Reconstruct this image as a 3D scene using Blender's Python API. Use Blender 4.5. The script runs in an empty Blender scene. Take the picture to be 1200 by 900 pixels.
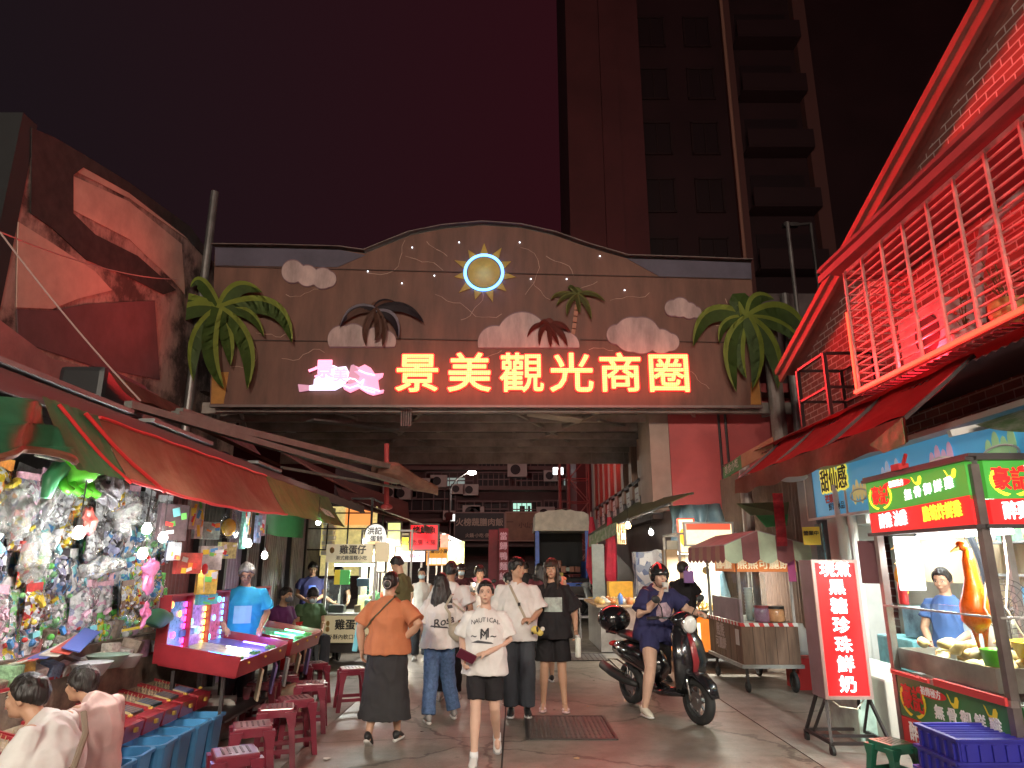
import bpy, bmesh, math, random
from mathutils import Vector, Matrix, Euler, noise
PI = math.pi
R = math.radians
random.seed(7)
scene = bpy.context.scene
col = scene.collection

# ---------------------------------------------------------------- camera
PITCH = R(14.7)
FPX = 800.0
CAM = Vector((0, 0, 1.65))
cd = bpy.data.cameras.new('camera')
cd.sensor_width = 36; cd.lens = 36 * FPX / 1200; cd.clip_start = .05; cd.clip_end = 600
cam = bpy.data.objects.new('camera', cd); col.objects.link(cam)
cam.location = CAM; cam.rotation_euler = (R(90) + PITCH, 0, 0)
scene.camera = cam

# ---------------------------------------------------------------- world: night sky over a lit city
w = bpy.data.worlds.new('World'); scene.world = w; w.use_nodes = True
nt = w.node_tree; nt.nodes.clear()
wo = nt.nodes.new('ShaderNodeOutputWorld'); bg = nt.nodes.new('ShaderNodeBackground')
tc = nt.nodes.new('ShaderNodeTexCoord'); sp = nt.nodes.new('ShaderNodeSeparateXYZ'); rp = nt.nodes.new('ShaderNodeValToRGB')
nt.links.new(tc.outputs['Generated'], sp.inputs[0])
ma = nt.nodes.new('ShaderNodeMath'); ma.operation = 'MULTIPLY_ADD'; ma.inputs[1].default_value = .5; ma.inputs[2].default_value = .5
nt.links.new(sp.outputs['X'], ma.inputs[0]); nt.links.new(ma.outputs[0], rp.inputs[0])
rp.color_ramp.elements[0].position = .2; rp.color_ramp.elements[0].color = (.0042, .0028, .0037, 1)
rp.color_ramp.elements[1].position = .72; rp.color_ramp.elements[1].color = (.0125, .0011, .0022, 1)
nt.links.new(rp.outputs[0], bg.inputs[0]); nt.links.new(bg.outputs[0], wo.inputs[0])
bg.inputs[1].default_value = 1.0

scene.view_settings.view_transform = 'Standard'
scene.view_settings.look = 'None'
scene.view_settings.exposure = 1.3
scene.view_settings.gamma = 1
scene.render.engine = 'CYCLES'
cy = scene.cycles
cy.use_denoising = True
try: cy.denoiser = 'OPENIMAGEDENOISE'
except Exception: pass
cy.max_bounces = 5; cy.diffuse_bounces = 3; cy.glossy_bounces = 3; cy.transmission_bounces = 3; cy.transparent_max_bounces = 10
cy.sample_clamp_indirect = 4; cy.sample_clamp_direct = 0; cy.caustics_reflective = False; cy.caustics_refractive = False
cy.use_adaptive_sampling = True; cy.adaptive_threshold = .02

# ---------------------------------------------------------------- authoring helpers
def ray(px, py):
    a = (px - 600) / FPX; b = (450 - py) / FPX
    return Vector((a, math.cos(PITCH) - b * math.sin(PITCH), math.sin(PITCH) + b * math.cos(PITCH)))
def at(px, py, Y): d = ray(px, py); return CAM + d * (Y / d.y)
def atx(px, py, X): d = ray(px, py); return CAM + d * (X / d.x)
def atz(px, py, z): d = ray(px, py); return CAM + d * ((z - CAM.z) / d.z)

MATS = {}
def M(name, c, rough=.6, metal=0., emit=0., ns=0, na=.3, bump=0, bs=40, spec=.5, coat=0, alpha=1, ec=None, stretch=None):
    """procedural material: base colour broken up by noise, optional bump and emission"""
    if name in MATS: return MATS[name]
    m = bpy.data.materials.new(name); m.use_nodes = True; MATS[name] = m
    n = m.node_tree; p = n.nodes['Principled BSDF']
    c4 = (*c, 1)
    p.inputs['Base Color'].default_value = c4
    p.inputs['Roughness'].default_value = rough; p.inputs['Metallic'].default_value = metal
    p.inputs['Specular IOR Level'].default_value = spec
    if coat: p.inputs['Coat Weight'].default_value = coat; p.inputs['Coat Roughness'].default_value = .12
    if alpha < 1: p.inputs['Alpha'].default_value = alpha
    co = None
    if ns or bump:
        t = n.nodes.new('ShaderNodeTexCoord'); co = t.outputs['Object']
        if stretch:
            mp = n.nodes.new('ShaderNodeMapping'); mp.inputs['Scale'].default_value = stretch
            n.links.new(co, mp.inputs[0]); co = mp.outputs[0]
    if ns:
        nz = n.nodes.new('ShaderNodeTexNoise'); nz.inputs['Scale'].default_value = ns; nz.inputs['Detail'].default_value = 6; nz.inputs['Roughness'].default_value = .65
        n.links.new(co, nz.inputs['Vector'])
        cr = n.nodes.new('ShaderNodeValToRGB')
        cr.color_ramp.elements[0].position = .32; cr.color_ramp.elements[1].position = .7
        cr.color_ramp.elements[0].color = (*[x * (1 - na) for x in c], 1)
        cr.color_ramp.elements[1].color = (*[min(1, x * (1 + na * .5)) for x in c], 1)
        n.links.new(nz.outputs[0], cr.inputs[0]); n.links.new(cr.outputs[0], p.inputs['Base Color'])
        mr = n.nodes.new('ShaderNodeMapRange'); mr.inputs['To Min'].default_value = max(.03, rough - .12); mr.inputs['To Max'].default_value = min(1, rough + .12)
        n.links.new(nz.outputs[0], mr.inputs[0]); n.links.new(mr.outputs[0], p.inputs['Roughness'])
    if bump:
        nb = n.nodes.new('ShaderNodeTexNoise'); nb.inputs['Scale'].default_value = bs; nb.inputs['Detail'].default_value = 4
        n.links.new(co, nb.inputs['Vector'])
        bp = n.nodes.new('ShaderNodeBump'); bp.inputs['Strength'].default_value = bump; bp.inputs['Distance'].default_value = .02
        n.links.new(nb.outputs[0], bp.inputs['Height']); n.links.new(bp.outputs[0], p.inputs['Normal'])
    if emit:
        p.inputs['Emission Color'].default_value = (*(ec or c), 1); p.inputs['Emission Strength'].default_value = emit
    return m

def glass(name, tint=(.9, .95, .95), gl=.1):
    if name in MATS: return MATS[name]
    m = bpy.data.materials.new(name); m.use_nodes = True; MATS[name] = m
    n = m.node_tree; n.nodes.clear()
    o = n.nodes.new('ShaderNodeOutputMaterial'); mx = n.nodes.new('ShaderNodeMixShader'); mx.inputs[0].default_value = gl
    t = n.nodes.new('ShaderNodeBsdfTransparent'); t.inputs[0].default_value = (*tint, 1)
    g = n.nodes.new('ShaderNodeBsdfGlossy'); g.inputs['Roughness'].default_value = .08
    n.links.new(t.outputs[0], mx.inputs[1]); n.links.new(g.outputs[0], mx.inputs[2]); n.links.new(mx.outputs[0], o.inputs[0])
    return m

def frame(o, right, up):
    r = Vector(right).normalized(); u = Vector(up).normalized(); n = r.cross(u).normalized(); u = n.cross(r)
    return Matrix(((r.x, u.x, n.x, o[0]), (r.y, u.y, n.y, o[1]), (r.z, u.z, n.z, o[2]), (0, 0, 0, 1)))

def text_mesh(s, size=1, offset=0, extrude=.01, align='CENTER'):
    c = bpy.data.curves.new('t', 'FONT'); c.body = s; c.size = size; c.offset = offset; c.extrude = extrude
    c.align_x = align; c.align_y = 'CENTER'; c.fill_mode = 'BOTH'; c.resolution_u = 3
    o = bpy.data.objects.new('t', c); col.objects.link(o)
    dg = bpy.context.evaluated_depsgraph_get(); dg.update()
    me = bpy.data.meshes.new_from_object(o.evaluated_get(dg))
    bpy.data.objects.remove(o); bpy.data.curves.remove(c)
    return me

def chain_world(o):
    m = Matrix.Identity(4)
    while o is not None:
        m = o.matrix_basis @ m; o = o.parent
    return m

class B:
    def __init__(s, mat=None): s.bm = bmesh.new(); s.mats = []; s.cur = 0; s.use(mat) if mat else None
    def use(s, mat):
        if mat not in s.mats: s.mats.append(mat)
        s.cur = s.mats.index(mat); return s
    def _fin(s, faces, mat):
        if mat is not None:
            k = s.cur; s.use(mat); i = s.cur; s.cur = k
        else: i = s.cur
        for f in faces: f.material_index = i
    def poly(s, pts, ext=None, mat=None):
        vs = [s.bm.verts.new(p) for p in pts]; f = s.bm.faces.new(vs); fs = [f]
        if ext is not None:
            e = Vector(ext); n = len(vs)
            v2 = [s.bm.verts.new(Vector(p) + e) for p in pts]
            fs.append(s.bm.faces.new(v2[::-1]))
            for i in range(n): fs.append(s.bm.faces.new((vs[(i + 1) % n], vs[i], v2[i], v2[(i + 1) % n])))
        s._fin(fs, mat); return s
    def box(s, c, size, mat=None, rz=0, rot=None, bev=0):
        m = Matrix.Translation(Vector(c)) @ (rot.to_4x4() if rot is not None else Matrix.Rotation(rz, 4, 'Z')) @ Matrix.Diagonal((*size, 1))
        r = bmesh.ops.create_cube(s.bm, size=1, matrix=m)
        fs = list({f for v in r['verts'] for f in v.link_faces})
        s._fin(fs, mat)
        if bev:
            es = list({e for v in r['verts'] for e in v.link_edges})
            rb = bmesh.ops.bevel(s.bm, geom=es, offset=bev, segments=2, affect='EDGES', profile=.6)
            s._fin(rb['faces'], mat)
        return s
    def bar(s, a, b, w=.05, h=None, mat=None, bev=0):
        a = Vector(a); b = Vector(b); d = b - a; h = h or w
        q = d.to_track_quat('Y', 'Z').to_matrix()
        return s.box((a + b) / 2, (w, d.length, h), mat, rot=q, bev=bev)
    def cyl(s, a, b, r, r2=None, n=12, mat=None, caps=True):
        a = Vector(a); b = Vector(b); d = b - a; r2 = r if r2 is None else r2
        q = d.to_track_quat('Z', 'Y').to_matrix().to_4x4()
        x = bmesh.ops.create_cone(s.bm, cap_ends=caps, segments=n, radius1=r, radius2=max(r2, 1e-4), depth=d.length, matrix=Matrix.Translation((a + b) / 2) @ q)
        s._fin(list({f for v in x['verts'] for f in v.link_faces}), mat); return s
    def ell(s, c, r, mat=None, n=14, rot=None):
        if not hasattr(r, '__len__'): r = (r, r, r)
        m = Matrix.Translation(Vector(c)) @ (rot.to_4x4() if rot is not None else Matrix.Identity(4)) @ Matrix.Diagonal((*r, 1))
        x = bmesh.ops.create_uvsphere(s.bm, u_segments=n, v_segments=max(6, n * 2 // 3), radius=1, matrix=m)
        s._fin(list({f for v in x['verts'] for f in v.link_faces}), mat); return s
    def rings(s, rs, mat=None, caps=True, closed=False):
        """rs: list of rings (lists of points of equal count)"""
        V = [[s.bm.verts.new(p) for p in r] for r in rs]; fs = []; n = len(V[0]); k = len(V)
        for i in range(k if closed else k - 1):
            a = V[i]; b = V[(i + 1) % k]
            for j in range(n): fs.append(s.bm.faces.new((a[j], a[(j + 1) % n], b[(j + 1) % n], b[j])))
        if caps and not closed: fs.append(s.bm.faces.new(V[0][::-1])); fs.append(s.bm.faces.new(V[-1]))
        s._fin(fs, mat); return s
    def tube(s, pts, r, n=8, mat=None, closed=False, sx=1, ref=None):
        """sweep; r scalar or list; section ellipse (r*sx, r) with sx along the side vector"""
        P = [Vector(p) for p in pts]; k = len(P); rr = r if hasattr(r, '__len__') else [r] * k
        rs = []; side = None
        for i in range(k):
            t = (P[(i + 1) % k] - P[i - 1]) if closed else (P[min(i + 1, k - 1)] - P[max(i - 1, 0)])
            t.normalize()
            if ref is not None: sd = t.cross(Vector(ref)); sd = sd if sd.length > 1e-4 else t.orthogonal()
            elif side is None: sd = t.cross(Vector((0, 0, 1))); sd = sd if sd.length > .05 else t.cross(Vector((0, 1, 0)))
            else: sd = side - t * side.dot(t)
            sd.normalize(); side = sd; up = sd.cross(t)
            q = rr[i]; a, b = (q if hasattr(q, '__len__') else (q * sx, q))
            rs.append([P[i] + sd * (a * math.cos(2 * PI * j / n)) + up * (b * math.sin(2 * PI * j / n)) for j in range(n)])
        return s.rings(rs, mat, closed=closed)
    def lathe(s, prof, c=(0, 0, 0), n=20, mat=None, rot=None, caps=True):
        rs = []
        for (r, z) in prof:
            ring = [Vector((max(r, 1e-3) * math.cos(2 * PI * j / n), max(r, 1e-3) * math.sin(2 * PI * j / n), z)) for j in range(n)]
            if rot is not None: ring = [rot @ p for p in ring]
            rs.append([p + Vector(c) for p in ring])
        return s.rings(rs, mat, caps)
    def torus(s, c, R1, r, mat=None, axis='Z', n=28, m=8):
        q = {'Z': lambda a: Vector((math.cos(a), math.sin(a), 0)), 'X': lambda a: Vector((0, math.cos(a), math.sin(a))), 'Y': lambda a: Vector((math.cos(a), 0, math.sin(a)))}[axis]
        ax = {'Z': Vector((0, 0, 1)), 'X': Vector((1, 0, 0)), 'Y': Vector((0, 1, 0))}[axis]
        rs = []
        for i in range(n):
            d = q(2 * PI * i / n)
            rs.append([Vector(c) + d * (R1 + r * math.cos(2 * PI * j / m)) + ax * (r * math.sin(2 * PI * j / m)) for j in range(m)])
        return s.rings(rs, mat, closed=True)
    def sheet(s, fn, nu, nv, mat=None, thick=0):
        V = [[s.bm.verts.new(fn(i / nu, j / nv)) for j in range(nv + 1)] for i in range(nu + 1)]
        fs = [s.bm.faces.new((V[i][j], V[i + 1][j], V[i + 1][j + 1], V[i][j + 1])) for i in range(nu) for j in range(nv)]
        s._fin(fs, mat)
        if thick:
            g = bmesh.ops.solidify(s.bm, geom=fs, thickness=thick); s._fin([x for x in g['geom'] if isinstance(x, bmesh.types.BMFace)], mat)
        return s
    def mesh(s, me, mx, mat=None, free=True):
        k = len(s.bm.verts); s.bm.verts.ensure_lookup_table(); f0 = len(s.bm.faces)
        me.transform(mx); s.bm.from_mesh(me); s.bm.faces.ensure_lookup_table()
        s._fin(s.bm.faces[f0:], mat)
        if free: bpy.data.meshes.remove(me)
        return s
    def text(s, t, mx, size=.1, mat=None, offset=0, extrude=.002, align='CENTER', sx=1, shear=0):
        """offset thickens the strokes: copies of the flat glyphs a hair apart, each on its own depth"""
        thin = 0; r = offset
        base = text_mesh(t, size, thin, extrude, align)
        k = Matrix.Diagonal((sx, 1, 1, 1))
        if shear: k = Matrix(((1, 0, 0, 0), (shear, 1, 0, 0), (0, 0, 1, 0), (0, 0, 0, 1))) @ k
        n = 0 if r <= 0 else (8 if r < .012 else 12)
        for i in range(n):
            a = 2 * PI * i / n; me = base.copy(); s.mesh(me, mx @ Matrix.Translation((r * math.cos(a), r * math.sin(a), -.00035 * (i + 1))) @ k, mat)
        return s.mesh(base, mx @ k, mat)
    def jitter(s, a, sc=3, z=1):
        for v in s.bm.verts:
            v.co += noise.noise_vector(v.co * sc) * a
        return s
    def obj(s, name, parent=None, smooth=False, world=True, label=None, kind=None, auto=False):
        bm = s.bm
        if parent is not None and world: bm.transform(chain_world(parent).inverted())
        bmesh.ops.recalc_face_normals(bm, faces=bm.faces)
        me = bpy.data.meshes.new(name); bm.to_mesh(me); bm.free()
        for m in s.mats: me.materials.append(m)
        if smooth: me.shade_smooth()
        if auto:
            try: me.set_sharp_from_angle(angle=R(auto if auto is not True else 40))
            except Exception: pass
        o = bpy.data.objects.new(name, me); col.objects.link(o)
        if parent is not None: o.parent = parent
        if label: o['label'] = label
        if kind: o['kind'] = kind
        return o
    def solo(s, name, label, cat, group=None, smooth=False, kind=None, auto=False):
        xs = [v.co for v in s.bm.verts]
        c = Vector(((min(v.x for v in xs) + max(v.x for v in xs)) / 2, (min(v.y for v in xs) + max(v.y for v in xs)) / 2, min(v.z for v in xs)))
        s.bm.transform(Matrix.Translation(-c))
        o = s.obj(name, smooth=smooth, auto=auto); o.location = c
        return tag(o, label, cat, group, kind)

def tag(o, label=None, cat=None, group=None, kind=None):
    if label: o['label'] = label
    if cat: o['category'] = cat
    if group: o['group'] = group
    if kind: o['kind'] = kind
    return o
def thing(name, label, cat, loc=(0, 0, 0), rz=0, group=None):
    o = bpy.data.objects.new(name, None); col.objects.link(o); o.empty_display_size = .1
    o.location = loc; o.rotation_euler = (0, 0, rz)
    return tag(o, label, cat, group)
def copy_tree(o, loc=None, rz=None, label=None, parent=None, scale=None):
    c = o.copy(); col.objects.link(c); c.parent = parent
    if loc is not None: c.location = loc
    if rz is not None: c.rotation_euler = (0, 0, rz)
    if scale is not None: c.scale = scale if hasattr(scale, '__len__') else (scale,) * 3
    if label: c['label'] = label
    for ch in list(o.children): copy_tree(ch, parent=c)
    return c
def lamp(name, loc, power, color, parent=None, kind='POINT', size=.05, size_y=None, aim=None, spread=None):
    l = bpy.data.lights.new(name, kind); l.energy = power; l.color = color
    if kind == 'AREA':
        l.shape = 'RECTANGLE'; l.size = size; l.size_y = size_y or size
        if spread: l.spread = R(spread)
    else: l.shadow_soft_size = size
    o = bpy.data.objects.new(name, l); col.objects.link(o)
    loc = Vector(loc)
    if aim is not None: q = Vector(aim).normalized().to_track_quat('-Z', 'Y')
    else: q = None
    mw = Matrix.Translation(loc) @ (q.to_matrix().to_4x4() if q else Matrix.Identity(4))
    if parent is not None:
        o.parent = parent; mw = chain_world(parent).inverted() @ mw
    o.matrix_basis = mw
    return o
# ================================================================= ground
def ground_mat():
    m = bpy.data.materials.new('ground_concrete'); m.use_nodes = True
    n = m.node_tree; p = n.nodes['Principled BSDF']; L = n.links
    t = n.nodes.new('ShaderNodeTexCoord')
    def nz(sc, det=6, rough=.6, st=None):
        x = n.nodes.new('ShaderNodeTexNoise'); x.inputs['Scale'].default_value = sc; x.inputs['Detail'].default_value = det; x.inputs['Roughness'].default_value = rough
        if st:
            mp = n.nodes.new('ShaderNodeMapping'); mp.inputs['Scale'].default_value = st; L.new(t.outputs['Object'], mp.inputs[0]); L.new(mp.outputs[0], x.inputs['Vector'])
        else: L.new(t.outputs['Object'], x.inputs['Vector'])
        return x
    def ramp(src, stops):
        r = n.nodes.new('ShaderNodeValToRGB'); L.new(src, r.inputs[0])
        r.color_ramp.elements[0].position, r.color_ramp.elements[0].color = stops[0][0], (*stops[0][1], 1)
        r.color_ramp.elements[1].position, r.color_ramp.elements[1].color = stops[1][0], (*stops[1][1], 1)
        for q in stops[2:]:
            e = r.color_ramp.elements.new(q[0]); e.color = (*q[1], 1)
        return r
    def mix(a, b, f, mode='MIX', fac=None):
        x = n.nodes.new('ShaderNodeMix'); x.data_type = 'RGBA'; x.blend_type = mode
        L.new(a, x.inputs[6]); L.new(b, x.inputs[7])
        if fac is not None: L.new(fac, x.inputs[0])
        else: x.inputs[0].default_value = f
        return x
    big = nz(.55, 8, .7); base = ramp(big.outputs[0], [(.3, (.16, .138, .115)), (.72, (.38, .33, .275))])
    mid = nz(3.2, 10, .75); st = ramp(mid.outputs[0], [(.36, (.5, .48, .46)), (.6, (1, 1, 1))])
    a = mix(base.outputs[0], st.outputs[0], .75, 'MULTIPLY')
    fine = nz(70, 3, .6); fr = ramp(fine.outputs[0], [(.3, (.72, .72, .72)), (.7, (1.0, 1.0, 1.0))])
    b = mix(a.outputs[2], fr.outputs[0], .8, 'MULTIPLY')
    # gum spots and oil drips
    v = n.nodes.new('ShaderNodeTexVoronoi'); v.inputs['Scale'].default_value = 2.6; v.inputs['Randomness'].default_value = 1; L.new(t.outputs['Object'], v.inputs['Vector'])
    vr = ramp(v.outputs['Distance'], [(.045, (.3, .3, .3)), (.075, (1, 1, 1))]); c = mix(b.outputs[2], vr.outputs[0], .65, 'MULTIPLY')
    # long cracks
    w_ = n.nodes.new('ShaderNodeTexVoronoi'); w_.feature = 'DISTANCE_TO_EDGE'; w_.inputs['Scale'].default_value = .42
    wn = nz(2.2, 5); ad = n.nodes.new('ShaderNodeVectorMath'); ad.operation = 'MULTIPLY_ADD'; ad.inputs[1].default_value = (.5, .5, .5)
    L.new(wn.outputs[1], ad.inputs[0]); L.new(t.outputs['Object'], ad.inputs[2]); L.new(ad.outputs[0], w_.inputs['Vector'])
    wr = ramp(w_.outputs['Distance'], [(.004, (.25, .24, .23)), (.011, (1, 1, 1))]); d = mix(c.outputs[2], wr.outputs[0], .8, 'MULTIPLY')
    L.new(d.outputs[2], p.inputs['Base Color'])
    rr = n.nodes.new('ShaderNodeMapRange'); rr.inputs[1].default_value = .35; rr.inputs[2].default_value = .65; rr.inputs['To Min'].default_value = .34; rr.inputs['To Max'].default_value = .62
    L.new(big.outputs[0], rr.inputs[0]); L.new(rr.outputs[0], p.inputs['Roughness'])
    bp = n.nodes.new('ShaderNodeBump'); bp.inputs['Strength'].default_value = .35; bp.inputs['Distance'].default_value = .01
    mm = mix(fine.outputs[0], mid.outputs[0], .6); L.new(mm.outputs[2], bp.inputs['Height']); L.new(bp.outputs[0], p.inputs['Normal'])
    return m
b = B(ground_mat()); b.poly([(-150, -40, 0), (150, -40, 0), (150, 260, 0), (-150, 260, 0)])
b.obj('ground', kind='structure')
dark = M('dark_void', (.012, .011, .011), .9)
# drainage seam and slab joints
b = B(M('joint_dirt', (.03, .027, .025), .9, ns=8))
def strip(x0, y0, x1, y1, wd, jit=.012, z=.004):
    n = 26; d = Vector((x1 - x0, y1 - y0, 0)); s_ = Vector((-d.y, d.x, 0)).normalized() * wd / 2
    pts = [Vector((x0, y0, z)) + d * i / n + s_.normalized() * random.uniform(-jit, jit) for i in range(n + 1)]
    for i in range(n): b.poly([pts[i] - s_, pts[i + 1] - s_, pts[i + 1] + s_, pts[i] + s_])
strip(-.09, 2, -.06, 30, .016); strip(-2.3, 7.1, .0, 7.35, .008, .03); strip(-2.4, 11.3, 3.5, 11.6, .008, .04)
b.obj('pavement_joints', kind='structure')
b = B(M('side_slab', (.27, .25, .22), .75, ns=2.4, na=.4, bump=.3, bs=30)); b.box((2.85, 14, .005), (.5, 26, .006)); b.box((-2.1, 13, .005), (.36, 24, .006))
b.obj('drain_slab_path', kind='structure')

# iron drain covers
def drain(name, label, c, sx, sy, n1, n2):
    t = thing(name, label, 'drain cover', c, 0, 'iron drain covers in the street')
    iron = M('cast_iron', (.13, .105, .095), .5, .25, ns=14, na=.4)
    b = B(iron); b.box((0, 0, .006), (sx, sy, .008))
    for i in range(n1):
        for j in range(n2):
            b.box((-sx / 2 + sx * (i + .5) / n1, -sy / 2 + sy * (j + .5) / n2, .0125), (.017, .017, .005), rz=.78)
    b.obj('plate', t, world=False)
    b = B(M('steel_rim', (.09, .08, .075), .4, .7, ns=10))
    for s in (-1, 1): b.box((s * (sx / 2 + .02), 0, .008), (.03, sy + .07, .012)); b.box((0, s * (sy / 2 + .02), .0085), (sx + .006, .03, .012))
    b.obj('rim', t, world=False)
    return t
drain('drain_cover', 'large rectangular studded iron drain cover in the middle foreground', (.58, 7.75, 0), .82, .98, 17, 17)
drain('drain_cover', 'smaller iron drain cover farther off, behind the man in the black shirt', (1.25, 13.2, 0), .8, .9, 9, 10)

# ================================================================= entrance arch
GY = 14.0
brown = M('arch_brown', (.17, .078, .055), .62, ns=2.2, na=.42, bump=.15, bs=6, stretch=(1, 1, .22))
lilac = M('arch_grey_lilac', (.10, .085, .12), .6, ns=1.2)
greybeam = M('beam_grey', (.36, .3, .27), .55, .3, ns=1.5, na=.5)
steel = M('steel_dull', (.3, .28, .27), .42, .7, ns=4)
darksteel = M('steel_dark', (.07, .06, .06), .5, .6, ns=4)
gate = thing('entrance_arch', 'wide brown market entrance arch across the street with glowing Chinese letters, sun and palm cutouts', 'arch', (0, GY, 0))
topL = [(252, 290), (330, 291), (400, 293), (428, 297), (450, 288), (480, 276), (520, 268), (565, 264), (610, 267), (650, 276), (690, 290), (735, 303), (800, 305), (879, 308)]
out = [(246, 474), (893, 475)] + topL[::-1]
b = B(brown); b.poly([at(x, y, GY) for x, y in out], ext=(0, .35, 0)); b.obj('board', gate)
# darker boards at the two top corners, raised a little
b = B(lilac); b.poly([at(x, y, GY - .02) for x, y in [(252, 311), (395, 313), (428, 299), (400, 293), (330, 291), (252, 290)]], ext=(0, .015, 0)); b.obj('corner_panel', gate); b = B(lilac)
b.poly([at(x, y, GY - .02) for x, y in [(775, 325), (881, 327), (880, 308), (800, 305), (735, 303)]], ext=(0, .015, 0))
b.obj('corner_panel', gate)
b = B(M('seam_dark', (.05, .025, .02), .7))
for x0, y0, x1, y1 in [(252, 312, 880, 327), (250, 398, 400, 400), (425, 396, 560, 399), (680, 398, 888, 402)]:
    p0, p1 = at(x0, y0, GY - .028), at(x1, y1, GY - .028); b.bar(p0, p1, .006, .02)
b.obj('panel_seam', gate)
# painted pale marble veins, as fine proud lines of paint
b = B(M('vein_paint', (.42, .26, .2), .6)); rv = random.Random(3)
def vein(x, y, a, n, st):
    pts = []
    for i in range(n):
        pts.append(at(x, y, GY - .006)); x += math.cos(a) * st; y += math.sin(a) * st; a += rv.uniform(-.7, .7)
    for i in range(n - 1):
        b.bar(pts[i], pts[i + 1], .004, rv.uniform(.006, .014))
for (x, y, a, n, st) in [(500, 265 + 18, .9, 7, 5), (475, 300, .3, 8, 7), (610, 290, .25, 9, 9), (640, 300, .6, 8, 6), (715, 352, -.3, 8, 7), (335, 345, .5, 8, 6), (330, 420, .1, 9, 7), (510, 345, .35, 12, 8), (560, 420, 0, 6, 6), (625, 330, 1.3, 7, 5), (690, 410, -.4, 6, 6), (800, 430, .7, 8, 6), (300, 390, .2, 8, 6), (430, 320, .1, 10, 8), (700, 330, 2.6, 7, 6), (850, 350, 1.2, 8, 6), (270, 430, -.1, 9, 9), (540, 375, -.3, 9, 6), (650, 350, .15, 6, 8)]:
    vein(x, y, a, n, st)
b.obj('painted_vein', gate)
# frame round the edge
b = B(M('edge_metal', (.2, .15, .14), .5, .3, ns=3))
b.bar(at(246, 476, GY - .03), at(893, 477, GY - .03), .1, .05)
for (a_, c_) in zip(topL[:-1], topL[1:]): b.bar(at(*a_, GY + .15), at(*c_, GY + .15), .42, .02)
b.obj('edge_trim', gate)
b = B(M('edge_orange', (.45, .2, .04), .6, ns=3)); b.poly([at(x, y, GY - .012) for x, y in [(247, 473), (262, 473), (268, 436), (249, 436)]], ext=(0, .01, 0)); b.obj('orange_corner', gate); b = B(MATS['edge_orange']); b.poly([at(x, y, GY - .012) for x, y in [(880, 474), (892, 474), (889, 440), (880, 448)]], ext=(0, .01, 0))
b.obj('orange_corner', gate)

# glowing letters
led = bpy.data.materials.new('letter_led'); led.use_nodes = True
n_ = led.node_tree; p_ = n_.nodes['Principled BSDF']; tc_ = n_.nodes.new('ShaderNodeTexCoord')
vo = n_.nodes.new('ShaderNodeTexVoronoi'); vo.inputs['Scale'].default_value = 24; vo.inputs['Randomness'].default_value = .12
n_.links.new(tc_.outputs['Object'], vo.inputs['Vector'])
cr_ = n_.nodes.new('ShaderNodeValToRGB'); n_.links.new(vo.outputs['Distance'], cr_.inputs[0])
cr_.color_ramp.elements[0].position = .25; cr_.color_ramp.elements[0].color = (1.0, .80, .32, 1)
cr_.color_ramp.elements[1].position = .62; cr_.color_ramp.elements[1].color = (1.0, .38, .04, 1)
p_.inputs['Base Color'].default_value = (.5, .3, .05, 1); n_.links.new(cr_.outputs[0], p_.inputs['Emission Color']); p_.inputs['Emission Strength'].default_value = .62
redglow = M('letter_red_neon', (1, .015, .02), .5, emit=1.05)
for ch, cx in zip('景美觀光商圈', (489, 550, 611.5, 670, 727, 784)):
    fr = frame(at(cx, 440, GY - .1), (1, 0, 0), (0, 0, 1))
    fr2 = frame(at(cx, 440, GY - .045), (1, 0, 0), (0, 0, 1))
    b = B(led); b.text(ch, fr, .90, offset=.012, extrude=.02, sx=1.07); lt = b.obj('letter', gate)
    b = B(redglow); b.text(ch, fr2, .90, offset=.034, extrude=.008, sx=1.07); b.obj('red_outline', lt)
# the red light those letters throw into the street
lamp('letter_glow', at(640, 452, GY - .5), 800, (1, .025, .03), gate, 'AREA', 5.4, .8, aim=(0, -1, .5), spread=100)
lamp('letter_side_glow', (-4.2, GY - 1.2, 5.4), 11, (1, .10, .08), gate, 'AREA', 1.6, .8, aim=(-1, -.75, .4), spread=85)
lamp('letter_spill', at(640, 452, GY - .55), 38, (1, .04, .06), gate, 'AREA', 5.4, .8, aim=(0, -1, -.35), spread=100)
lamp('letter_wash', at(640, 440, GY - .75), 13, (1, .06, .05), gate, 'AREA', 5.6, .5, aim=(0, 1, .1))

lamp('rear_sign_glow', (2, GY + 6.6, 6.0), 150, (1, .07, .07), gate, 'AREA', 7, .8, aim=(.15, 1, .55))  # unseen red lamp added behind the arch to redden tower and far block
# little illuminated emblem left of the letters
pk = M('emblem_pink', (.75, .25, .38), .4, emit=.55, ec=(1, .3, .45)); wh = M('emblem_white', (.7, .62, .75), .4, emit=.75, ec=(.75, .68, .95))
mp_ = M('emblem_mauve', (.4, .2, .26), .4, emit=.28, ec=(.8, .35, .5))
def Z(x, y): return (340 + x * 140 / 1200, 400 + y * 140 / 1200)
em = []
b = B(wh); b.poly([at(*Z(x, y), GY - .1) for x, y in [(190, 490), (190, 445), (235, 435), (240, 380), (290, 350), (285, 260), (440, 240), (480, 260), (560, 250), (600, 330), (540, 440), (450, 488)]], ext=(0, .05, 0)); e1 = b.obj('emblem', gate)
b = B(pk); b.poly([at(*Z(x, y), GY - .115) for x, y in [(520, 430), (600, 420), (640, 240), (690, 260), (750, 232), (810, 265), (850, 325), (935, 318), (925, 355), (880, 385), (895, 490), (940, 485), (930, 515), (830, 540), (770, 520), (690, 470), (600, 512), (540, 480)]], ext=(0, .06, 0)); b.obj('mountain_shape', e1)
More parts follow.
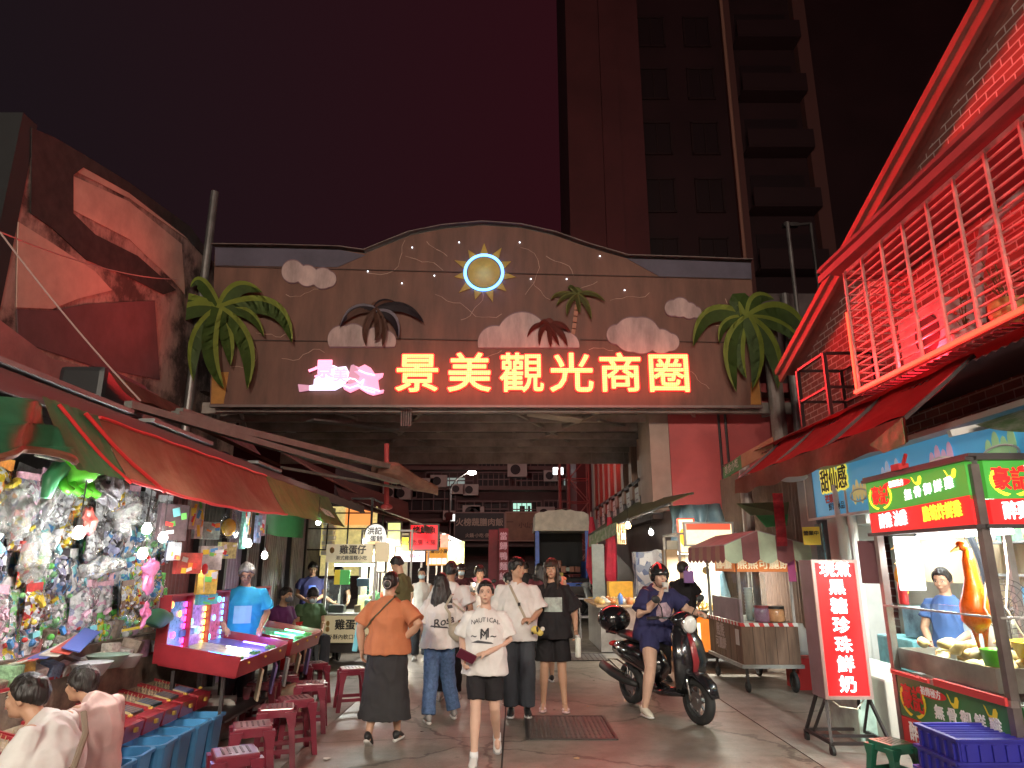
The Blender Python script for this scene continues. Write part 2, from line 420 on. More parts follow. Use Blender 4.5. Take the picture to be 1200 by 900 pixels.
b = B(mp_); b.poly([at(*Z(x, y), GY - .125) for x, y in [(590, 330), (610, 240), (640, 232), (690, 290), (640, 300), (700, 350), (680, 400), (590, 430), (570, 400)]], ext=(0, .01, 0))
b.poly([at(*Z(x, y), GY - .1) for x, y in [(78, 430), (190, 440), (190, 490), (90, 505)]], ext=(0, .04, 0)); b.obj('dim_section', e1)
b = B(M('emblem_lines', (1, .8, .85), .4, emit=1.0, ec=(1, .75, .85)))
for pts in ([(560, 400), (600, 370), (650, 380), (700, 420), (740, 380), (720, 450), (800, 470), (900, 500)], [(690, 290), (760, 320), (850, 340)], [(530, 440), (600, 470), (680, 440), (760, 490), (850, 515)]):
    q = [at(*Z(*p), GY - .14) for p in pts]
    b.tube(q, .012, 5)
b.obj('outline_tube', e1)
b = B(M('emblem_pink2', (1, .3, .45), .4, emit=.9, ec=(1, .27, .42))); b.text('景', frame(at(*Z(345, 290), GY - .14), (1, 0, 0), (0, 0, 1)), .43, offset=.012, extrude=.01); b.text('美', frame(at(*Z(505, 350), GY - .14), (1, 0, 0), (0, 0, 1)), .32, offset=.008, extrude=.01)
b.poly([at(*Z(x, y), GY - .13) for x, y in [(180, 285), (290, 245), (290, 270), (190, 308)]], ext=(0, .02, 0)); b.obj('emblem_character', e1)

# sun
sc_ = at(567, 319, GY - .06); mus = M('sun_mustard', (.42, .25, .035), .5, ns=4, emit=.03)
b = B(mus); b.cyl(sc_, sc_ + Vector((0, .05, 0)), .355, n=40); sun_o = b.obj('sun', gate)
b = B(M('sun_ring_led', (.1, .3, 1), .4, emit=1.9, ec=(.12, .36, 1.0))); b.torus(sc_ + Vector((0, .005, 0)), .415, .032, axis='Y', n=48); b.obj('neon_ring', sun_o)
for k in range(11):
    a_ = PI / 2 + 2 * PI * k / 11; L_ = .72 if k % 2 == 0 else .66
    d_ = Vector((math.cos(a_), 0, math.sin(a_))); s_ = Vector((-math.sin(a_), 0, math.cos(a_)))
    b = B(mus); b.poly([sc_ + d_ * .45 + s_ * .09 + Vector((0, .03, 0)), sc_ + d_ * .45 - s_ * .09 + Vector((0, .03, 0)), sc_ + d_ * L_ + Vector((0, .03, 0))], ext=(0, .02, 0)); b.obj('ray', sun_o)
lamp('sun_glow', sc_ + Vector((0, -.15, 0)), 3.0, (.2, .45, 1), gate, size=.3)
# star lights
b0 = None
for (x, y) in [(483, 290), (538, 284), (431, 318), (471, 332), (509, 323), (609, 284), (622, 327), (664, 327), (703, 300), (732, 340)]:
    b = B(M('star_led', (1, 1, 1), .4, emit=2, ec=(.8, .9, 1))); b.ell(at(x, y, GY - .03), .015, n=8); b.obj('star_light', gate)

# clouds
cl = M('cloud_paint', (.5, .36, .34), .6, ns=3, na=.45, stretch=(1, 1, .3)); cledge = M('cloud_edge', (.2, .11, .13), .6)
def blob(b, circs, base, Y, mat, grow=0):
    # union outline of circles cut flat at a base line (pixel space), as one polygon
    import itertools
    xs0 = min(c[0] - c[2] for c in circs); xs1 = max(c[0] + c[2] for c in circs); n = 46; top = []; bot = []
    for i in range(n + 1):
        x = xs0 + .01 + (xs1 - xs0 - .02) * (0.5 - .5 * math.cos(PI * i / n))
        ys = [c[1] - math.sqrt(max(0, c[2] ** 2 - (x - c[0]) ** 2)) for c in circs if abs(x - c[0]) < c[2]]
        yb = [c[1] + math.sqrt(max(0, c[2] ** 2 - (x - c[0]) ** 2)) for c in circs if abs(x - c[0]) < c[2]]
        if ys: top.append((x, min(ys) - grow)); bot.append((x, (min(base, max(yb)) if base else max(yb)) + grow))
    pts = top + bot[::-1]
    q = []
    for p in pts:
        if not q or (abs(p[0] - q[-1][0]) + abs(p[1] - q[-1][1])) > .3: q.append(p)
    b.poly([at(x, y, Y) for x, y in q], ext=(0, .03, 0), mat=mat)
for circs, base in [([(343, 318, 13), (360, 323, 12), (378, 326, 12), (385, 327, 9)], None), ([(400, 398, 16), (414, 396, 16), (440, 398, 14), (452, 400, 12)], 406), ([(580, 402, 20), (612, 396, 30), (640, 402, 22), (662, 406, 17)], 407),
                    ([(722, 392, 11), (752, 393, 21), (740, 392, 20), (775, 400, 14), (786, 401, 10)], None), ([(788, 361, 9), (797, 360, 11), (808, 364, 9), (816, 366, 6)], None)]:
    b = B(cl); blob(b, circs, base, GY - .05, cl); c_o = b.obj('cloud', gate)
    b = B(cledge); blob(b, circs, base, GY - .035, cledge, 1.3); b.obj('shadow_rim', c_o)  # darker, slightly larger outline piece behind the cloud

# palm cutouts
def frond(par, name, c, mid, tip, wd, ml, md, Y, n=12, k=.44):
    P = []
    for i in range(n + 1):
        t = i / n; x = (1 - t) ** 2 * c[0] + 2 * t * (1 - t) * mid[0] + t * t * tip[0]; y = (1 - t) ** 2 * c[1] + 2 * t * (1 - t) * mid[1] + t * t * tip[1]
        P.append((x, y))
    def wf(t): return wd * (math.sin(PI * min(1, t * .8 + .2)) ** .7) * (1 if t < .999 else 0)
    up = []; lo = []; ce = []
    for i in range(n + 1):
        a_ = P[min(i + 1, n)]; b_ = P[max(i - 1, 0)]; dx, dy = a_[0] - b_[0], a_[1] - b_[1]; l = math.hypot(dx, dy) or 1
        nx, ny = -dy / l, dx / l
        if tip[0] < c[0] - 8: nx, ny = -nx, -ny
        w_ = wf(i / n); ce.append(P[i]); up.append((P[i][0] - nx * w_ * k, P[i][1] - ny * w_ * k)); lo.append((P[i][0] + nx * w_, P[i][1] + ny * w_))
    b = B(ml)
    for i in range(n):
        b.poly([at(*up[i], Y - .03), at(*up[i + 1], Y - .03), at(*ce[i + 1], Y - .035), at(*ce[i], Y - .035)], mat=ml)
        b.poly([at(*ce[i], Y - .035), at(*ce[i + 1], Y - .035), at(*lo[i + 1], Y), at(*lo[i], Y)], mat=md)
    g = bmesh.ops.solidify(b.bm, geom=b.bm.faces[:], thickness=.03)
    return b.obj(name, par)
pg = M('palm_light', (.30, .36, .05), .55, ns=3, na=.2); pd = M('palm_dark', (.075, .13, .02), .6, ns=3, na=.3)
def ZL(x, y): return (150 + x * .375, 230 + y * .375)
def ZR(x, y): return (500 + x * .375, 230 + y * .375)
def palm(c, fr, Zf, Y, ml, md, trunk=None):
    c = Zf(*c); b = B(md); b.ell(at(c[0], c[1], Y + .02), (.13, .04, .16)); pm = b.obj('palm_cutout', gate)
    for i, (mx, my, tx, ty, wd) in enumerate(fr): frond(pm, 'frond', c, Zf(mx, my), Zf(tx, ty), wd, ml, md, Y - .012 * i - .05)
    if trunk:
        b = B(M('palm_trunk_paint', (.36, .16, .1), .6)); n = 8
        for i in range(n):
            t0, t1 = i / n, (i + .8) / n
            p0 = Vector(trunk[0]) * (1 - t0) + Vector(trunk[1]) * t0; p1 = Vector(trunk[0]) * (1 - t1) + Vector(trunk[1]) * t1
            b.bar(at(p0.x, p0.y, Y), at(p1.x, p1.y, Y), .03, .085)
        b.obj('trunk', pm)
    return pm
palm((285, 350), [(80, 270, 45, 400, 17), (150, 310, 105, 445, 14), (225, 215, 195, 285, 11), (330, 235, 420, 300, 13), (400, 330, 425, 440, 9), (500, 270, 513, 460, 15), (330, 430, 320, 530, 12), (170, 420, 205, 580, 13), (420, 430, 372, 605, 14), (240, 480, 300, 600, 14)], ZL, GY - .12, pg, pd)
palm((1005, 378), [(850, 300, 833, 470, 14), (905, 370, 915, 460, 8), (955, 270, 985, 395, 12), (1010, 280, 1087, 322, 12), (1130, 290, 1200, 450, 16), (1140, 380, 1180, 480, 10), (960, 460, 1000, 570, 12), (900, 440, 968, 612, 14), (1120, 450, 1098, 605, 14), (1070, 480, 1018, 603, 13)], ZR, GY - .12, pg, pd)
sg = M('palm_small_light', (.2, .2, .05), .6); sd = M('palm_small_dark', (.11, .12, .03), .6)
palm((470, 305), [(400, 290, 388, 325, 4), (420, 300, 405, 345, 4), (440, 275, 450, 290, 4), (520, 285, 560, 330, 4), (510, 320, 515, 388, 5), (480, 340, 478, 365, 4), (430, 330, 440, 375, 4)], ZR, GY - .03, sg, sd, (ZR(472, 320), ZR(452, 474)))
rg = M('palm_maroon', (.16, .03, .02), .6)
palm((382, 402), [(330, 385, 314, 440, 4), (345, 400, 352, 468, 4.5), (420, 380, 450, 425, 5), (430, 410, 440, 470, 5), (390, 440, 388, 472, 4), (400, 420, 415, 468, 4), (370, 375, 350, 400, 4)], ZR, GY - .07, rg, rg)
bk = M('palm_black', (.025, .012, .02), .6); bw = M('palm_pale', (.3, .27, .33), .6); bb = M('palm_brown', (.13, .055, .035), .6)
pm = palm((775, 350), [(700, 330, 660, 405, 7), (720, 400, 745, 470, 6), (800, 440, 770, 450, 6), (820, 400, 795, 470, 6)], ZL, GY - .09, bb, bb)
frond(pm, 'frond', ZL(775, 350), ZL(690, 320), ZL(662, 410), 6, bw, bk, GY - .15)
frond(pm, 'frond', ZL(775, 352), ZL(870, 310), ZL(925, 395), 8, bk, bk, GY - .16)
frond(pm, 'frond', ZL(775, 360), ZL(850, 350), ZL(845, 445), 8, bw, bk, GY - .17)
frond(pm, 'frond', ZL(770, 345), ZL(790, 315), ZL(835, 330), 5, bk, bb, GY - .18)

# posts and roof truss behind the board
for x, y0, y1, r in [(187, 385, 500, .09), (203, 320, 500, .10), (218, 225, 500, .09), (915, 370, 520, .16), (938, 345, 520, .10), (952, 260, 520, .045)]:
    p = at(x, y0, GY + .2); q = at(x, y1, GY + .2); b = B(steel if r < .11 else greybeam); b.cyl((q.x, q.y, 0), (q.x, p.y, p.z), r, n=14); b.obj('post', gate)
b = B(steel); p = at(187, 385, GY + .2); b.cyl(p, at(165, 345, GY - .1), .08); b.obj('post_elbow', gate)
b = B(greybeam); zt = at(600, 472, GY).z
rb = random.Random(5)
for k, y in enumerate([14.45, 15.4, 16.5, 17.6, 18.7, 19.8]):
    b.box((0, y, zt - .02 - .03 * (k % 2)), (13.4, .1, .16 if k % 2 else .24))
for k, x in enumerate([-5.9, -3.9, -1.95, 0.05, 1.9, 3.9, 5.8]):
    b.box((x, 17.1, zt + .12), (.09, 5.5, .1))
    b.bar((x, 14.5, zt - .08), (x + (1.9 if k % 2 else -1.7), 19.7, zt + .02), .07, .07)
b.box((0, 19.95, zt - .28), (13.6, .06, .34)); b.box((0, 19.97, zt + .0), (13.6, .04, .1))
for k in range(14): b.box((-6.2 + k * .95, 19.9, zt - .28), (.05, .1, .36))
b.obj('roof_truss', gate)
b = B(M('roof_sheet', (.12, .085, .075), .7, .2, ns=1.2, na=.5))
b.sheet(lambda u, v: Vector((-6.8 + 13.6 * u, 14.4 + 5.6 * v, zt + .34 + .02 * math.sin(u * 220))), 160, 1); b.obj('roof_sheet', gate)
b = B(M('hang_plate', (.4, .33, .3), .6, ns=3)); b.box((.95, 14.9, zt - .12), (1.2, .5, .03), rot=Euler((0, .12, .1)).to_matrix()); b.box((-2.3, 14.6, zt - .08), (.5, .3, .06)); b.obj('ceiling_plate', gate)
b = B(steel)
for i in range(5): b.cyl((-2.36 + i * .05, 14.25, zt - .45), (-2.36 + i * .05, 14.25, zt - .02), .018, n=8)
b.bar((1.9, 14.8, zt - .2), (2.7, 16.2, zt - .05), .08, .05); b.bar((-4.4, 14.6, zt - .25), (-2.8, 16.2, zt - .15), .3, .04)
b.obj('conduit', gate)

# ================================================================= buildings
glow_dark = M('tower_tile', (.036, .010, .014), .7, ns=.35, na=.3)  # tower reds carry the night's red glow; recess coloured darker for shade
glow_wall = M('tower_render', (.11, .028, .032), .7, ns=.3, na=.3)
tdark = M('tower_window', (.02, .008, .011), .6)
TY = 31
tw = thing('apartment_tower', 'very tall dark red apartment tower rising into the night behind the arch', 'building', (12, TY, 0))
def xat(px, y, Y=TY): return at(px, y, Y).x
x0 = xat(668, 250); x1 = xat(706, 250); x2 = xat(762, 290); x3 = xat(875, 290); x4 = xat(962, 200); x5 = xat(984, 300)
H_ = 62
b = B(glow_wall); b.box(((x0 + x2) / 2, TY + 3, H_ / 2), (x2 - x0, 6, H_)); b.box((x1 + .6, TY - .1, H_ / 2), (.9, .25, H_)); b.obj('front_wall', tw)
b = B(glow_dark); b.box(((x2 + x4) / 2, TY + 5, H_ / 2), (x4 - x2, 8, H_)); b.obj('recessed_wall', tw)
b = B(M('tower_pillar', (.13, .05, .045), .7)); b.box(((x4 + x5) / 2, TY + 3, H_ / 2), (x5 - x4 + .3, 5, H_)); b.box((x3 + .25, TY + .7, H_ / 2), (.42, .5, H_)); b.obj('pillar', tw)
b = B(glow_dark); b.box((x5 + 9, TY + 9, H_ / 2), (18, 10, H_)); b.obj('side_wall', tw)
b = B(M('drain_pipe_cream', (.4, .2, .15), .5)); b.cyl((x3, TY + .35, 0), (x3, TY + .35, H_), .09); b.obj('drain_pipe', tw)
fl = 3.4
for k in range(1, 17):
    z = 3.2 + fl * k
    for (xa, wd) in [(x2 + .9, 1.5), (x3 - 1.3, 1.4)]:
        bw_ = B(M('window_frame_dark', (.03, .015, .016), .5)); 
        for s in (-1, 1): bw_.box((xa + s * wd / 2, TY + .95, z), (.1, .14, 1.9)); bw_.box((xa, TY + .95, z + s * .95), (wd + .1, .14, .1))
        bw_.box((xa, TY + .95, z), (.06, .1, 1.9)); wf_ = bw_.obj('window', tw)
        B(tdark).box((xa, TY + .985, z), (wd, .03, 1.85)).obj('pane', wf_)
    xb0, xb1 = x3 + .6, x4 - .15
    bb_ = B(M('balcony_slab', (.03, .01, .013), .7)); bb_.box(((xb0 + xb1) / 2, TY + .5, z - 1.1), (xb1 - xb0, 1.1, .16)); bb_.box(((xb0 + xb1) / 2, TY - .02, z - .6), (xb1 - xb0, .1, .95)); bo = bb_.obj('balcony', tw)
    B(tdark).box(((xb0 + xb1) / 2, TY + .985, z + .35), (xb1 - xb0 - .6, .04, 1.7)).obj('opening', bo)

# far apartment block closing the street
FY = 40
far = thing('apartment_block', 'dark old apartment block with barred balconies closing the far end of the street', 'building', (0, FY, 0))
fw = M('far_wall', (.10, .05, .05), .8, ns=.6, na=.4)
b = B(fw); xl, xr = xat(380, 600, FY), xat(760, 600, FY)
b.box(((xl + xr) / 2, FY + 4, 10), (xr - xl, 8, 20)); b.obj('wall', far)
rf = random.Random(11)
zf = [at(600, y, FY).z for y in (657, 610, 567, 527)]
def far_z(y): return at(600, y, FY).z
slab = M('far_slab', (.16, .09, .085), .8, ns=1)
for y in (574, 551, 531, 611, 637, 500):
    b = B(slab); b.box(((xl + xr) / 2, FY - .5, far_z(y)), (xr - xl, 1.0, .22)); b.obj('floor_slab', far)
barm = M('far_bars', (.17, .1, .1), .6, .3)
def fx(px): return xat(px, 600, FY)
for (pxa, pxb, ya, yb, lit) in [(460, 535, 573, 600, 0), (537, 596, 589, 607, 0), (600, 634, 589, 608, 2), (637, 668, 588, 607, 0), (500, 555, 556, 575, 1), (560, 597, 556, 572, 0), (604, 644, 556, 575, 0), (650, 668, 558, 572, 1), (500, 520, 530, 540, 1), (560, 590, 532, 550, 0), (605, 655, 532, 552, 0), (662, 680, 526, 535, 1), (455, 490, 560, 585, 0)]:
    xa, xb, za, zb = fx(pxa), fx(pxb), far_z(yb), far_z(ya)
    b = B(barm)
    for i in range(7): b.box((xa + (xb - xa) * i / 6, FY - .95, (za + zb) / 2), (.045, .05, zb - za))
    for i in range(3): b.box(((xa + xb) / 2, FY - .95, za + (zb - za) * i / 2), (xb - xa, .06, .06))
    wo_ = b.obj('window', far)
    B({0: tdark, 1: M('lit_window_dim', (.4, .45, .4), .4, emit=.12, ec=(.6, .75, .7)), 2: M('lit_window_green', (.5, .8, .7), .4, emit=.38, ec=(.5, .95, .75))}[lit]).box(((xa + xb) / 2 + (0 if lit != 1 else .3), FY - .06, (za + zb) / 2), ((xb - xa) * (.92 if lit != 1 else .4), .1, (zb - za) * (.9 if lit != 1 else .55))).obj('pane', wo_)
    if lit == 2:
        b = B(tdark)
        for px, wd in [(612, .3), (620, .14), (628, .5)]: b.box((fx(px), FY - .15, za + .35 + .2 * (px == 628)), (wd, .05, .75))
        b.box(((xa + xb) / 2, FY - .15, zb - .55), (xb - xa, .04, .1)); b.obj('curtain', wo_)
b = B(M('shop_shutter', (.045, .035, .035), .5, .4, ns=2))
for pxa, pxb in [(475, 540), (545, 610), (615, 662)]:
    xa, xb = fx(pxa), fx(pxb); 
    for i in range(11): b.box(((xa + xb) / 2, FY - .1 - .02 * (i % 2), .35 + i * .27), (xb - xa, .05, .25))
b.obj('shop_shutter', far)
b = B(M('far_canopy', (.08, .05, .05), .7)); b.box((fx(560), FY - 1.3, far_z(638)), (fx(665) - fx(455), 2.2, .12), rot=Euler((.12, 0, 0)).to_matrix()); b.obj('canopy', far)
acm = M('ac_body', (.42, .32, .3), .6)
for px, y, s in [(502, 575, 1), (554, 607, 1.15), (516, 572, 1.1), (539, 537, 1.1), (559, 608, 1.1), (625 + 13, 609, 1.2), (606, 559, 1.3), (538, 581, .9), (553, 582, 1.), (645, 566, 1.), (462, 585, 1.1), (475, 586, 1.1), (529, 611, .8), (577 + 10, 536, .9)]:
    c = Vector((fx(px), FY - 1.25, far_z(y) + .25)); t = thing('air_conditioner', 'boxy air conditioner with round fan hung on the far dark apartment block', 'air conditioner', c, 0, 'air conditioners on the far block')
    B(acm).box((0, 0, 0), (.85 * s, .35, .62 * s)).obj('case', t, world=False)
    q = B(tdark); q.cyl((-.1, -.19, 0), (-.1, -.176, 0), .22 * s, n=16); q.obj('fan_grille', t, world=False)
def sign_board(name, label, c, wd, ht, base, border, texts, rz=0, thick=.12, cat='sign', rx=0, group=None):
    """texts: (string, x, y, size, material, offset)"""
    t = thing(name, label, cat, c, rz, group); q = B(base); q.box((0, 0, 0), (wd, thick, ht)); q.obj('panel', t, world=False)
    if border:
        q = B(border); e = .04 * min(1.5, ht + .3)
        for s in (-1, 1): q.box((s * (wd / 2), -.012, 0), (e, thick + .03, ht + e)); q.box((0, -.0135, s * ht / 2), (wd - e, thick + .03, e))
        q.obj('frame', t, world=False)
    for i, (s_, x, y, sz, mt, of) in enumerate(texts):
        q = B(mt); q.text(s_, frame((x, -thick / 2 - .006, y), (1, 0, 0), (0, 0, 1)), sz, offset=of, extrude=.003); q.obj('lettering', t, world=False)
    if rx: t.rotation_euler = (rx, 0, rz)
    return t
gold = M('dim_gold_letters', (.45, .33, .27), .6)
sign_board('shop_sign', 'dark unlit wide shop sign with six large characters on the far block', (fx(563.5), FY - 1.5, far_z(618.5)), fx(592) - fx(536), 1.5, M('dark_signboard', (.035, .03, .035), .6), M('sign_frame_pale', (.28, .18, .17), .6), [('火榜蔬膳肉飯', 0, .2, .44 * 1.0, gold, .012), ('火鍋·小吃·便當', 0, -.5, .24, gold, .004)])
sign_board('shop_sign', 'tan unlit shop sign with small characters beside the dark wide one on the far block', (fx(612), FY - 1.5, far_z(618.5)), fx(631) - fx(593), 1.55, M('tan_signboard', (.30, .15, .10), .6, ns=2), M('sign_frame_tan', (.4, .23, .19), .6), [('小山食堂', .45, .05, .34, M('brown_letters', (.1, .04, .03), .6), .004), ('一', -.75, .2, .5, M('brown_letters', (), .6), 0)])

# left neighbour further back and mid-left roofs (dark)
b = B(M('left_dark_wall', (.06, .03, .033), .8, ns=.5)); b.box((-12.5, 34, 5), (10, 10, 10)); b.solo('apartment_building', 'low dark apartment building behind the left-hand stalls', 'building')

# old plaster house, left
plaster = bpy.data.materials.new('stained_plaster'); plaster.use_nodes = True
n_ = plaster.node_tree; p_ = n_.nodes['Principled BSDF']; tc_ = n_.nodes.new('ShaderNodeTexCoord')
def pnoise(n, co, sc, det, lo, hi, c0, c1, st=None):
    if st: mp = n.nodes.new('ShaderNodeMapping'); mp.inputs['Scale'].default_value = st; n.links.new(co, mp.inputs[0]); co = mp.outputs[0]
    x = n.nodes.new('ShaderNodeTexNoise'); x.inputs['Scale'].default_value = sc; x.inputs['Detail'].default_value = det; x.inputs['Roughness'].default_value = .7; n.links.new(co, x.inputs['Vector'])
    r = n.nodes.new('ShaderNodeValToRGB'); r.color_ramp.elements[0].position = lo; r.color_ramp.elements[1].position = hi; r.color_ramp.elements[0].color = (*c0, 1); r.color_ramp.elements[1].color = (*c1, 1); n.links.new(x.outputs[0], r.inputs[0]); return r
def pmul(n, a, b, f=1):
    x = n.nodes.new('ShaderNodeMix'); x.data_type = 'RGBA'; x.blend_type = 'MULTIPLY'; x.inputs[0].default_value = f; n.links.new(a, x.inputs[6]); n.links.new(b, x.inputs[7]); return x.outputs[2]
a1 = pnoise(n_, tc_.outputs['Object'], .8, 8, .42, .55, (.07, .045, .04), (.42, .3, .26)); a2 = pnoise(n_, tc_.outputs['Object'], 6, 8, .3, .7, (.55, .5, .5), (1, 1, 1), (1, 1, .3))
n_.links.new(pmul(n_, a1.outputs[0], a2.outputs[0]), p_.inputs['Base Color']); p_.inputs['Roughness'].default_value = .85
house = thing('old_house', 'old stained plaster house with a flat patched side wall, glowing red at upper left', 'house', (-7, 11, 0))
HX = -7.0
def hw(px, py): return atx(px, py, HX)
ca, cb = hw(38, 155), hw(245, 302)
b = B(plaster); b.poly([(HX, ca.y, 0), (HX, cb.y + 2.5, 0), (HX, cb.y + 2.5, cb.z + .2), cb, hw(222, 268), hw(150, 218), hw(100, 185), ca], ext=(-7, 0, 0)); b.obj('wall', house)
patch = M('plaster_patch', (.5, .34, .28), .8, ns=1.5, na=.25)
b = B(patch); b.poly([hw(x, y) + Vector((.02, 0, 0)) for x, y in [(84, 206), (150, 236), (212, 286), (216, 345), (203, 330), (150, 280), (84, 246)]], ext=(-.015, 0, 0))
b.poly([hw(x, y) + Vector((.02, 0, 0)) for x, y in [(90, 190), (140, 212), (215, 268), (225, 285), (150, 232), (86, 200)]], ext=(-.015, 0, 0))
b.poly([hw(x, y) + Vector((.02, 0, 0)) for x, y in [(20, 260), (60, 285), (110, 318), (130, 340), (90, 350), (60, 362), (18, 360)]], ext=(-.015, 0, 0)); b.obj('plaster_patch', house)
stain = M('plaster_damp', (.12, .06, .065), .85, ns=2)
b = B(stain); b.poly([hw(x, y) + Vector((.025, 0, 0)) for x, y in [(18, 362), (60, 364), (100, 356), (180, 352), (186, 445), (110, 430), (20, 400)]], ext=(-.015, 0, 0)); b.obj('damp_band', house)
b = B(M('black_mould', (.035, .025, .025), .9, ns=5, na=.6))
pts = [(35, 150), (60, 160), (98, 182), (150, 214), (222, 266), (246, 300), (240, 303), (215, 276), (150, 226), (96, 196), (84, 205), (84, 250), (110, 275), (160, 300), (205, 340), (190, 345), (150, 325), (100, 305), (60, 268), (34, 250)]
b.poly([hw(x, y) + Vector((.03, 0, 0)) for x, y in pts], ext=(-.012, 0, 0)); b.obj('mould_streak', house)
b = B(M('house_front_dark', (.018, .018, .02), .9, ns=1)); b.box((HX - 4, ca.y - .1, ca.z / 2 + .1), (8.02, .3, ca.z + .1)); b.obj('front_wall', house)  # near-black slab over the plaster end, coloured to stand for shade
b = B(M('pink_lower_wall', (.36, .17, .16), .85, ns=2, na=.35)); q = [(-9, 380 + 0), ]
b.poly([atx(x, y, -5.6) for x, y in [(-60, 330), (0, 375), (60, 420), (130, 438), (185, 462), (185, 520), (-60, 520)]], ext=(-.12, 0, 0)); b.solo('parapet_wall', 'low pinkish plaster parapet behind the dark roof edge at left', 'wall')
b = B(M('tank_black', (.02, .02, .022), .5)); b.box(atx(122, 462, -4.6) , (.5, .9, .42), bev=.06); b.solo('roof_box', 'black box lying on the left-hand stall roof', 'box')
# wires
def wire(name, label, pts, r=.009, mt=None, cat='cable', group='overhead cables'):
    b = B(mt or M('cable_pale', (.4, .28, .26), .6)); P = []
    for (p, q) in zip(pts[:-1], pts[1:]):
        for i in range(9):
            t = i / 9; v = Vector(p).lerp(Vector(q), t); v.z -= (q - p).length * .02 * 4 * t * (1 - t); P.append(v)
    P.append(Vector(pts[-1])); b.tube(P, r, 5); return b.solo(name, label, cat, group)
wire('cable', 'thin cable crossing the old plaster wall to the arch post', [at(-5, 270, 6.5), at(212, 327, 13.5)])
wire('cable', 'thin cable slanting down over the old wall to the stall roof', [at(0, 272, 6.4), at(165, 470, 6.8)])

# ================================================================= left stall roof and awnings
roofm = M('roof_corrugated', (.10, .09, .09), .55, .4, ns=1.3, na=.5)
lr = thing('stall_roof', 'long dark corrugated roof over the left-hand toy stalls', 'roof', (-4.5, 7.4, 2.6))
b = B(roofm); b.sheet(lambda u, v: Vector((-2.95 - 3.2 * v, 1.2 + 12.4 * u, 2.74 + .75 * v + .022 * math.sin(u * 12.4 / .09))), 330, 1, thick=.012); b.obj('roof_sheet', lr)
b = B(M('gutter_dull', (.09, .08, .08), .8)); b.bar((-2.9, 1.2, 2.66), (-2.9, 13.4, 2.66), .08, .1); b.bar((-2.86, 1.2, 2.6), (-2.86, 13.4, 2.6), .03, .04); b.obj('gutter', lr)
b = B(M('foam_pad', (.2, .2, .2), .9, ns=3))
for y0, y1 in [(3.6, 5.0), (5.3, 6.4), (7.6, 8.4)]: b.bar((-2.93, y0, 2.745), (-2.93, y1, 2.745), .2, .03)
b.obj('edge_padding', lr)
for y in (3.0, 7.75, 11.6): B(darksteel).box((-4.12, y, 1.45), (.07, .07, 2.9)).obj('post', lr)
b = B(darksteel)
for y in (3, 5.2, 7.4, 9.6, 11.8): b.bar((-2.95, y, 2.62), (-5.8, y, 3.3), .05)
b.obj('rafter', lr)
b = B(M('stall_back', (.11, .1, .1), .8, ns=2)); b.box((-4.9, 5.6, 1.7), (.08, 9, 3.4)); b.solo('partition_wall', 'dim back wall of the toy stall behind the hanging bags', 'wall')

def canvas(name, c1, c2, scale=1.2, thru=0):
    if name in MATS: return MATS[name]
    m = M(name, c1, .6); n = m.node_tree; p = n.nodes['Principled BSDF']; t = n.nodes.new('ShaderNodeTexCoord')
    r = pnoise(n, t.outputs['Object'], scale, 8, .42, .62, c1, c2); s2 = pnoise(n, t.outputs['Object'], 5, 6, .3, .7, (.6, .6, .6), (1, 1, 1)); n.links.new(pmul(n, r.outputs[0], s2.outputs[0], .7), p.inputs['Base Color'])
    b_ = n.nodes.new('ShaderNodeTexNoise'); b_.inputs['Scale'].default_value = 4; n.links.new(t.outputs['Object'], b_.inputs['Vector']); bp = n.nodes.new('ShaderNodeBump'); bp.inputs['Strength'].default_value = .5; bp.inputs['Distance'].default_value = .06; n.links.new(b_.outputs[0], bp.inputs['Height']); n.links.new(bp.outputs[0], p.inputs['Normal'])
    if thru:
        tr_ = n.nodes.new('ShaderNodeBsdfTranslucent'); mx = n.nodes.new('ShaderNodeMixShader'); mx.inputs[0].default_value = thru; n.links.new(r.outputs[0], tr_.inputs[0]); n.links.new(p.outputs[0], mx.inputs[1]); n.links.new(tr_.outputs[0], mx.inputs[2]); n.links.new(mx.outputs[0], n.nodes['Material Output'].inputs[0])
    return m
green_c = canvas('canvas_green', (.04, .22, .11), (.09, .28, .15)); rust_c = canvas('canvas_rust', (.27, .11, .065), (.30, .18, .11), 1.2, .3); redpipe = M('red_piping', (.55, .03, .03), .5)
gredge = canvas('canvas_green_red', (.05, .32, .09), (.14, .34, .12), .7)
aw = thing('awning', 'rust and green canvas awning rolled down over the hanging toys', 'awning', (-2.7, 7, 2.4), 0, 'canvas awnings over the left stalls')
def aw_pt(u, v, y0, y1, sag=.06):
    y = y0 + (y1 - y0) * u; x = -2.82 + .28 * v; z = 2.62 - .44 * v - sag * v * math.sin(PI * u) * .8 + .004 * math.sin(u * 34 + v * 3) - .03 * math.sin(v * PI)
    return Vector((x, y, z))
b = B(rust_c)
b.sheet(lambda u, v: aw_pt(u, v, 4.55, 7.8), 60, 8, rust_c, thick=.008); b.sheet(lambda u, v: aw_pt(u, v, 7.8, 10.6, .0), 50, 8, gredge, thick=.008); b.sheet(lambda u, v: aw_pt(u, v, 3.98, 4.55, 0), 14, 8, green_c, thick=.008)
b.obj('canvas', aw)
b = B(redpipe)
for vv in (0.02, 1.0): b.tube([aw_pt(u / 40, vv, 4.55, 7.8) + Vector((.01, 0, 0)) for u in range(41)], .012, 6)
b.tube([aw_pt(.02 + .18 * t / 12, .05 + .95 * t / 12, 4.3, 7.8) + Vector((.015, 0, .0)) for t in range(13)], .014, 6)
b.tube([aw_pt(.0 + .12 * t / 12, .05 + .95 * t / 12, 4.1, 7.8) + Vector((.015, 0, .0)) for t in range(13)], .012, 6); b.obj('red_piping', aw)
